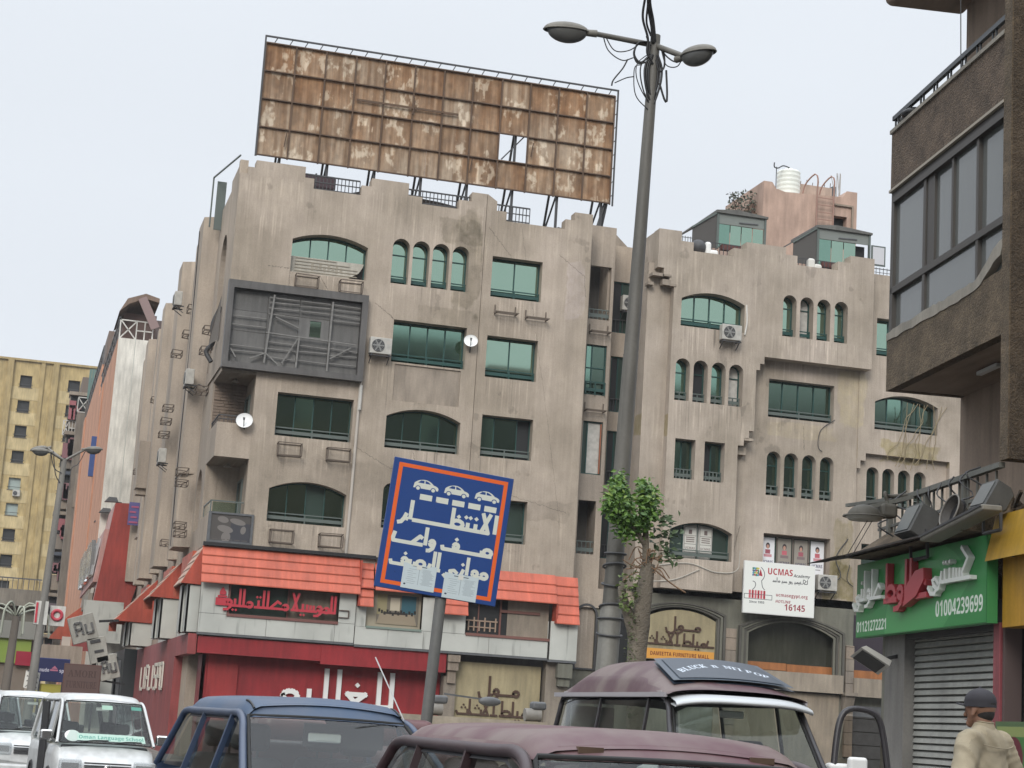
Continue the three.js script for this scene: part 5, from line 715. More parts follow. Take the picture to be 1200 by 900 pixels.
{ // the tangle of cables on top of the post
  const t = thing('power_cables', 'tangle of black cables looped round the top of the tall lamp post', 'cables', [9.5, 12, -28]), z = -28, g = [], r = rng(8);
  const P = (dx, dy, dz = 0) => [9.54 + dx * 0.74, 12.92 + dy * 0.82, z + dz * 0.7];
  const cab = (pts, w = 0.018) => part(t, 'cable', [tube(pts.map((p) => P(...p)), w, 40, 6)], mBlack);
  cab([[-0.05, 0.02, 0.1], [-0.12, 0.3, 0.2], [-0.3, 0.75, 0.4], [-0.42, 1.4, 0.8]], 0.04); cab([[-0.02, 0.05, 0.1], [-0.14, 0.42, 0.25], [-0.33, 0.8, 0.5], [-0.42, 1.5, 0.9]], 0.035);
  cab([[-0.4, 1.4, 0.8], [-0.42, 0.8, 0.45], [-0.4, 0.45, 0.3], [-0.22, 0.05, 0.2], [-0.2, -0.25, 0.15], [-0.05, -0.45, 0.12]], 0.022); cab([[-0.36, 0.7, 0.5], [-0.3, 0.35, 0.3], [-0.15, 0.12, 0.2]], 0.018);
  cab([[-0.15, 0, 0.15], [-0.42, -0.05, 0.15], [-0.5, -0.3, 0.1], [-0.36, -0.46, 0.12], [-0.2, -0.35, 0.14], [-0.16, -0.1, 0.15], [-0.24, 0.12, 0.16]], 0.018); cab([[-0.1, -0.05, 0.12], [-0.35, -0.02, 0.1], [-0.52, -0.26, 0.12], [-0.42, -0.48, 0.12], [-0.22, -0.44, 0.13], [-0.1, -0.3, 0.12]], 0.014);
  for (const [a, b, w] of [[-0.17, -1.1, 0.02], [-0.13, -1.15, 0.016], [-0.22, -1.2, 0.02], [0.08, -1.15, 0.018], [0.12, -1.1, 0.014], [0.17, -1.2, 0.02], [-0.32, -1.25, 0.012], [-0.42, -1.2, 0.009]]) cab([[a * 0.4, -0.25, 0.12], [a, -0.5, 0.12], [a, -0.8, 0.12], [a * 0.4, b, 0.1], [0.02, b - 0.12, 0.1]], w);
  cab([[0.06, -0.02, 0.12], [0.18, -0.15, 0.14], [0.22, -0.5, 0.14], [0.12, -0.6, 0.14], [0.02, -0.35, 0.12]], 0.017); cab([[0.1, -0.05, 0.15], [0.22, -0.3, 0.3], [0.4, -0.45, 0.5], [0.5, -0.3, 0.6]], 0.013); cab([[0.12, -0.1, 0.15], [0.24, -0.5, 0.3], [0.42, -0.55, 0.5], [0.52, -0.36, 0.6]], 0.01);
  cab([[0.14, -0.85, 0.12], [0.28, -1.2, 0.14], [0.32, -1.24, 0.14], [0.33, -1.1, 0.14], [0.28, -0.55, 0.14]], 0.018);
  cab([[-1.15, 0.12, -0.2], [-0.9, -0.22, -0.1], [-0.6, -0.2, 0], [-0.3, 0.02, 0.1]], 0.01); cab([[-1.2, 0.14, -0.2], [-1.05, -0.24, -0.12], [-0.72, -0.42, -0.05], [-0.5, -0.36, 0.05]], 0.01); cab([[-0.62, -0.4, 0], [-0.72, -0.6, 0], [-0.95, -0.92, 0], [-0.97, -1.02, 0]], 0.014); cab([[-0.45, -0.75, 0], [-0.62, -0.8, 0], [-0.9, -0.95, 0]], 0.01); cab([[-0.3, -0.5, 0.1], [-0.45, -0.55, 0.1], [-0.48, -0.8, 0.1], [-0.4, -1.2, 0.1], [-0.1, -1.45, 0.1]], 0.009);
}
{ // lamp post far down the street
  const t = thing('street_lamp', 'grey three headed street lamp post at the far left', 'street lamp', [0.85, -0.5, -57.5]), grey = M([0.26, 0.25, 0.23], 0.7, { map: grimeT });
  part(t, 'pole', [cyl(V(0.78, -0.6, -57), V(1.1, 8.55, -57), 0.15, 0.085, 14)], grey); const hub = V(1.1, 8.5, -57);
  part(t, 'arm', [cyl(hub, V(0.55, 8.88, -57.2), 0.04, 0.035, 8)], grey); part(t, 'arm', [cyl(hub, V(0.6, 8.7, -56.6), 0.04, 0.035, 8)], grey); part(t, 'arm', [cyl(hub, V(1.72, 8.92, -56.9), 0.04, 0.035, 8)], grey);
  lampHead(t, [0.58, 8.88, -57.2], [-1, 0, 0.1], 0.75, -0.28); lampHead(t, [0.62, 8.68, -56.6], [-1, 0, 0.25], 0.75, -0.05); lampHead(t, [1.68, 8.9, -56.9], [1, 0, 0.2], 0.75, 0.05);
  part(t, 'cable', [tube([[0.65, 8.75, -56.8], [0.85, 8.2, -56.8], [1.06, 8.1, -56.9]], 0.015, 16, 4), tube([[1.7, 8.85, -56.9], [1.5, 8.4, -56.9], [1.35, 8.3, -56.9], [1.35, 7.6, -56.9]], 0.012, 16, 4), tube([[0.75, 8.75, -56.9], [0.9, 8.0, -56.8], [1.04, 7.8, -56.9]], 0.015, 16, 4)], mIron);
  const s = thing('box_sign', 'small white box sign with a red circle fixed to the far left lamp post', 'sign', [1.3, 3.6, -57]); part(s, 'case', [box(0.72, 1.1, 3.5, 4.2, -57.4, -56.9), box(1.16, 1.62, 3.5, 4.1, -57.3, -57.1)], mWhite); part(s, 'ring', [new THREE.TorusGeometry(0.14, 0.05, 8, 24).translate(1.38, 3.82, -57.08)], M([0.4, 0.04, 0.06], 0.5)); part(s, 'stripe', [box(0.74, 0.8, 3.55, 4.15, -56.89, -56.87)], M([0.45, 0.03, 0.05], 0.5));
  const n = thing('paper_notice', 'white paper notice with handwriting on the far left lamp post', 'notice', [0.85, 1.4, -57.3]); part(n, 'paper', [quad(V(0.62, 1.62, -57.25), V(1.04, 1.55, -57.2), V(1.08, 2.08, -57.2), V(0.66, 2.12, -57.25))], printed(textTex(128, 160, '#cfccc4', (g) => { arabicOn(g, 'lllTs', 118, 50, 30, 105, '#222', 0.16); arabicOn(g, 'sAyH', 118, 95, 30, 100, '#222', 0.16); arabicOn(g, 'mwTr', 116, 140, 30, 100, '#222', 0.16); }), 0.8), { uv: true }); part(n, 'tape', [box(0.7, 1.0, 2.1, 2.14, -57.24, -57.22)], mIronGray);
}
// ---------------------------------------------------------------- parking sign and its notices
{
  const z = -15.6, c = [[3.15, 3.62], [4.24, 3.55], [4.0, 2.37], [3.05, 2.5]];
  const t = thing('parking_sign', 'tilted blue parking sign with orange border and white Arabic writing on a leaning pole', 'traffic sign', [3.6, 0, z]);
  const cx = 3.605, cy = 3.0, W = 1.1, H = 1.15, rot = -0.088;
  const T = textTex(900, 1000, '#22417b', (g) => {
    g.strokeStyle = '#d9622b'; g.lineWidth = 30; g.strokeRect(52, 46, 796, 908);
    g.fillStyle = '#c9cbbf'; g.strokeStyle = '#22417b';
    for (let i = 0; i < 3; i++) { const x = 165 + i * 232, y = 205; g.fillStyle = '#c9cbbf'; g.beginPath(); g.moveTo(x, y); g.lineTo(x + 6, y - 38); g.quadraticCurveTo(x + 40, y - 74, x + 95, y - 70); g.quadraticCurveTo(x + 130, y - 62, x + 148, y - 40); g.quadraticCurveTo(x + 185, y - 34, x + 188, y - 16); g.lineTo(x + 186, y); g.closePath(); g.fill(); g.fillStyle = '#22417b'; g.beginPath(); g.moveTo(x + 30, y - 42); g.lineTo(x + 52, y - 62); g.lineTo(x + 76, y - 63); g.lineTo(x + 78, y - 42); g.fill(); g.beginPath(); g.moveTo(x + 86, y - 42); g.lineTo(x + 84, y - 63); g.quadraticCurveTo(x + 112, y - 60, x + 126, y - 42); g.fill(); for (const k of [36, 150]) { g.fillStyle = '#22417b'; g.beginPath(); g.arc(x + k, y, 20, 0, 7); g.fill(); g.fillStyle = '#c9cbbf'; g.beginPath(); g.arc(x + k, y, 14, 0, 7); g.fill(); } g.fillStyle = '#22417b'; }
    g.fillStyle = '#c9cbbf'; for (let i = 0; i < 5; i++) g.fillRect(225 + i * 122, 246, 92, 44);
    arabicOn(g, 'AQntZ_____Ar', 835, 455, 150, 740, '#c9cbbf', 0.2);
    arabicOn(g, 'S____F', 815, 632, 140, 365, '#c9cbbf', 0.21); arabicOn(g, 'wAH__d', 390, 632, 140, 320, '#c9cbbf', 0.21);
    arabicOn(g, 'mwAzY', 810, 805, 140, 330, '#c9cbbf', 0.19); arabicOn(g, 'llrSyF', 450, 805, 140, 360, '#c9cbbf', 0.19);
    g.fillStyle = 'rgba(20,20,30,0.35)'; const r = rng(4); for (let i = 0; i < 60; i++) g.fillRect(r() * 900, r() * 1000, 2 + r() * 7, 2 + r() * 5);
  });
  const place = (q) => q.rotateZ(rot).translate(cx, cy, z);
  part(t, 'panel', [place(rbox(-W / 2, W / 2, -H / 2, H / 2, -0.02, 0.0, 0.006, 1))], M([0.02, 0.05, 0.18], 0.45));
  part(t, 'print', [place(quad(V(-W / 2 + 0.004, -H / 2 + 0.004, 0.002), V(W / 2 - 0.004, -H / 2 + 0.004, 0.002), V(W / 2 - 0.004, H / 2 - 0.004, 0.002), V(-W / 2 + 0.004, H / 2 - 0.004, 0.002)))], printed(T, 0.42), { uv: true });
  part(t, 'pole', [cyl(V(3.5, -0.1, z - 0.08), V(3.66, 3.2, z - 0.06), 0.052, 0.05, 16)], M([0.17, 0.175, 0.17], 0.55, { map: grimeT }));
  part(t, 'clamp', [box(3.56, 3.74, 2.75, 2.8, z - 0.12, z - 0.022), box(3.56, 3.74, 3.05, 3.1, z - 0.12, z - 0.022)], mIron);
  const paper = (lab, x, y, w, h, tear, seed) => {
    const u = thing('paper_notice', lab, 'notice', [cx, cy, z]), r = rng(seed); const pts = [[0, 0], [w, 0]]; for (let i = 0; i <= 8; i++) pts.push([w - w * i / 8, h - tear * r() * (i > 0 && i < 8 ? 1 : 0.2)]);
    const P = ext(pts, 0.004, 0.0055); const pt = textTex(256, 256, '#b9c4c6', (g) => { const q = rng(seed); g.fillStyle = '#7f8a90'; g.fillRect(124, 30, 3, 180); for (let i = 0; i < 16; i++) { g.fillStyle = 'rgba(70,80,90,0.5)'; g.fillRect(140 + q() * 20, 50 + i * 10, 60 + q() * 30, 3); if (i % 2) g.fillRect(30 + q() * 20, 50 + i * 10, 40 + q() * 40, 3); } g.fillStyle = '#3a4450'; g.fillRect(70, 24, 110, 8); g.beginPath(); g.arc(26, 215, 9, 0, 7); g.fill(); });
    P.attributes.uv && (() => { const a = P.attributes.uv; for (let i = 0; i < a.count; i++) a.setXY(i, P.attributes.position.getX(i) / w, P.attributes.position.getY(i) / h); })();
    part(u, 'paper', [place(P.translate(x, y, 0))], printed(pt, 0.85), { uv: true }); part(u, 'tape', [place(box(x + w * 0.4, x + w * 0.55, y + h - 0.05, y + h - 0.01, 0.0058, 0.0072))], M([0.6, 0.6, 0.55], 0.4));
  };
  paper('torn white paper pasted under the writing, the left of two on the parking sign', -0.32, -0.545, 0.3, 0.225, 0.05, 3); paper('square white paper pasted at the lower right corner of the parking sign', 0.055, -0.57, 0.31, 0.225, 0.012, 5);
}
// ---------------------------------------------------------------- the near brown building at the right edge (local z runs towards the viewer along its front, x into the house)
const RB = thing('corner_building', 'dark brown roughcast building with glazed balcony at the right edge of the photo', 'building', [12.4417, 0, -24.716], -0.12511, undefined, true);
const mRough = M([0.235, 0.185, 0.128], 0.97, { map: roughC, bumpMap: roughT, bumpScale: 0.012 }), mRoughD = M([0.15, 0.118, 0.085], 0.97, { map: roughC, bumpMap: roughT, bumpScale: 0.025 }), mSoffit = M([0.36, 0.28, 0.22], 0.95, { map: grimeT }), mBronze = M([0.05, 0.045, 0.04], 0.5), mSmoke = M([0.10, 0.105, 0.10], 0.1), mPaleCap = M([0.32, 0.3, 0.26], 0.9, { map: grimeT });
{
  const s0 = -0.15, s1 = 4.22;
  part(RB, 'wall', [box(1.2, 6, -0.5, 18, s0 - 0.02, 9)], mSoffit);
  part(RB, 'fin_wall', [box(0, 6, 5.05, 18, s1, s1 + 0.26)], mRoughD);
  part(RB, 'fin_edge', [box(-0.02, 0.0, 5.05, 18, s1 + 0.0, s1 + 0.25)], mRough);
  // first balcony: slab, parapet with a crumbling top edge
  const par = (y0, y1, m) => { const top = []; const r = rng(Math.round(y0 * 10)); for (let i = 0; i <= 30; i++) top.push([s1 - (s1 - s0) * i / 30, y1 + (r() - 0.5) * 0.05]); return part(RB, 'balcony_parapet', [extX([[s0, y0], [s1, y0], ...top], 0, 0.16), box(0.16, 1.2, y0, y1, s0, s0 + 0.14)], m); };
  par(6.71, 7.58, mRough); part(RB, 'balcony_slab', [box(0.16, 1.25, 6.72, 6.9, s0 + 0.14, s1)], mSoffit);
  part(RB, 'parapet_cap', [extX([[s0 - 0.01, 7.5], ...Array.from({ length: 40 }, (_, i) => { const s = s0 + i * 0.11; return [s, 7.5 - 0.04 * vn(i * 0.7, 3.3, 256, 256, 4) + 0.3 * sstep(3.2, 4.2, s)]; }), [s1, 7.9], ...Array.from({ length: 40 }, (_, i) => { const s = s1 - i * 0.111; return [s, 7.6 + 0.05 * vn(i * 0.9, 9.3, 256, 256, 4) + 0.36 * sstep(3.2, 4.2, s)]; }), [s0 - 0.01, 7.6]], -0.012, 0.19)], mPaleCap, { label: 'broken pale edge of the parapet' });
  par(9.86, 10.82, M([0.235, 0.18, 0.138], 0.97, { map: roughC, bumpMap: roughT, bumpScale: 0.016 })); part(RB, 'balcony_slab', [box(0.16, 1.25, 9.87, 10.02, s0 + 0.14, s1)], mSoffit);
  const cap = []; part(RB, 'parapet_cap', [box(-0.03, 0.2, 10.8, 10.86, s0 - 0.02, s1)], mPaleCap);
  // glazed balcony
  const fr = [box(0.02, 0.12, 9.76, 9.86, s0 + 0.02, s1), box(0.02, 0.1, 8.22, 8.32, s0 + 0.02, s1), box(0.0, 0.14, 9.66, 9.75, s0 + 0.1, s1), box(0.02, 0.16, 7.5, 9.86, s0, s0 + 0.12), box(0.03, 0.12, 7.6, 9.8, 1.2, 1.3), box(0.05, 0.14, 8.3, 9.8, 1.32, 1.6), box(0.03, 0.1, 8.3, 9.8, 2.3, 2.37), box(0.03, 0.1, 7.6, 9.8, 3.2, 3.28), box(0.16, 1.2, 8.22, 8.32, s0 + 0.02, s0 + 0.1), box(0.16, 1.2, 9.76, 9.86, s0 + 0.02, s0 + 0.1)];
  const w = part(RB, 'window', fr, mBronze);
  for (const [a, b, y0, y1, k] of [[-0.03, 1.2, 8.32, 9.66, 0], [1.6, 2.3, 8.32, 9.66, 1], [2.37, 3.2, 8.32, 9.66, 0], [3.28, 4.2, 8.32, 9.66, 1], [-0.03, 1.2, 7.55, 8.22, 1], [1.3, 3.2, 7.55, 8.22, 0], [3.28, 4.2, 7.55, 8.22, 1]]) part(w, 'pane', [box(0.07 + 0.02 * k, 0.085 + 0.02 * k, y0, y1, a, b)], mSmoke);
  part(w, 'pane', [box(0.16, 1.2, 8.32, 9.76, s0 + 0.05, s0 + 0.065)], mSmoke); part(w, 'pane', [box(0.16, 1.2, 7.5, 8.22, s0 + 0.05, s0 + 0.065)], mSmoke);
  // curtain rod piece and sheet edge as cracks above the glazing
  part(RB, 'drip_edge', [box(-0.03, 0.02, 9.84, 9.88, s0, s1)], M([0.3, 0.27, 0.22], 0.9));
  // railing over the upper parapet
  const rl = [box(0.0, 0.06, 11.02, 11.09, s0, s1), box(0.02, 0.05, 10.88, 10.9, s0, s1), box(0.0, 1.2, 11.02, 11.08, s0, s0 + 0.06)]; for (let i = 0; i < 9; i++) { const s = s0 + 0.06 + i * 0.54; rl.push(box(0.02, 0.045, 10.82, 11.03, s, s + 0.025)); rl.push(box(0.02, 0.045, 10.82, 11.03, s + 0.12, s + 0.145)); } part(RB, 'balcony_rail', rl, M([0.05, 0.055, 0.06], 0.5));
  const ul = []; for (let i = 0; i < 3; i++) ul.push(box(0.9 - i * 0.01, 1.2, 10.9, 11.5, s0 + 0.8 + i, s0 + 0.84 + i));
  part(RB, 'balcony_slab', [rbox(-0.02, 1.3, 13.08, 13.34, -0.58, s1, 0.1, 3), rbox(-0.03, 0.2, 13.1, 14.4, -0.6, s1, 0.1, 3)], mSoffit);
  part(RB, 'clothes_cord', [bar(V(0.1, 10.9, 2.4), V(0.12, 13.1, 2.25), 0.012), bar(V(0.12, 13.0, 1.9), V(1.2, 12.5, 2.1), 0.008)], mIron);
  const pot = part(RB, 'potted_bundle', [new THREE.SphereGeometry(0.16, 12, 8).scale(1.4, 0.6, 1.4).translate(0.14, 10.93, 0.5)], mBlack);
  part(RB, 'ceiling_lamp', [box(0.6, 0.68, 6.64, 6.69, 1.9, 2.6)], M([0.5, 0.5, 0.48], 0.4)); part(RB, 'ceiling_lamp', [cyl(V(0.7, 6.71, 2.8), V(0.7, 6.6, 2.8), 0.1, 0.04, 10)], mBlack);
  // first floor terrace: rail, posts, rough slope full of rubble under it
  const tr = [bar(V(0.0, 4.96, -0.6), V(0, 5.0, 4.25), 0.085, 0.07), bar(V(0.03, 4.62, -0.4), V(0.03, 4.66, 4.25), 0.04), bar(V(-0.25, 5.05, -1.1), V(0.0, 5.0, 0.5), 0.05)]; for (let i = 0; i < 15; i++) tr.push(bar(V(0.02, 4.15, -0.3 + i * 0.31), V(0.02, 4.95, -0.3 + i * 0.31), 0.028)); for (const s of [0.1, 1.6, 3.0]) tr.push(bar(V(0.02, 4.1, s), V(0.02, 4.98, s), 0.08)); tr.push(bar(V(-0.75, 4.72, 1.2), V(0.1, 4.98, 1.2), 0.06)); part(RB, 'terrace_rail', tr, M([0.16, 0.165, 0.15], 0.6, { map: grimeT }));
  part(RB, 'terrace_floor', [box(0.0, 1.25, 3.9, 4.15, s0 - 0.3, s1), box(-0.05, 0.06, 3.6, 4.2, 0.3, s1)], mRoughD);
  part(RB, 'terrace_slope', [ext([[-0.55, 4.12], [0.1, 4.12], [0.1, 4.5], [0.02, 4.52]], -0.1, 4.3)], mRough);
  const r = rng(6), jk = []; for (let i = 0; i < 46; i++) { const s = -0.3 + 4.4 * r(), y = 4.2 + 0.3 * r(); jk.push(r() < 0.5 ? bar(V(0.1 + 0.3 * r(), y, s), V(0.2 + 0.4 * r(), y + 0.35 * r(), s + (r() - 0.5) * 1.2), 0.03 + 0.05 * r()) : new THREE.IcosahedronGeometry(0.05 + 0.09 * r(), 0).translate(0.1 + 0.4 * r(), y, s)); } part(RB, 'rubble', jk, mRoughD, { kind: 'stuff' });
  for (let i = 0; i < 9; i++) { const s = 0.2 + i * 0.45, p = []; for (let k = 0; k < 5; k++) p.push([-0.1 - 0.28 * (k % 2) * r(), 4.95 - 0.16 * k + 0.1 * r(), s + k * 0.14 * (r() + 0.3)]); part(RB, 'loose_cable', [tube(p, 0.012, 16, 4)], mIron); }
  part(RB, 'metal_canopy', [ext([[-0.75, 4.1], [0.1, 4.28], [0.1, 4.31], [-0.75, 4.125]], -0.75, 3.4), ext([[-0.9, 4.08], [-0.6, 4.13], [-0.6, 4.15], [-0.9, 4.09]], -0.95, 0.4)], M([0.045, 0.035, 0.03], 0.85, { map: grimeT }));
  // pillar, shutter, post below
  part(RB, 'pillar', [box(-0.02, 0.5, -0.5, 3.1, 0.15, 0.95)], M([0.24, 0.235, 0.225], 0.7, { map: grimeT })); part(RB, 'pillar', [box(0.1, 0.5, -0.5, 4, -0.3, 0.15)], mGreenWall);
  const sh = M([0.37, 0.38, 0.36], 0.5, { map: grimeT }), sh2 = M([0.34, 0.35, 0.33], 0.5, { map: grimeT });
  for (let i = 0; i < 34; i++) { const y = -0.12 + i * 0.094; part(RB, 'shutter_slat', [extX([[0.95, y], [4.15, y], [4.15, y + 0.084], [0.95, y + 0.084]], 0.17, 0.2), ext([[0.12, y + 0.01], [0.17, y], [0.17, y + 0.088], [0.14, y + 0.07]], 0.96, 4.14)], i % 3 ? sh : sh2); }
  part(RB, 'shutter_backing', [box(0.22, 0.3, -0.5, 3.2, 0.9, 4.3)], mDark); part(RB, 'shutter_box', [box(0.0, 0.3, 2.92, 3.3, 0.9, 4.2)], mIron);
  part(RB, 'post', [rbox(-0.06, 0.04, -0.3, 3.0, 4.18, 4.38, 0.015, 1)], M([0.3, 0.075, 0.09], 0.5, { map: grimeT })); part(RB, 'post', [box(-0.02, 0.2, -0.3, 3.0, 4.39, 4.46)], M([0.1, 0.07, 0.065], 0.6));
  part(RB, 'dark_shop', [box(0.3, 0.4, -0.4, 4, 4.5, 9)], M([0.02, 0.022, 0.02], 0.6));
}
function onRB(t) { t.position.set(12.4417, 0, -24.716); t.rotation.y = -0.12511; return t; }
{
  const t = onRB(thing('shop_sign', 'green shop sign with raised white and red Arabic letters and phone numbers', 'shop sign', [0, 0, 0], 0, undefined, true));
  part(t, 'board', [box(-0.3, -0.16, 2.97, 4.06, -0.36, 4.55)], M([0.035, 0.2, 0.06], 0.5));
  const T = textTex(1408, 312, '#2a7a3d', (g) => {
    const r = rng(2); g.fillStyle = '#3d8a4c'; g.beginPath(); g.ellipse(840, 312, 480, 330, 0, 0, 7); g.fill(); g.fillStyle = '#2a7a3d'; g.beginPath(); g.moveTo(1000, 312); g.lineTo(1408, 60); g.lineTo(1408, 312); g.fill();
    g.fillStyle = '#cfd6cc'; g.font = 'bold 62px sans-serif'; g.fillText('01121272221', 8, 292, 385); g.font = 'bold 84px sans-serif'; g.fillText('01004239699', 920, 270, 460);
  });
  // the board faces the street: local -x
  part(t, 'print', [quad(V(-0.305, 2.98, -0.35), V(-0.305, 2.98, 4.54), V(-0.305, 4.05, 4.54), V(-0.305, 4.05, -0.35))], printed(T, 0.45), { uv: true });
  const onFace = (gs) => gs.map((g) => g.rotateY(-Math.PI / 2).translate(-0.31, 0, 0));
  const W = M([0.62, 0.64, 0.6], 0.5), R = M([0.33, 0.04, 0.05], 0.45);
  part(t, 'letters', onFace(arabic3('HlwAnY', 0.95, 3.5, 0, 0.4, 1.2, 0.09, 0.12)), W); part(t, 'letters', onFace(arabic3('HlAwT', 2.75, 3.42, 0, 0.5, 1.6, 0.1, 0.15)), R); part(t, 'letters', onFace([ext([[1.95, 3.3], [2.45, 3.42], [2.72, 3.62], [2.7, 3.78], [2.4, 3.76], [2.1, 3.6]], 0, 0.12)]), R); part(t, 'letters', onFace(arabic3('ksntrY', 4.2, 3.55, 0, 0.4, 1.4, 0.09, 0.125)), W);
}
{
  const t = onRB(thing('shop_sign', 'yellow shop canopy with purple stripes cut by the right edge', 'shop sign', [0, 0, 0], 0, undefined, true));
  const Y = M([0.52, 0.31, 0.03], 0.5, { map: grimeT });
  part(t, 'canopy', [ext([[-0.34, 3.72], [0.2, 3.95], [0.2, 4.42], [-0.2, 4.3]], 4.56, 9)], Y); part(t, 'board', [box(-0.12, 0.1, 2.92, 4.1, 4.6, 9)], M([0.5, 0.27, 0.025], 0.5, { map: grimeT })); part(t, 'stripe', [box(-0.135, -0.12, 2.93, 3.95, 5.3, 5.5), bar(V(-0.13, 3.1, 5.4), V(-0.13, 2.8, 6.4), 0.16, 0.02, V(1, 0, 0))], M([0.13, 0.02, 0.11], 0.5)); part(t, 'spot_light', [cyl(V(-0.2, 3.88, 4.95), V(-0.2, 3.76, 4.95), 0.06, 0.08, 10)], mBlack);
  const u = onRB(thing('fruit_poster', 'green poster with a red fruit picture beside the standing man', 'poster', [0, 0, 0], 0, undefined, true));
  part(u, 'frame', [box(-0.2, -0.12, 0.2, 1.78, 4.62, 5.6)], M([0.07, 0.12, 0.05], 0.5)); part(u, 'print', [quad(V(-0.205, 0.25, 4.68), V(-0.205, 0.25, 5.58), V(-0.205, 1.72, 5.58), V(-0.205, 1.72, 4.68))], printed(textTex(128, 200, '#3d6a34', (g) => { g.fillStyle = '#7f8a52'; g.fillRect(0, 0, 128, 16); g.fillStyle = '#5a1b26'; g.beginPath(); g.ellipse(70, 50, 38, 34, 0, 0, 7); g.fill(); g.fillStyle = '#c9a27a'; g.beginPath(); g.ellipse(40, 84, 26, 12, 0.5, 0, 7); g.fill(); g.fillStyle = '#86652d'; g.fillRect(0, 160, 128, 40); })), { uv: true });
}
const flood = (lab, s, y, x, tilt, k) => {
  const t = onRB(thing('flood_light', lab, 'flood light', [0, 0, 0], 0, undefined, true)), put = (g) => g.scale(k, k, k).rotateZ(tilt).translate(x, y, s), m = M([0.08, 0.082, 0.08], 0.6, { map: grimeT });
  part(t, 'housing', [put(ext([[-0.17, -0.2], [0.1, -0.2], [0.19, -0.08], [0.19, 0.2], [0.08, 0.28], [-0.17, 0.28]], -0.3, 0.3, undefined, 0.02))], m); part(t, 'glass', [put(box(-0.185, -0.175, -0.17, 0.24, -0.26, 0.26))], M([0.1, 0.11, 0.11], 0.3)); part(t, 'stirrup', [put(bar(V(0.05, -0.05, -0.34), V(0.25, -0.4, -0.34), 0.04)), put(bar(V(0.05, -0.05, 0.34), V(0.25, -0.4, 0.34), 0.04)), put(bar(V(0.25, -0.4, -0.34), V(0.25, -0.4, 0.34), 0.04))], mIron);
};
flood('left grey flood light box above the green shop sign', 2.4, 4.36, -0.42, -0.45, 0.92); flood('right grey flood light box above the yellow canopy', 4.75, 4.44, -0.35, -0.5, 0.78);
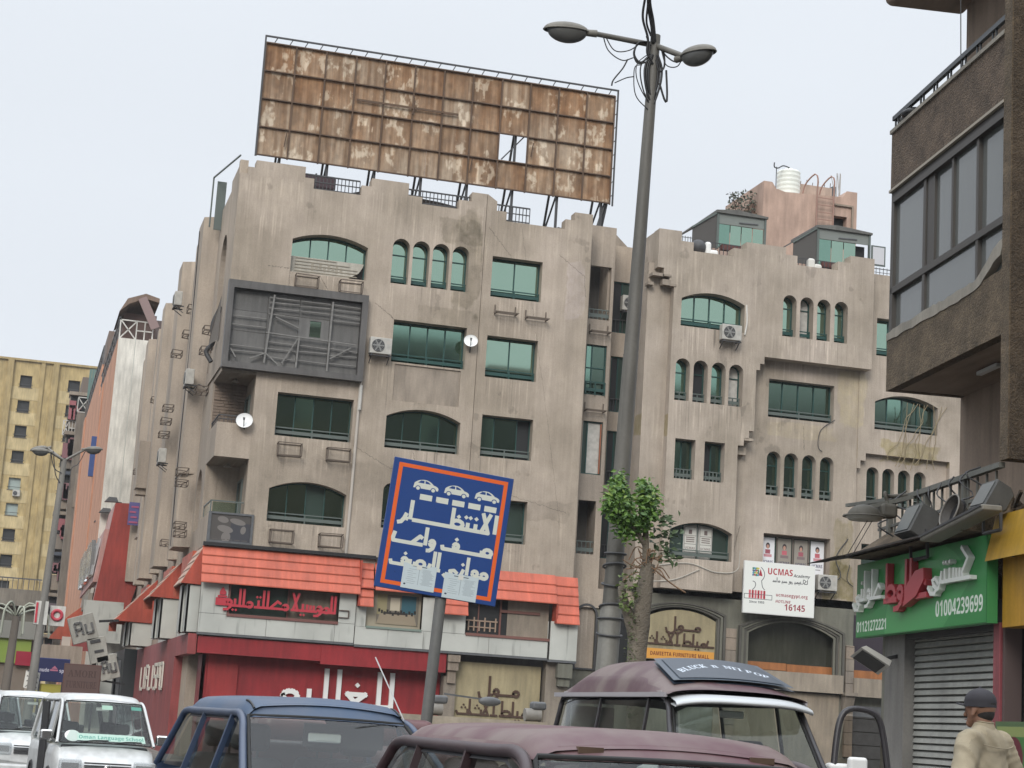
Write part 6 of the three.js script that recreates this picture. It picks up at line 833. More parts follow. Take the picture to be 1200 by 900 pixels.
{
  const t = onRB(thing('street_lantern', 'old round hooded lamp sticking out left of the green shop sign', 'lamp', [0, 0, 0], 0, undefined, true)), c = [-0.75, 4.6, 1.2], m = M([0.09, 0.085, 0.07], 0.7, { map: grimeT });
  part(t, 'hood', [new THREE.SphereGeometry(1, 26, 12, 0, 6.2832, 0, Math.PI / 2).scale(0.24, 0.17, 0.24).translate(...c), new THREE.CylinderGeometry(0.3, 0.31, 0.02, 28).translate(c[0], c[1], c[2])], m); part(t, 'reflector', [new THREE.CylinderGeometry(0.27, 0.22, 0.05, 28).translate(c[0], c[1] - 0.03, c[2])], M([0.35, 0.34, 0.3], 0.5)); part(t, 'ballast', [rbox(c[0] + 0.22, c[0] + 0.46, c[1] + 0.0, c[1] + 0.2, c[2] - 0.12, c[2] + 0.12, 0.05, 3)], m); part(t, 'arm', [tube([[c[0] + 0.35, c[1] + 0.2, c[2]], [c[0] + 0.3, c[1] + 0.35, c[2]], [-0.3, 4.95, 0.95], [0.05, 5.0, 1.0]], 0.03, 16, 6)], m); part(t, 'wire', [bar(V(c[0] + 0.05, c[1] - 0.05, c[2]), V(c[0] + 0.1, 4.1, c[2] - 1.1), 0.008), bar(V(c[0] + 0.12, c[1] - 0.05, c[2]), V(c[0] + 0.15, 4.1, c[2] - 1.0), 0.008)], mIron);
  const d = onRB(thing('ring_lamp', 'dark conical lamp housing with a round opening between the two flood lights', 'lamp', [0, 0, 0], 0, undefined, true)); const put = (g) => g.scale(0.68, 0.68, 0.68).rotateZ(1.25).rotateY(0.1).translate(-0.36, 4.38, 3.75);
  part(d, 'cone', [put(new THREE.CylinderGeometry(0.33, 0.12, 0.42, 26, 1, true)), put(new THREE.CylinderGeometry(0.12, 0.12, 0.04, 20).translate(0, -0.21, 0))], M([0.075, 0.07, 0.065], 0.75, { map: grimeT })); part(d, 'rim', [put(new THREE.TorusGeometry(0.33, 0.018, 8, 30).rotateX(Math.PI / 2).translate(0, 0.21, 0))], M([0.14, 0.13, 0.115], 0.6)); part(d, 'inside', [put(new THREE.CylinderGeometry(0.3, 0.3, 0.01, 24).translate(0, 0.05, 0))], mBlack);
  const e = onRB(thing('tube_light', 'long pale strip light fitting over the seam of the green and yellow signs', 'lamp', [0, 0, 0], 0, undefined, true)); part(e, 'fitting', [along(new RoundedBoxGeometry(0.28, 0.09, 1, 2, 0.03).translate(0, 0, 0.5), V(-0.62, 4.08, 3.4), V(-0.6, 4.28, 5.4))], M([0.24, 0.23, 0.2], 0.6, { map: grimeT })); part(e, 'groove', [bar(V(-0.77, 4.1, 3.42), V(-0.75, 4.3, 5.4), 0.01, 0.03)], mIron); part(e, 'bracket', [bar(V(-0.5, 4.2, 3.6), V(-0.12, 4.62, 3.0), 0.06), bar(V(-0.12, 4.62, 3.0), V(0.05, 4.66, 2.1), 0.05)], mIron);
  const f = onRB(thing('flood_light', 'tilted projecting flood light with pale rim under the left end of the green sign', 'flood light', [0, 0, 0], 0, undefined, true)); const pq = new THREE.Quaternion().setFromUnitVectors(V(0, -1, 0), V(-0.5, -0.82, 0.3).normalize()), pf = (g) => g.scale(0.66, 0.8, 0.66).applyQuaternion(pq).translate(-0.42, 2.58, 0.75);
  part(f, 'housing', [pf(ext([[-0.42, -0.02], [0.3, -0.02], [0.3, 0.1], [-0.34, 0.07]], -0.3, 0.3, undefined, 0.01))], M([0.4, 0.39, 0.36], 0.5)); part(f, 'glass', [pf(box(-0.36, 0.22, -0.04, -0.025, -0.25, 0.25))], mBlack); part(f, 'arm', [bar(V(-0.3, 2.62, 0.75), V(0.1, 2.72, 0.6), 0.05)], mIron);
}
// ---------------------------------------------------------------- far side of the street on the left
{
  const ochre = M([0.56, 0.435, 0.215], 0.9, { map: grimeT }), ochreD = M([0.50, 0.385, 0.19], 0.9, { map: grimeT }), pale = M([0.64, 0.52, 0.29], 0.9, { map: grimeT });
  const t = thing('apartment_tower', 'tall ochre apartment tower at the far left with dark square windows', 'building', [0, 0, -220]), z = -220, top = 40.3;
  const wx = [-5.6, -1.1, 4.45], open = []; for (const x of wx) for (let f = 0; f < 12; f++) open.push(rectP(x - 0.68, x + 0.68, 37.1 - f * 3.0 - (f > 3 ? 0.2 : 0), 38.6 - f * 3.0 - (f > 3 ? 0.2 : 0)));
  part(t, 'wall', [ext(rectP(-12, 9, -0.5, top), z - 0.5, z, open)], ochre); part(t, 'body', [box(-12, 9, -0.5, top - 0.5, z - 12, z - 0.6)], mCore);
  for (const x of [-3.0, 2.2]) part(t, 'pilaster', [box(x - 0.35, x + 0.35, -0.5, top + 0.05, z, z + 0.5)], ochreD); part(t, 'pilaster', [box(0.5, 0.95, -0.5, top, z, z + 0.25)], ochreD);
  part(t, 'cornice', [box(-12, 9, top, top + 0.25, z - 0.5, z + 0.3)], ochreD);
  const r = rng(40);
  for (const x of wx) for (let f = 0; f < 12; f++) { const y = 37.1 - f * 3.0 - (f > 3 ? 0.2 : 0); part(t, 'window', [box(x - 0.68, x + 0.68, y, y + 1.5, z - 0.45, z - 0.4)], x === -1.1 && (f === 4 || f === 5) ? M([0.3, 0.36, 0.34], 0.3) : mDark); part(t, 'window_rail', [box(x - 0.8, x + 0.8, y + 0.38, y + 0.44, z + 0.05, z + 0.1), box(x - 0.8, x + 0.8, y + 0.02, y + 0.08, z + 0.05, z + 0.1)], mIron); part(t, 'pale_panel', [box(x - 1.7, x + 1.6, y - 1.4, y + 0.1, z, z + 0.04)], pale); }
  const a = thing('air_conditioner', 'white air conditioner under a window of the ochre tower', 'air conditioner', [-0.8, 24.2, -219.7]); part(a, 'casing', [rbox(-1.2, -0.35, 24.2, 24.95, -219.9, -219.4, 0.04, 1)], mAcWhite); part(a, 'fan_grille', [cyl(V(-0.9, 24.55, -219.4), V(-0.9, 24.55, -219.37), 0.25, 0.25, 14)], mIron);
  // low wall of an overpass in front of it
  const o = thing('overpass', 'grey flyover with railing and arches below the ochre tower', 'bridge', [-2, 0, -150]); part(o, 'deck', [box(-14, 2.2, 8.3, 9.6, -152, -149)], M([0.26, 0.25, 0.22], 0.9, { map: grimeT })); const rr = [box(-14, 2.2, 10.4, 10.5, -149.2, -149.1)]; for (let i = 0; i < 40; i++) rr.push(box(-14 + i * 0.41, -13.94 + i * 0.41, 9.6, 10.4, -149.19, -149.11)); part(o, 'railing', rr, mIronGray);
  part(o, 'spandrel', [ext([[-14, -0.5], [-6, -0.5], [-6, 3], [-5, 5.6], [-3.5, 6.4], [-2, 5.6], [-1.2, 3], [-1.2, -0.5], [-0.4, -0.5], [-0.4, 3], [0.3, 5.6], [1.4, 6.6], [2.2, 6.4], [2.2, 8.3], [-14, 8.3]], -151.5, -149.8)], M([0.17, 0.17, 0.15], 0.9, { map: grimeT })); part(o, 'shade_wall', [box(-14, 2.2, -0.5, 8.2, -154, -153.6)], mCore);
  const k = thing('kiosk', 'low stall with lime green and red boards at the far left', 'kiosk', [-0.5, 0, -110]); part(k, 'board', [box(-2.2, 1.4, 3.2, 4.6, -110, -109.8)], M([0.3, 0.42, 0.08], 0.6)); part(k, 'red_board', [box(0.6, 1.45, 3.1, 3.9, -109.8, -109.7)], M([0.4, 0.02, 0.05], 0.6)); part(k, 'wall', [box(-2.2, 1.6, -0.5, 3.2, -111, -110)], M([0.3, 0.25, 0.2], 0.9)); part(k, 'roof', [box(-2.3, 1.7, 4.6, 5.6, -112, -109.6)], M([0.3, 0.3, 0.27], 0.8));
  // palm by the kerb
  const p = thing('palm_tree', 'slim palm with pale drooping fronds at the left edge', 'tree', [0.2, -0.5, -62]); part(p, 'trunk', [cyl(V(0.05, -0.5, -62), V(0.22, 3.9, -62), 0.17, 0.12, 12)], M([0.14, 0.12, 0.1], 0.95)); const fp = M([0.3, 0.31, 0.25], 0.7); for (let i = 0; i < 9; i++) { const d = i * 0.7, L = 0.75 + 0.25 * (i % 3); part(p, 'frond', [tube([[0.22, 3.9, -62], [0.22 + Math.cos(d) * L * 0.5, 4.35 - 0.1 * (i % 3), -62 + Math.sin(d) * L * 0.5], [0.22 + Math.cos(d) * L, 4.1, -62 + Math.sin(d) * L], [0.22 + Math.cos(d) * L * 1.15, 3.3, -62 + Math.sin(d) * L * 1.15]], 0.035, 16, 5)], fp); }

  // white and orange building beyond the beige block
  const w = thing('apartment_building', 'orange apartment building with a white blind end wall, left of the beige block', 'building', [4.3, 0, -105]), white = M([0.84, 0.825, 0.765], 0.9, { map: grimeT }), orange = M([0.64, 0.335, 0.215], 0.9, { map: grimeT });
  part(w, 'end_wall', [box(4.32, 6.6, -0.5, 21.9, -105.4, -105)], white); part(w, 'wall_seam', [box(5.26, 5.3, 6, 21.9, -105, -104.985)], mAcp);
  part(w, 'side_wall', [extX([[-105.4, -0.5], [-154, -0.5], [-154, 24.2], [-127, 24.2], [-127, 21.9], [-105.4, 21.9]].reverse(), 4.3, 5.0)], orange); part(w, 'wall_fin', [box(4.22, 4.3, -0.5, 21.6, -121.5, -119.5)], orange); part(w, 'wall_fin', [box(4.2, 4.3, -0.5, 24, -154, -151)], orange); part(w, 'body', [box(5, 20, -0.5, 21, -135, -105.4)], mCore);
  const lat = (x0, x1, y, zz) => { const g = []; const b = (a0, b0, a1, b1) => g.push(bar(V(lerp(x0, x1, a0), y + b0, zz), V(lerp(x0, x1, a1), y + b1, zz), 0.07)); b(0, 0, 1, 0); b(0, 1.1, 1, 1.1); b(0, 0, 0, 1.1); b(1, 0, 1, 1.1); b(0.5, 0, 0.5, 1.1); b(0, 0, 0.5, 1.1); b(0.5, 0, 0, 1.1); b(0.75, 0, 0.75, 1.1); b(0.5, 0.55, 1, 0.55); return g; };
  part(w, 'roof_rail', lat(4.35, 6.2, 21.9, -105.2), mWhite); part(w, 'roof_room', [box(4.5, 6.4, 21.9, 23.6, -110, -106)], M([0.12, 0.08, 0.07], 0.9)); part(w, 'roof_cover', [ext([[4.2, 23.4], [4.6, 24.2], [5.6, 24.6], [6.4, 24.4], [6.4, 24.15], [5.6, 24.3], [4.7, 23.9]], -111, -104.8)], M([0.25, 0.18, 0.14], 0.9, { map: grimeT })); part(w, 'blind', [bar(V(5.4, 24.3, -104.7), V(6.3, 22.6, -104.7), 0.5, 0.12, V(0, 0, 1))], M([0.24, 0.17, 0.16], 0.8));
  const rr2 = []; for (let i = 0; i < 18; i++) rr2.push(bar(V(4.32, 21.9 + (i > 7 ? 2.3 : 0), -106 - i * 2.6), V(4.32, 23.2 + (i > 7 ? 2.3 : 0), -106 - i * 2.6), 0.08)); rr2.push(bar(V(4.32, 23.2, -105.5), V(4.32, 23.2, -126), 0.08), bar(V(4.32, 22.5, -105.5), V(4.32, 22.5, -126), 0.06), bar(V(4.32, 25.5, -127), V(4.32, 25.5, -153), 0.08), bar(V(4.32, 24.8, -127), V(4.32, 24.8, -153), 0.06)); part(w, 'roof_rail', rr2, mIronGray); part(w, 'roof_room', [box(4.6, 9, 21.6, 24.6, -120, -112)], M([0.1, 0.075, 0.07], 0.9)); part(w, 'roof_room', [box(4.6, 9, 24, 27, -148, -129)], M([0.16, 0.12, 0.1], 0.9));
  part(w, 'wall_plate', [box(3.9, 4.3, 15.6, 18.2, -120.6, -120.2)], M([0.03, 0.07, 0.22], 0.6), { label: 'narrow blue upright sign' });
  const gs = thing('corrugated_hut', 'teal corrugated roof hut above the orange wall', 'hut', [4, 22, -137]); for (let i = 0; i < 10; i++) part(gs, 'sheet', [box(4.3 + i * 0.22, 4.5 + i * 0.22, 26.2, 28.8, -155.5 + (i % 2) * 0.06, -155.4 + (i % 2) * 0.06)], M([0.10, 0.17, 0.155], 0.7)); part(gs, 'wall', [box(4.3, 7, 22, 26.1, -158, -155.6)], mCore);
  // grey house with balconies further on
  const g = thing('apartment_building', 'narrow grey house with cluttered balconies between the orange building and the ochre tower', 'building', [4, 0, -140]), gm = M([0.27, 0.235, 0.2], 0.9, { map: grimeT });
  part(g, 'wall', [box(3.6, 8, -0.5, 23.5, -165, -136)], gm); part(g, 'end_wall', [box(2.6, 3.6, -0.5, 22, -150, -138)], gm);
  const q = rng(17); for (let f = 0; f < 7; f++) { const y = 3 + f * 3; part(g, 'balcony', [box(1.9, 3.6, y, y + 1.1, -146, -140), box(1.9, 2.0, y, y + 2.6, -140.3, -140)], f % 2 ? gm : mDarkStucco); part(g, 'opening', [box(2.0, 3.5, y + 1.15, y + 2.6, -139.99, -139.95)], mDark); part(g, 'awning', [box(1.5 + q() * 0.4, 3.4, y + 2.5, y + 2.75, -141.5, -139.4)], q() < 0.5 ? mDarkStucco : M([0.07, 0.08, 0.1], 0.8)); const jun = []; for (let i = 0; i < 6; i++) jun.push(box(1.7 + q() * 1.4, 2.0 + q() * 1.6, y + 0.6 + q(), y + 1.3 + q(), -139.9, -139.6)); part(g, 'clutter', jun, M([0.1 + 0.2 * q(), 0.1, 0.11], 0.8), { kind: 'stuff' }); }
  part(g, 'roof_rail', lat(2.6, 4.4, 22.2, -139), mWhite); part(g, 'roof_rail', lat(1.6, 2.6, 20.5, -140), mWhite); part(g, 'roof_room', [box(2.8, 5.0, 22, 25, -146, -140)], M([0.15, 0.12, 0.1], 0.9)); part(g, 'window', [box(3.0, 3.5, 15, 17.5, -137.99, -137.9)], mDarkStucco);
  g.position.set(5.05, 0, -158); g.scale.set(1, 1.14, 1);
  // tall red sign with pink face
  const s = thing('tower_sign', 'tall sloping red and pink shop sign with silver letters left of the beige block', 'sign', [5, 6, -98]), sil = mChrome, pk = M([0.56, 0.32, 0.29], 0.6, { map: grimeT });
  part(s, 'end_panel', [ext([[4.06, 5.95], [5.9, 5.98], [6.28, 7.5], [6.28, 11.74], [4.75, 11.68]], -98.1, -98)], M([0.40, 0.055, 0.04], 0.55, { map: grimeT }));
  const face = (y) => lerp(4.06, 4.75, (y - 5.95) / 5.73); const F = (z0, z1, y0, y1, o, d = 0.08) => ext([[face(y0) - o, y0], [face(y1) - o, y1], [face(y1) - o + d, y1], [face(y0) - o + d, y0]], z1, z0);
  part(s, 'face_panel', [F(-98.1, -118, 5.95, 11.68, 0)], pk); part(s, 'board', [F(-98.6, -116, 7.5, 10.3, 0.22, 0.24)], pk);
  const lt = (z, y, h, o) => { const gg = []; const rd = rng(Math.round(z * 7 + y)); for (let i = 0; i < 5; i++) gg.push(box(face(y) - o - 0.12, face(y) - o + 0.1, y + h * 0.25 * (i % 3), y + h * (0.45 + 0.25 * ((i + 1) % 3)), z - i * 0.55 - 0.4, z - i * 0.55), bar(V(face(y) - o, y, z - i * 0.5), V(face(y + h) - o, y + h * (0.5 + 0.5 * rd()), z - i * 0.5 - 0.3), 0.16), bar(V(face(y) - o, y + 0.1, z - i * 0.5), V(face(y) - o, y + 0.1, z - i * 0.5 - 0.6), 0.16)); return gg; };
  for (let i = 0; i < 5; i++) part(s, 'letters', lt(-99.4 - i * 3.2, 7.9 + 0.1 * (i % 2), 2.0, 0.36), sil); for (let i = 0; i < 3; i++) part(s, 'letters', lt(-99 - i * 3, 6.3, 0.9, 0.1), M([0.25, 0.22, 0.18], 0.4));
  for (let i = 0; i < 3; i++) { const l = thing('flood_light', ['first', 'second', 'third'][i] + ' little flood light along the top of the tall red sign from the right', 'flood light', [5, 11.8, -98.5 - i * 6]); part(l, 'housing', [ext([[4.2, 11.75], [4.9, 11.78], [4.8, 12.0], [4.4, 12.0]], -98.9 - i * 6, -98.3 - i * 6)], mIronGray); part(l, 'arm', [box(4.85, 5.1, 11.74, 11.8, -98.7 - i * 6, -98.6 - i * 6)], mIron); }
  const bs = thing('clinic_sign', 'small bright blue upright sign on the side of the beige block', 'sign', [5.9, 11, -97.4]); part(bs, 'panel', [box(5.98, 6.14, 10.6, 12.4, -97.2, -97.0)], M([0.02, 0.10, 0.34], 0.5)); part(bs, 'face', [box(5.42, 5.97, 10.5, 11.7, -97.3, -97.15)], M([0.09, 0.08, 0.22], 0.5)); const bl = []; for (let i = 0; i < 4; i++) bl.push(box(5.47 + (i % 2) * 0.07, 5.92 - 0.06 * (i % 3), 10.6 + i * 0.27, 10.69 + i * 0.27, -97.15, -97.12)); part(bs, 'lettering', bl, M([0.35, 0.08, 0.16], 0.5));
  // hanging cube signs on a black post
  const post = thing('sign_post', 'leaning black post carrying the white cube signs', 'post', [4.6, 0, -78]); part(post, 'pole', [bar(V(4.35, -0.5, -78.4), V(3.25, 4.3, -78.4), 0.17)], mBlack); part(post, 'arm', [bar(V(3.9, 2.2, -78), V(4.9, 2.1, -78), 0.08), bar(V(3.6, 4.6, -78), V(4.4, 4.7, -78), 0.1)], mBlack);
  const cube = (lab, x, y, w, h, rot, letters) => { const c = thing('cube_sign', lab, 'sign', [x, y, -77.7]), put = (q) => q.rotateZ(rot).translate(x, y, -77.7); part(c, 'case', [put(rbox(-w / 2, w / 2, -h / 2, h / 2, -0.5, 0, 0.02, 1))], M([0.46, 0.46, 0.42], 0.5, { map: grimeT })); const gg = []; if (letters) for (const [a, b, d, e] of [[-0.3, -0.2, -0.3, 0.25], [-0.3, 0.25, -0.05, 0.25], [-0.05, 0.25, -0.05, -0.2], [0.1, 0.15, 0.1, -0.2], [0.1, -0.2, 0.35, -0.2], [0.35, -0.2, 0.35, 0.15], [-0.3, 0.0, -0.05, 0.0]]) gg.push(put(bar(V(a * w, b * h, 0.04), V(d * w, e * h, 0.04), 0.09, 0.07, V(0, 0, 1)))); else gg.push(put(box(-w * 0.35, w * 0.2, h * 0.3, h * 0.42, 0, 0.05)), put(box(-w * 0.2, w * 0.3, -h * 0.1, 0, 0, 0.03))); part(c, letters ? 'letters' : 'lamp', gg, letters ? sil : mIron); };
  cube('white cube sign with silver letters, topmost on the black post', 2.98, 4.25, 1.05, 1.1, 0.34, true); cube('white cube sign with a black lamp, middle one on the black post', 3.66, 3.42, 0.75, 1.05, 0.25, false); cube('pale cube sign with dark letters, lowest on the black post', 4.15, 2.75, 0.8, 1.0, 0.3, true);
  const sb = (name, lab, x0, x1, y0, y1, zz, m, txt, col) => { const c = thing(name, lab, 'sign', [(x0 + x1) / 2, y0, zz]); part(c, 'board', [rbox(x0, x1, y0, y1, zz - 0.15, zz, 0.02, 1)], m); if (txt) part(c, 'print', [quad(V(x0 + 0.05, y0 + 0.05, zz + 0.01), V(x1 - 0.05, y0 + 0.05, zz + 0.01), V(x1 - 0.05, y1 - 0.05, zz + 0.01), V(x0 + 0.05, y1 - 0.05, zz + 0.01))], printed(txt, 0.6), { uv: true }); part(c, 'stay', [box(x0 + 0.2, x0 + 0.28, y0 - 1.4, y0, zz - 0.14, zz - 0.06), box(x1 - 0.28, x1 - 0.2, y0 - 1.4, y0, zz - 0.14, zz - 0.06)], mIron); };
  sb('shop_sign', 'brown board with faint raised letters above the white minibus', 2.3, 3.75, 1.55, 2.75, -75, M([0.15, 0.075, 0.065], 0.7, { map: grimeT }), textTex(256, 180, '#5a4641', (g2) => { g2.fillStyle = '#43302c'; g2.font = 'bold 60px serif'; g2.textAlign = 'center'; g2.fillText('AMORI', 128, 75, 210); g2.fillText('FURNITURE', 128, 145, 225); }));
  sb('shop_sign', 'dark blue board with small white and pink letters', 1.3, 2.75, 2.05, 3.05, -82, M([0.015, 0.025, 0.12], 0.5), textTex(256, 150, '#1b2350', (g2) => { g2.fillStyle = '#c9c7d2'; g2.font = 'bold 36px sans-serif'; g2.fillText('nude', 26, 90, 80); g2.fillText('spa', 184, 90, 60); g2.fillStyle = '#b06a80'; g2.fillRect(112, 70, 62, 12); g2.beginPath(); g2.moveTo(120, 66); g2.lineTo(146, 44); g2.lineTo(170, 66); g2.fill(); }));
  sb('shop_sign', 'yellow green board under the dark blue board', 1.35, 2.8, 1.1, 1.95, -82.2, M([0.4, 0.36, 0.06], 0.6), null);
  const cr = thing('shop_canopy', 'rounded cream shop canopy behind the far left lamp post', 'canopy', [2, 3, -92]); part(cr, 'shell', [ext([[0.9, -0.5], [1.15, 2.0], [1.45, 3.4], [1.7, 3.9], [3.6, 3.9], [3.6, 2.6], [1.9, 2.55], [1.35, -0.5]], -97, -92)], M([0.55, 0.46, 0.38], 0.7, { map: grimeT })); part(cr, 'chimney', [box(2.6, 3.0, 3.9, 4.35, -93, -92.5)], M([0.5, 0.44, 0.38], 0.8));
  const pl = thing('shop_board', 'dull pink fascia strip and white wall panel below the far red awning', 'fascia', [4, 4, -96]); part(pl, 'strip', [box(3.2, 4.9, 3.8, 4.25, -96, -95.8)], mMaroonWall); part(pl, 'panel', [box(3.6, 5.6, 4.3, 6.4, -96.4, -96.2), box(4.2, 5.6, 0, 3.8, -96.4, -96.2)], mAcp);
  const ra = thing('awning', 'far red awning with a stepped lower edge beside the lamp post', 'awning', [3, 6, -110]); part(ra, 'canopy', [ext([[2.3, 4.75], [3.2, 6.0], [4.0, 6.7], [4.25, 6.4], [4.4, 4.9], [4.0, 4.9], [3.9, 5.3], [3.55, 5.3], [3.55, 4.4], [3.1, 4.4], [3.05, 4.75]], -111, -110)], mAwn); part(ra, 'fold', [ext([[4.0, 6.68], [4.08, 6.6], [4.38, 4.95], [4.2, 4.95]], -109.99, -109.9)], mAwnD);
}
// ---------------------------------------------------------------- buildings behind the photographer, mirrored in the windows
{
  const mk = (lab, x0, x1, y1, z0, z1, col) => { const t = thing('street_building', lab, 'building', [(x0 + x1) / 2, 0, (z0 + z1) / 2]); part(t, 'wall', [box(x0, x1, -0.5, y1, z0, z1)], M(col, 0.9, { map: grimeT })); part(t, 'cornice', [box(x0 - 0.3, x1 + 0.3, y1, y1 + 0.5, z0 - 0.3, z1 + 0.3)], M(col, 0.9)); const g = []; for (let y = 3; y < y1 - 2; y += 3.1) for (let x = x0 + 1.5; x < x1 - 2; x += 3.2) g.push(box(x, x + 1.5, y, y + 1.6, z0 - 0.03, z0 + 0.02)); part(t, 'windows', g, mDark, { kind: 'stuff' }); };
  { const t = thing('street_building', 'pale block on the other side of the street, outside the left edge', 'building', [-24, 0, -70]); const pm = M([0.42, 0.38, 0.33], 0.9, { map: grimeT }), open = []; for (let f = 0; f < 8; f++) for (let i = 0; i < 7; i++) open.push(rectP(54 + i * 6 + 1.4, 54 + i * 6 + 3.4, 3 + f * 3.1, 4.6 + f * 3.1)); part(t, 'wall', [ext(rectP(53, 97, -0.5, 28), 0, 0.5, open).rotateY(Math.PI / 2).translate(-18.5, 0, 0)], pm); part(t, 'body', [box(-32, -18.6, -0.5, 27.6, -97, -53)], mCore); for (let f = 0; f < 8; f += 2) part(t, 'balcony', [box(-18, -16.9, 2.6 + f * 3.1, 3.7 + f * 3.1, -80, -70)], mWhite); }
  mk('brown block behind the photographer to the left', -14, 8, 27, 26, 38, [0.3, 0.27, 0.23]); mk('tall grey block behind the photographer', 9, 37, 33.4, 22, 38, [0.3, 0.28, 0.25]); mk('high pale block behind the photographer to the right', 38, 90, 31.6, 22, 38, [0.34, 0.31, 0.28]);
}
// ---------------------------------------------------------------- vehicles (local z runs to the nose)
const screenGlass = M([0.72, 0.78, 0.75], 0.03, { transmission: 1, thickness: 0, specularIntensity: 0.6 }), clearGlass = M([0.62, 0.68, 0.66], 0.03, { transmission: 1, thickness: 0 }), tintGlass = M([0.22, 0.25, 0.24], 0.05, { transmission: 1, thickness: 0 }), seatM = M([0.055, 0.055, 0.06], 0.85), lampGlass = M([0.75, 0.77, 0.78], 0.05, { transmission: 0.8, thickness: 0 }), tyreM = M([0.018, 0.018, 0.018], 0.9), rimM = M([0.35, 0.35, 0.36], 0.35, { metalness: 0.8 });
const paintM = (c, dust = 0.3) => { const m = M(c, 0.38 + dust * 0.4, { clearcoat: 0.6 * (1 - dust), clearcoatRoughness: 0.15 + dust * 0.4, map: grainT }); return m; };
// dust lying on the roofs, with its own blotches and wiped streaks
const dusty = (c, d, seed) => M([1, 1, 1], 0.55, { clearcoat: 0.12, clearcoatRoughness: 0.45, map: tex(256, 256, (u, v) => { const n = sstep(0.3, 0.75, fbm(u * 6, v * 6, 6, 6, 5, seed)) * 0.8 + 0.3 * fbm(u * 40, v * 40, 40, 40, 3, seed + 5), s = (x) => (x <= 0.0031308 ? 12.92 * x : 1.055 * Math.pow(x, 1 / 2.4) - 0.055); return [0, 1, 2].map((k) => s(lerp(c[k], [0.2, 0.165, 0.14][k], clamp(n * d, 0, 1)))); }, 1.7, 1.7) });
function grid(nu, nv, f) { const pos = [], id = [], uv = []; for (let j = 0; j <= nv; j++) for (let i = 0; i <= nu; i++) { const p = f(i / nu, j / nv); pos.push(p.x, p.y, p.z); uv.push(i / nu, j / nv); } for (let j = 0; j < nv; j++) for (let i = 0; i < nu; i++) { const a = j * (nu + 1) + i, b = a + nu + 1; id.push(a, a + 1, b, b, a + 1, b + 1); } const g = new THREE.BufferGeometry(); g.setAttribute('position', new THREE.Float32BufferAttribute(pos, 3)); g.setAttribute('uv', new THREE.Float32BufferAttribute(uv, 2)); g.setIndex(id); g.computeVertexNormals(); return g; }
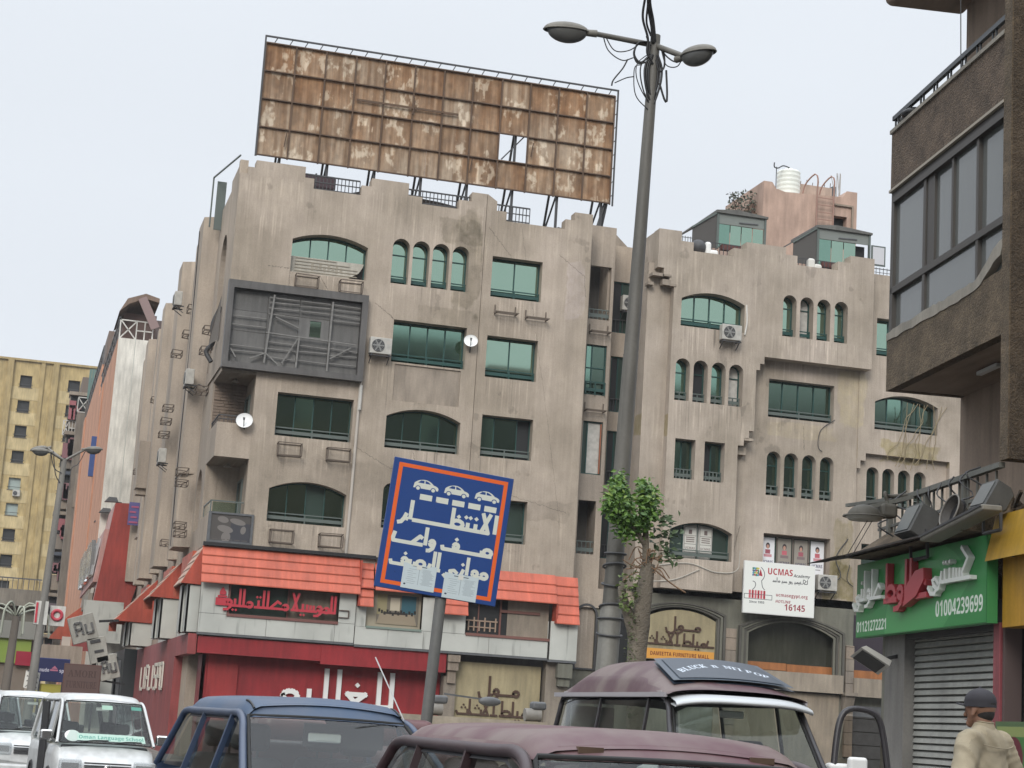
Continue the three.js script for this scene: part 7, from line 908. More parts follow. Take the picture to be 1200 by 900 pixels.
function vehicle(name, label, cat, p, yaw, c, group) {
  const t = thing(name, label, cat, p, yaw, group, true), { W, H, belt, st, A, Bz, C, D, rw, bw } = c, hw = W / 2;
  // body shell: lofted over stations [z, half width factor, top height]
  const ringOf = ([z, f, top]) => { const w = hw * f; return [[0, top + 0.015], [w * 0.5, top + 0.01], [w * 0.84, top - 0.015], [w * 0.96, top - 0.07], [w, top - 0.2 > 0.55 ? top - 0.2 : 0.56], [w * 1.01, 0.5], [w * 0.98, 0.3], [w * 0.86, 0.2]].map(([x, y]) => V(x, y, z)); };
  const rings = st.map(ringOf), n = rings[0].length, full = rings.map((r) => [...r.slice().reverse().map((q) => V(-q.x, q.y, q.z)), ...r.slice(1)]);
  const m2 = full[0].length - 1, shell = grid(m2, st.length - 1, (u, v) => full[Math.round(v * (st.length - 1))][Math.round(u * m2)].clone());
  const cap = (r, flip) => { const q = []; for (let i = 0; i < m2; i++) q.push(quad(r[i], r[i + 1], V(0, 0.5, r[0].z), V(0, 0.5, r[0].z))); return q; };
  const body = part(t, 'body', [shell, ...cap(full[0]), ...cap(full[full.length - 1])].map((g) => g), c.paint);
  part(t, 'underbody', [box(-hw + 0.12, hw - 0.12, 0.2, 0.32, st[0][0] + 0.1, st[st.length - 1][0] - 0.1)], mBlack);
  // roof with rolled edges
  const R = c.roofH ?? H, cr = c.crown ?? 0.05, ed = c.edge ?? 0.07;
  const roofF = (u, v) => { const x = (u * 2 - 1), z = lerp(C, Bz, v), e = Math.max(0, (Math.abs(x) - 0.78) / 0.22), ez = Math.max(0, (Math.abs(v * 2 - 1) - 0.75) / 0.25), fw = c.taper ? lerp(c.taper, 1, Math.min(1, v * 2)) : 1; return V(rw * fw * (x - Math.sign(x) * 0.02 * e * e), R - cr * x * x - ed * e * e - (v > 0.5 ? c.frontDrop ?? 0.05 : c.rearDrop ?? 0.06) * ez * ez, z); };
  const roof = part(t, 'roof', [grid(28, 22, roofF)], c.roofPaint ?? c.paint); part(t, 'headliner', [grid(16, 8, (u, v) => roofF(u, v).add(V(0, -0.025, 0)))], seatM);
  const yF = R - cr - ed, topF = (s) => V(s * rw * 0.97, yF + 0.015, Bz - 0.03), topR = (s) => V(s * rw * (c.taper ?? 1) * 0.97, yF + 0.015, C + 0.03), botA = (s) => V(s * bw, belt, A), botD = (s) => V(s * bw * (c.taper ?? 1), belt, D);
  // pillars, rails, header
  const pm = c.pillar ?? c.paint;
  for (const s of [-1, 1]) { const fr = []; fr.push(tube([botD(s), botD(s).lerp(topR(s), 0.8), botD(s).lerp(topR(s), 0.94), topR(s).lerp(topF(s), 0.06), topR(s).lerp(topF(s), 0.2), topR(s).lerp(topF(s), 0.8), topR(s).lerp(topF(s), 0.955), topF(s).lerp(botA(s), 0.1), topF(s).lerp(botA(s), 0.35), botA(s)], c.frameR ?? 0.026, 60, 8)); for (const q of c.div) { const k = (q - D) / (A - D), kt = clamp((q - C) / (Bz - C), 0, 1); fr.push(bar(botD(s).lerp(botA(s), k), topR(s).lerp(topF(s), kt), 0.022, 0.036)); } part(t, 'window_pillar', fr, pm, { label: undefined }); }
  if (c.gutter) for (const s of [-1, 1]) part(t, 'roof_gutter', [bar(topF(s).lerp(topR(s), 0.03), topR(s).lerp(topF(s), 0.03), 0.016, 0.016).translate(s * 0.018, 0.03, 0)], c.gutter ?? mBlack);
  const front = (u, v) => { const a = topF(-1).lerp(topF(1), u), b = botA(-1).lerp(botA(1), u), q = b.lerp(a, v), k = 1 - (u * 2 - 1) ** 2; return q.add(V(0, 0.012 * k, 0.075 * k)); };
  const ws = part(t, 'windscreen', [grid(14, 8, (u, v) => front(0.035 + u * 0.93, 0.03 + v * 0.93))], screenGlass);
  const sealPts = []; for (let i = 0; i <= 10; i++) sealPts.push(front(0.03 + 0.094 * i, 0.02)); for (let i = 0; i <= 5; i++) sealPts.push(front(0.97, 0.05 + 0.18 * i)); for (let i = 10; i >= 0; i--) sealPts.push(front(0.03 + 0.094 * i, 0.97)); for (let i = 5; i >= 0; i--) sealPts.push(front(0.03, 0.05 + 0.18 * i));
  part(ws, 'seal', [tube(sealPts, 0.013, 90, 5, true)], mRubber);
  part(t, 'header', [grid(16, 4, (u, v) => front(u, 0.95).lerp(roofF(u, 0.985), v))], c.roofPaint ?? c.paint);
  const wp = []; for (const k of [0.2, 0.55]) wp.push(tube([front(k, 0.0).add(V(0, 0.01, 0.03)), front(k + 0.15, 0.05).add(V(0, 0.015, 0.03)), front(k + 0.32, 0.07).add(V(0, 0.01, 0.03))], 0.012, 12, 5)); for (const q of wp) part(ws, 'wiper', [q], mBlack);
  const rear = (u, v) => { const a = topR(-1).lerp(topR(1), u), b = botD(-1).lerp(botD(1), u); return b.lerp(a, v); };
  part(t, 'rear_window', [grid(8, 4, (u, v) => rear(0.06 + 0.88 * u, 0.08 + 0.84 * v))], clearGlass);
  for (const s of [-1, 1]) { const cuts = [A, ...c.div, D]; for (let i = 0; i + 1 < cuts.length; i++) { const at = (z, v) => { const k = (z - D) / (A - D), kt = clamp((z - C) / (Bz - C), 0, 1); return botD(s).lerp(botA(s), k).lerp(topR(s).lerp(topF(s), kt), v); }, a = cuts[i] - 0.04, b = cuts[i + 1] + 0.04; if (c.noGlass?.includes(i) && s < 0) continue; part(t, 'side_window', [quad(at(b, 0.02), at(a, 0.02), at(a, 0.95), at(b, 0.95)).translate(s * -0.012, 0, 0)], c.sideGlass ?? clearGlass); } }
  part(t, 'rear_skirt', [box(-bw, bw, belt - 0.25, belt + 0.02, D - 0.03, D + 0.03)], c.paint);
  // inside: dash, seats, wheel, mirror
  part(t, 'dashboard', [rbox(-bw + 0.08, bw - 0.08, belt - 0.28, belt - 0.02, A - 0.5, A - 0.06, 0.05, 3)], seatM);
  const rowsZ = c.seats ?? [A - 1.15, A - 2.0]; rowsZ.forEach((z, i) => { if (z < D + 0.2) return; for (const x of [-0.34, 0.34]) { const sx = x * bw / 0.62; const seat = part(t, 'seat', [rbox(sx - 0.22, sx + 0.22, belt - 0.55, belt - 0.38, z, z + 0.5, 0.05, 2), rbox(sx - 0.22, sx + 0.22, belt - 0.42, belt + 0.12, z - 0.1, z + 0.05, 0.06, 3)], seatM); part(seat, 'headrest', [rbox(sx - 0.13, sx + 0.13, belt + 0.16, belt + 0.34, z - 0.1, z, 0.045, 3), box(sx - 0.06, sx - 0.045, belt + 0.08, belt + 0.2, z - 0.06, z - 0.045), box(sx + 0.045, sx + 0.06, belt + 0.08, belt + 0.2, z - 0.06, z - 0.045)], seatM); } });
  part(t, 'steering_wheel', [new THREE.TorusGeometry(0.18, 0.016, 8, 28).rotateX(-0.7).translate(bw * 0.5, belt - 0.02, A - 0.55)], mBlack);
  part(t, 'interior_mirror', [rbox(-0.11, 0.11, yF - 0.14, yF - 0.08, Bz - 0.06, Bz - 0.03, 0.012, 1), box(-0.06, 0.07, yF - 0.125, yF - 0.095, Bz - 0.028, Bz - 0.026)], mWhitePaint);
  part(t, 'floor', [box(-bw, bw, belt - 0.7, belt - 0.62, D, A)], mBlack);
  // wheels, lamps, bumpers, grille
  const zf = c.axles[0], zr = c.axles[1], wr = c.wr ?? 0.29;
  for (const z of [zf, zr]) for (const s of [-1, 1]) { const wh = part(t, 'wheel', [new THREE.CylinderGeometry(wr, wr, 0.18, 24).rotateZ(Math.PI / 2).translate(s * (hw - 0.08), wr, z)], tyreM); part(wh, 'rim', [new THREE.CylinderGeometry(wr * 0.6, wr * 0.62, 0.19, 20).rotateZ(Math.PI / 2).translate(s * (hw - 0.08), wr, z)], rimM); part(t, 'wheel_arch', [new THREE.TorusGeometry(wr + 0.05, 0.05, 6, 20, Math.PI).rotateY(Math.PI / 2).translate(s * (hw - 0.015), wr, z)], mBlack); }
  const zN = st[st.length - 1][0], yl = c.lampY ?? 0.62;
  for (const s of [-1, 1]) { const hl = part(t, 'headlight', [rbox(s * hw * 0.5, s * hw * 0.93, yl - (c.lampH ?? 0.09), yl + (c.lampH ?? 0.09), zN - 0.06, zN + 0.025, 0.03, 3)], lampGlass); part(hl, 'reflector', [box(s * hw * 0.55, s * hw * 0.88, yl - 0.06, yl + 0.06, zN - 0.02, zN - 0.01)], mChrome); if (c.noMirror) continue; const mi = part(t, 'side_mirror', [rbox(s * (bw + 0.06), s * (bw + 0.26), belt + 0.03, belt + 0.2, A - 0.3, A - 0.17, 0.035, 3), bar(V(s * (bw - 0.02), belt + 0.02, A - 0.24), V(s * (bw + 0.1), belt + 0.08, A - 0.24), 0.035)], c.mirror ?? c.paint); part(mi, 'mirror_glass', [box(s * (bw + 0.08), s * (bw + 0.24), belt + 0.05, belt + 0.18, A - 0.305, A - 0.301)], mGlassB); }
  const gr = []; for (let i = 0; i < 4; i++) gr.push(box(-hw * 0.45, hw * 0.45, yl - 0.08 + i * 0.045, yl - 0.055 + i * 0.045, zN - 0.02, zN + 0.03)); const gri = part(t, 'grille', gr, c.grille ?? mBlack); part(gri, 'emblem', [new THREE.TorusGeometry(0.05, 0.012, 6, 20).translate(0, yl - 0.01, zN + 0.04), new THREE.TorusGeometry(0.03, 0.008, 6, 16).translate(0, yl - 0.005, zN + 0.04)], mChrome);
  part(t, 'bumper', [rbox(-hw * 0.97, hw * 0.97, 0.28, 0.48, zN - 0.12, zN + 0.08, 0.06, 3)], c.bumper ?? c.paint); part(t, 'bumper', [rbox(-hw * 0.97, hw * 0.97, 0.28, 0.5, st[0][0] - 0.08, st[0][0] + 0.12, 0.06, 3)], c.bumper ?? c.paint);
  return { t, front, roofF, ws, topF, topR, botA, botD, yF };
}
const carStations = (L, W, belt, hood) => [[-L / 2, 0.86, belt - 0.12], [-L / 2 + 0.15, 0.94, belt - 0.02], [-L / 2 + 0.7, 1, belt], [-0.3, 1, belt], [hood[0] - 0.15, 0.99, belt], [hood[0] + 0.1, 0.98, belt - 0.04], [hood[0] + 0.5, 0.96, belt - 0.1], [L / 2 - 0.25, 0.92, hood[1]], [L / 2 - 0.05, 0.86, hood[1] - 0.08], [L / 2, 0.82, hood[1] - 0.2]];
const vanStations = (L, belt, A, noseY) => [[-L / 2, 0.94, belt], [-L / 2 + 0.2, 0.99, belt], [0, 1, belt], [A - 0.3, 1, belt], [A - 0.02, 0.99, belt - 0.01], [A + 0.18, 0.97, belt - 0.06], [L / 2 - 0.14, 0.93, noseY], [L / 2 - 0.02, 0.88, noseY - 0.1], [L / 2, 0.84, 0.5]];
{
  const v = vehicle('parked_car', 'dark blue hatchback with a dusty roof in the foreground', 'car', [2.02, 0, -12.15], 0.10, { W: 1.6, H: 1.46, belt: 0.93, st: carStations(3.9, 1.6, 0.93, [0.95, 0.78]), A: 0.98, Bz: 0.3, C: -1.6, D: -1.85, rw: 0.57, bw: 0.68, noMirror: true, div: [0.05, -0.85], axles: [1.2, -1.2], paint: paintM([0.03, 0.055, 0.115], 0.3), roofPaint: dusty([0.03, 0.065, 0.125], 0.2, 300), pillar: paintM([0.03, 0.055, 0.115], 0.3), crown: 0.045, edge: 0.1 });
  const { t, front } = v; part(t, 'roof_seam', [tube([0, 1, 2, 3, 4, 5, 6].map((i) => v.roofF(0.07 + 0.0 * i, 0.999 - i * 0.02).add(V(0, 0.004, 0))), 0.008, 20, 5), tube([0, 1, 2, 3, 4, 5, 6].map((i) => v.roofF(0.93, 0.999 - i * 0.02).add(V(0, 0.004, 0))), 0.008, 20, 5)], mBlack);
  part(t, 'aerial', [bar(v.topF(1).add(V(-0.03, 0.02, 0)), v.topF(1).add(V(-0.22, 0.42, -0.12)), 0.007)], M([0.6, 0.6, 0.6], 0.4)); part(t, 'sun_visor', [box(-0.12, 0.42, v.yF - 0.17, v.yF - 0.02, 0.16, 0.18)], seatM);
}
{
  const paint = paintM([0.115, 0.022, 0.035], 0.45), v = vehicle('parked_car', 'dusty maroon car whose roof fills the bottom centre', 'car', [2.49, 0, -8.15], 0.02, { W: 1.6, H: 1.37, belt: 0.86, st: carStations(3.9, 1.6, 0.88, [0.95, 0.74]), A: 1.95, Bz: 1.42, C: -0.75, D: -1.15, rw: 0.61, bw: 0.7, noMirror: true, div: [0.62, -0.25], axles: [1.3, -1.2], paint, roofPaint: dusty([0.085, 0.024, 0.034], 0.62, 330), pillar: paintM([0.05, 0.022, 0.026], 0.5), crown: 0.045, edge: 0.085, frontDrop: 0.07 });
  const c = [0.22, 0.8].map((u) => { const p = v.roofF(u, 0.985).add(V(0, -0.02, 0.03)); return box(p.x - 0.05, p.x + 0.05, p.y - 0.012, p.y + 0.012, p.z - 0.02, p.z + 0.012); }); for (const q of c) part(v.t, 'header_clip', [q], mRustBar);
}
{
  const paint = paintM([0.085, 0.022, 0.035], 0.3), dk = paintM([0.035, 0.03, 0.034], 0.4);
  const v = vehicle('minibus', 'maroon high roof minibus with a white windscreen visor and open front door', 'minibus', [6.02, 0, -15.9], 0.0, { W: 1.5, H: 1.72, belt: 1.02, st: vanStations(3.9, 1.02, 1.55, 0.82), A: 1.68, Bz: 1.2, C: -1.85, D: -1.95, rw: 0.61, bw: 0.7, div: [0.75, -0.6], noGlass: [0], axles: [1.25, -1.2], paint, pillar: dk, gutter: M([0.4, 0.38, 0.38], 0.4), crown: 0.02, edge: 0.02, frontDrop: 0.02, seats: [0.7, -0.2, -1.1], mirror: mWhitePaint });
  const t = v.t;
  // moulded high roof
  const hr = (u, w) => { const a = u * 2 - 1, z = lerp(-1.9, 1.32, w), f = sstep(0, 0.26, w) * (1 - 0.96 * sstep(0.62, 1.0, w)), e = Math.pow(Math.abs(a), 3.2); return V(a * 0.635 * (1 - 0.03 * (1 - e)), 1.705 + 0.33 * Math.sqrt(Math.max(0, 1 - e)) * Math.pow(f, 0.6) * (1 - 0.12 * a * a) + 0.012 * (1 - e), z); };
  part(t, 'high_roof', [grid(36, 30, hr)], dusty([0.068, 0.024, 0.034], 0.6, 360));
  part(t, 'roof_rim', [bar(V(-0.64, 1.7, -1.95), V(-0.64, 1.7, 1.25), 0.03, 0.04), bar(V(0.64, 1.7, -1.95), V(0.64, 1.7, 1.25), 0.03, 0.04), bar(V(-0.62, 1.7, -1.97), V(0.62, 1.7, -1.97), 0.03, 0.04)], M([0.36, 0.34, 0.35], 0.45));
  const prof = [[1.1, 1.73], [1.3, 1.725], [1.46, 1.69], [1.5, 1.665], [1.47, 1.645], [1.3, 1.67], [1.1, 1.68], [1.1, 1.73]]; part(t, 'sun_visor', [grid(24, 7, (u, w) => { const a = u * 2 - 1, [z, y] = prof[Math.round(w * 7)]; return V(a * 0.62 + 0.02, y - 0.045 * Math.pow(Math.abs(a), 4), 1.1 + (z - 1.1) * (1.15 - 0.35 * a * a)); })], M([0.5, 0.52, 0.53], 0.45));
  const dfl = (u, w) => { const a = u * 2 - 1; return V(a * 0.5 * (1 + 0.12 * w) + 0.06, 2.06 - 0.2 * w - 0.03 * a * a, 0.35 + 0.7 * w); };
  const deflector = part(t, 'roof_deflector', [grid(16, 8, dfl), grid(16, 8, (u, w) => dfl(u, w).add(V(0, -0.03, 0)))], M([0.03, 0.045, 0.065], 0.35));
  const T = textTex(512, 220, '#2c3642', (g) => { const s = 'BLUCK n NTIPOP', n = s.length; g.fillStyle = '#c3ccd6'; g.font = 'bold 50px serif'; for (let i = 0; i < n; i++) { const k = i / (n - 1) * 2 - 1; g.save(); g.translate(256 + k * 205, 96 + 58 * k * k); g.rotate(0.5 * k); g.fillText(s[i], -14, 0); g.restore(); } }); part(deflector, 'print', [grid(16, 8, (u, w) => dfl(0.06 + u * 0.88, 0.94 - w * 0.88).add(V(0, 0.006, 0.003)))], printed(T, 0.4), { uv: true });
  part(t, 'curtain', [box(-0.55, -0.1, 1.05, 1.6, -1.7, -1.68)], mCurtain); part(t, 'tail_marker', [rbox(-0.7, -0.66, 1.08, 1.18, 0.6, 0.68, 0.01, 1)], M([0.4, 0.06, 0.03], 0.4));
  // the open door on the far side
  const dr = part(t, 'door', [tube([[0.78, 1.02, 1.5], [0.9, 1.62, 1.42], [0.98, 1.68, 1.42], [1.2, 1.66, 1.4], [1.26, 1.6, 1.4], [1.36, 1.0, 1.44]], 0.028, 40, 6), rbox(0.76, 1.4, 0.35, 1.02, 1.42, 1.5, 0.03, 2)], dk);
  part(dr, 'window', [quad(V(0.82, 1.04, 1.46), V(1.34, 1.04, 1.44), V(1.23, 1.62, 1.41), V(0.93, 1.62, 1.42))], M([0.5, 0.47, 0.44], 0.04, { transmission: 1, thickness: 0 })); const mr = part(dr, 'mirror', [rbox(0.9, 1.07, 1.02, 1.28, 1.52, 1.6, 0.03, 3), bar(V(0.8, 1.04, 1.52), V(0.92, 1.08, 1.56), 0.05)], mWhitePaint);
}
{
  const white = paintM([0.66, 0.67, 0.66], 0.15), g1 = clearGlass;
  const mk = (lab, p, yaw, paint, det) => {
    const v = vehicle('minibus', lab, 'minibus', p, yaw, { W: 1.69, H: 1.98, belt: 1.14, st: vanStations(4.6, 1.14, 1.65, 0.86), A: 1.85, Bz: 1.1, C: -2.05, D: -2.2, rw: 0.7, bw: 0.8, div: [0.75, -0.2, -1.15], axles: [1.4, -1.3], paint, crown: 0.05, edge: 0.1, frontDrop: 0.1, lampY: 0.78, lampH: 0.12, wr: 0.33, seats: [0.6, -0.3, -1.2], grille: mIron, pillar: paint, sideGlass: tintGlass, mirror: det ? mChrome : mBlack });
    if (det) {
      const T = textTex(768, 96, '#cfe0d8', (g) => { g.fillStyle = '#4d9a8c'; g.font = 'bold 66px sans-serif'; g.fillText('Oman Language School', 14, 72, 740); }), f = v.front;
      part(v.ws, 'banner', [grid(14, 2, (u, w) => f(0.2 + u * 0.72, 0.07 + w * 0.16).add(V(0, 0, -0.015)))], printed(T, 0.6), { uv: true });
      part(v.ws, 'sticker', [new THREE.CircleGeometry(0.13, 20).rotateX(-0.8).translate(0, 0, 0).translate(f(0.15, 0.17).x, f(0.15, 0.17).y, f(0.15, 0.17).z - 0.015)], mWhitePaint); part(v.ws, 'sticker', [grid(2, 2, (u, w) => f(0.83 + 0.13 * u, 0.83 + 0.08 * w).add(V(0, 0, -0.012)))], M([0.05, 0.32, 0.25], 0.5)); part(v.ws, 'sticker', [grid(2, 2, (u, w) => f(0.47 + 0.13 * u, 0.8 + 0.1 * w).add(V(0, 0, -0.012)))], M([0.45, 0.6, 0.5], 0.5));
      part(v.t, 'dark_door_panel', [box(-0.87, -0.84, 0.4, 1.8, -0.2, 0.75)], mBlack);  // solid black sheet painted in for the unlit open doorway
    }
  };
  mk('white minibus with a school banner along its windscreen', [1.62, groundY(-33.4), -33.5], 0.085, white, true);
  mk('white minibus behind the school minibus', [0.62, groundY(-41), -42], 0.06, white, false);
  mk('silver grey minibus cut by the left edge', [-0.35, groundY(-45), -46], 0.05, paintM([0.4, 0.41, 0.42], 0.2), false);
}
// white light bar or rack on a car hidden behind the blue one
{ const t = thing('roof_sign', 'low white roof box peeking over the blue car', 'roof box', [2.6, 0, -14.4]); part(t, 'box', [rbox(2.36, 2.86, 1.36, 1.46, -14.9, -14.4, 0.03, 3)], mWhitePaint); part(t, 'car_roof', [rbox(1.9, 3.3, 1.15, 1.36, -16.4, -14, 0.12, 4)], paintM([0.12, 0.03, 0.03], 0.4)); part(t, 'car_body', [rbox(1.8, 3.4, 0.3, 1.15, -17, -13.6, 0.1, 3)], paintM([0.12, 0.03, 0.03], 0.4)); }
{ // pale wall seen between the cars
  const t = thing('low_wall', 'pale low wall between the blue car and the maroon car', 'wall', [6, 0, -30]); part(t, 'wall', [box(5.4, 8.8, -0.6, 1.3, -30.3, -30)], mStoneB); part(t, 'coping', [box(5.3, 8.9, 1.3, 1.46, -30.4, -29.9)], M([0.42, 0.37, 0.3], 0.85, { map: grimeT }));
  for (const [x, lab] of [[7.0, 'left small grey roll standing in for a car side mirror'], [8.72, 'right small grey roll standing in for a car side mirror']]) { const r = thing('mirror_standin', lab, 'bundle', [x, 1.46, -30.1]); part(r, 'roll', [cyl(V(x - 0.16, 1.57, -30.15), V(x + 0.12, 1.58, -30.15), 0.11, 0.11, 16)], M([0.3, 0.29, 0.27], 0.7, { map: grimeT })); part(r, 'cover', [rbox(x - 0.05, x + 0.2, 1.66, 1.8, -30.3, -30.05, 0.05, 2)], mIronGray); }  // made-up rolls in place of the side mirrors of a dark car
  const u = thing('wiper_arm_standin', 'thin pale bar standing in for a wiper arm and wing mirror', 'pole', [7.3, 1.8, -30.2]); part(u, 'pole', [bar(V(7.15, 1.83, -30.2), V(7.85, 1.78, -30.2), 0.03)], mIronGray); part(u, 'cover', [new THREE.SphereGeometry(1, 14, 8).scale(0.2, 0.08, 0.08).translate(7.95, 1.75, -30.2)], mIronGray);  // made-up bar and knob in place of a wiper arm and wing mirror
}
// ---------------------------------------------------------------- the man in front of the shutter
{
  const base = [6.9, 0.06, -12.1], t = thing('person', 'man in a dark cap and khaki shirt seen from behind by the grey shutter', 'person', base, 0.5, undefined, true); // faces local -z
  function blob(bones, cell, lo, hi, k = 0.04, detail) { // smooth union of tapered capsules
    const size = Math.max(hi[0] - lo[0], hi[1] - lo[1], hi[2] - lo[2]), N = Math.min(150, Math.ceil(size / cell) + 4), half = size / 2 + cell * 2, c = V((lo[0] + hi[0]) / 2, (lo[1] + hi[1]) / 2, (lo[2] + hi[2]) / 2);
    const mc = new MarchingCubes(N, new THREE.MeshStandardMaterial(), false, false, 400000), p = V(), ab = V(), ap = V(); mc.isolation = 0;
    for (let z = 0; z < N; z++) for (let y = 0; y < N; y++) for (let x = 0; x < N; x++) {
      p.set((x / N * 2 - 1) * half + c.x, (y / N * 2 - 1) * half + c.y, (z / N * 2 - 1) * half + c.z); let d = 1e3;
      for (const [a, b, ra, rb, sx = 1, sz = 1] of bones) { ab.subVectors(b, a); ap.subVectors(p, a); const L = ab.lengthSq(), h = L ? clamp(ap.dot(ab) / L, 0, 1) : 0, qx = (ap.x - ab.x * h) / sx, qy = ap.y - ab.y * h, qz = (ap.z - ab.z * h) / sz, e = Math.hypot(qx, qy, qz) - lerp(ra, rb, h), m = Math.max(k - Math.abs(d - e), 0) / k; d = Math.min(d, e) - m * m * k * 0.25; }
      if (detail) d += detail(p); mc.field[x + y * N + z * N * N] = -d;
    }
    mc.update(); const n = mc.count, g = new THREE.BufferGeometry(); g.setAttribute('position', new THREE.BufferAttribute(mc.positionArray.slice(0, n * 3), 3)); g.setAttribute('normal', new THREE.BufferAttribute(mc.normalArray.slice(0, n * 3), 3)); g.scale(half, half, half); g.translate(c.x, c.y, c.z); return g;
  }
  const skin = M([0.22, 0.115, 0.072], 0.6), khaki = M([0.42, 0.355, 0.245], 0.9, { map: grainT, bumpMap: roughT, bumpScale: 0.002 }), trous = M([0.05, 0.05, 0.06], 0.85), hair = M([0.016, 0.013, 0.012], 0.8), capM = M([0.045, 0.042, 0.05], 0.85, { map: grainT });
  // joints: right is +x, the man looks to -z; head turned to his left (-x)
  const hip = V(0, 0.92, 0), ch = V(0, 1.3, 0.02), nk = V(0, 1.47, 0.02), hd = V(-0.01, 1.6, -0.02);
  const arm = (s) => { const sh = V(s * 0.205, 1.39, 0.02), el = V(s * 0.36, 1.12, 0.06), wr = V(s * 0.3, 0.9, -0.12); return { sh, el, wr }; }, leg = (s) => ({ h: V(s * 0.09, 0.9, 0), k: V(s * 0.1, 0.49, -0.02), a: V(s * 0.1, 0.08, 0.03), f: V(s * 0.12, 0.04, -0.16) });
  const bones = [[V(0, 1.0, 0), ch, 0.11, 0.11, 1.15, 0.8], [ch, nk, 0.1, 0.06], [nk, hd, 0.058, 0.06]];
  for (const s of [-1, 1]) { const a = arm(s), l = leg(s); bones.push([ch.clone().lerp(a.sh, 0.5), a.sh, 0.055, 0.05], [a.sh, a.el, 0.048, 0.042], [a.el, a.wr, 0.042, 0.028], [l.h, l.k, 0.085, 0.055], [l.k, l.a, 0.055, 0.036], [l.a, l.f, 0.04, 0.03]); }
  const body = blob(bones, 0.016, [-0.42, 0, -0.3], [0.42, 1.62, 0.3], 0.05);
  const head = blob([[hd.clone().add(V(0, 0.05, 0.02)), hd.clone().add(V(0, 0.05, -0.015)), 0.098, 0.094, 0.86, 1.05], [hd.clone().add(V(0, -0.02, -0.03)), hd.clone().add(V(0, -0.075, -0.075)), 0.065, 0.032], [hd.clone().add(V(0, 0.02, -0.1)), hd.clone().add(V(0, -0.015, -0.118)), 0.011, 0.016], [hd.clone().add(V(-0.088, 0.03, 0.01)), hd.clone().add(V(-0.092, -0.015, 0.0)), 0.012, 0.008, 0.7, 1.8], [hd.clone().add(V(0.088, 0.03, 0.01)), hd.clone().add(V(0.092, -0.015, 0.0)), 0.012, 0.008, 0.7, 1.8], [hd.clone().add(V(0, -0.05, 0.03)), nk.clone(), 0.062, 0.058]], 0.005, [-0.14, 1.4, -0.18], [0.14, 1.76, 0.16], 0.02);
  const hands = []; for (const s of [-1, 1]) { const { wr } = arm(s), d = V(0, -0.6, -0.8).normalize(), hb = [[wr, wr.clone().addScaledVector(d, 0.08), 0.026, 0.034, 0.6, 1]]; for (let i = 0; i < 4; i++) { const o = V(0, 0.02 - i * 0.014 + 0.006, -0.02 + i * 0.014).multiplyScalar(1.2), b = wr.clone().addScaledVector(d, 0.085).add(o), m = b.clone().addScaledVector(d, 0.035 - 0.004 * Math.abs(i - 1)).add(V(-s * 0.008, 0, 0)), e = m.clone().add(V(-s * 0.012, -0.03 + 0.003 * i, -0.006)); hb.push([b, m, 0.0095, 0.0085], [m, e, 0.0085, 0.007]); } const tb = wr.clone().addScaledVector(d, 0.03).add(V(-s * 0.012, 0.02, -0.025)); hb.push([tb, tb.clone().add(V(-s * 0.01, -0.03, -0.03)), 0.011, 0.009], [tb.clone().add(V(-s * 0.01, -0.03, -0.03)), tb.clone().add(V(-s * 0.012, -0.06, -0.035)), 0.009, 0.0075]); hands.push(blob(hb, 0.0045, [wr.x - 0.08, wr.y - 0.18, wr.z - 0.2], [wr.x + 0.08, wr.y + 0.04, wr.z + 0.06], 0.008)); }
  part(t, 'body', [body, head.rotateY(0), ...hands], skin);
  const wr = (p) => 0.003 * Math.sin(p.y * 60 + p.x * 40 * Math.sin(p.y * 9)) * sstep(0.95, 1.2, p.y) * 0.6 + 0.075 * (Math.abs(fbm(p.x * 5 + 50 + p.y * 2.2, p.y * 3.4 + 50 + p.z * 3, 256, 256, 3, 7) - 0.5) - 0.12) + 0.002 * Math.sin((p.x + p.y * 0.6) * 45);
  const sb = [[V(0, 0.93, 0), V(0, 1.18, 0.01), 0.165, 0.16, 1.25, 0.88], [V(0, 1.18, 0.01), V(0, 1.36, 0.02), 0.165, 0.14, 1.35, 0.88], [V(-0.18, 1.385, 0.02), V(0.18, 1.385, 0.02), 0.085, 0.085], [V(-0.05, 1.44, 0.02), V(0.05, 1.44, 0.02), 0.07, 0.07]]; for (const s of [-1, 1]) { const a = arm(s); sb.push([a.sh, a.el, 0.09, 0.078], [a.el, a.wr.clone().lerp(a.el, 0.1), 0.075, 0.055]); }
  part(t, 'shirt', [blob(sb, 0.011, [-0.42, 0.78, -0.3], [0.42, 1.56, 0.3], 0.05, wr)], khaki);
  part(t, 'collar', [new THREE.CylinderGeometry(0.068, 0.092, 0.055, 26, 1, true).scale(1, 1, 0.95).rotateX(0.12).translate(0, 1.512, 0.012), new THREE.TorusGeometry(0.068, 0.006, 6, 28).rotateX(Math.PI / 2 + 0.12).scale(1, 1, 0.95).translate(0, 1.54, 0.015)], khaki);
  part(t, 'seam', [tube([[-0.2, 1.375, 0.13], [-0.1, 1.36, 0.162], [0, 1.355, 0.168], [0.1, 1.36, 0.162], [0.2, 1.375, 0.13]], 0.004, 24, 5)], khaki);
  const tb = [[V(0, 0.95, 0), V(0, 0.86, 0), 0.14, 0.13, 1.2, 0.9]]; for (const s of [-1, 1]) { const l = leg(s); tb.push([l.h, l.k, 0.105, 0.078], [l.k, l.a, 0.078, 0.062]); } part(t, 'trousers', [blob(tb, 0.014, [-0.25, 0.03, -0.25], [0.25, 1.05, 0.25], 0.03)], trous);
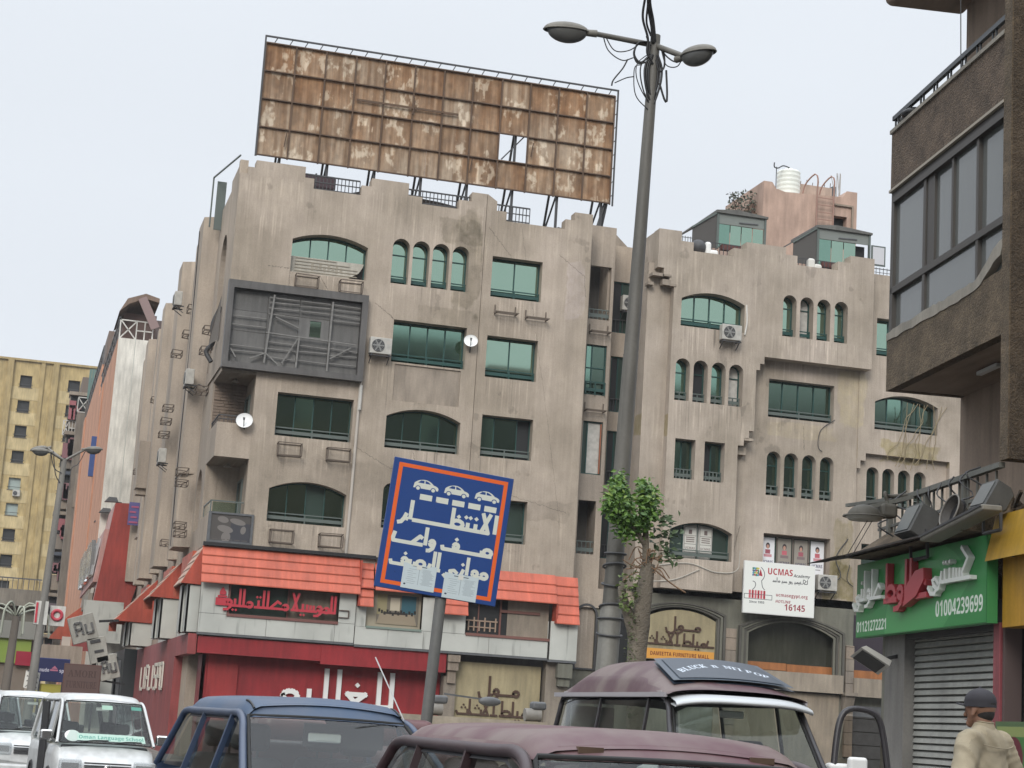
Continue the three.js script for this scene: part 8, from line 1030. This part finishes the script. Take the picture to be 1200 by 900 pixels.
  for (const s of [-1, 1]) part(t, 'shoe', [blob([[V(s * 0.1, 0.05, 0.05), V(s * 0.12, 0.04, -0.2), 0.05, 0.04, 1, 1]], 0.008, [s * 0.11 - 0.08, -0.01, -0.28], [s * 0.11 + 0.08, 0.12, 0.14], 0.02)], mBlack);
  const hc = hd.clone().add(V(0, 0.05, 0.0));
  part(t, 'hair', [blob([[hc.clone().add(V(0, 0.0, 0.03)), hc.clone().add(V(0, -0.045, 0.04)), 0.102, 0.078, 0.88, 0.96]], 0.006, [-0.13, 1.5, -0.1], [0.13, 1.78, 0.16], 0.02, (p) => (p.z < hd.z - 0.005 ? (hd.z - 0.005 - p.z) * 1.5 : 0))], hair);
  const cap = new THREE.SphereGeometry(0.112, 28, 12, 0, 6.2832, 0, Math.PI / 2).scale(0.93, 0.84, 1.06).translate(hc.x, hc.y + 0.035, hc.z + 0.005), band = new THREE.CylinderGeometry(0.113, 0.112, 0.045, 28, 1, true).scale(0.93, 1, 1.06).translate(hc.x, hc.y + 0.015, hc.z + 0.005), peak = new THREE.CylinderGeometry(0.1, 0.1, 0.008, 24, 1, false, 0, Math.PI).rotateY(Math.PI / 2).scale(0.9, 1, 1.0).rotateX(0.15).translate(hc.x, hc.y + 0.0, hc.z - 0.085);
  part(t, 'cap', [cap, band, peak, new THREE.SphereGeometry(0.012, 8, 6).translate(hc.x, hc.y + 0.13, hc.z)], capM);
  for (const s of [-1, 1]) part(t, 'eye', [new THREE.SphereGeometry(0.011, 10, 8).translate(hd.x + s * 0.032, hd.y + 0.025, hd.z - 0.092)], M([0.1, 0.08, 0.07], 0.2)); part(t, 'mouth', [box(hd.x - 0.022, hd.x + 0.022, hd.y - 0.052, hd.y - 0.046, hd.z - 0.112, hd.z - 0.098)], M([0.2, 0.08, 0.07], 0.6));
}
// things of a kind share a group
const groups = { air_conditioner: 'air conditioners on the house walls', satellite_dish: 'satellite dishes on the beige block', window_poster: 'posters behind the windows of the right wing', paper_notice: 'paper notices stuck on posts and signs', flood_light: 'flood lights over the shop signs', roof_railing: 'railings in the roof notches', cube_sign: 'cube signs on the black post', parked_car: 'cars in the foreground', minibus: 'minibuses in the street', shop_sign: 'shop signs', street_building: 'buildings behind the photographer', apartment_building: 'apartment buildings', water_tank: 'water tanks on the roofs', roof_cabin: 'glass roof cabins', storage_sacks: 'sacks beside the roof cabins', street_lamp: 'street lamp posts', roof_bush: 'plants on the roof', wall_lettering: 'raised letters on the red walls', mirror_standin: 'stand-ins for car side mirrors' };
for (const o of scene.children) { const k = o.name.replace(/_\d+$/, ''); if (groups[k] && o.userData.category && names[k] > 0) o.userData.group = groups[k]; }
renderer.render(scene, camera);
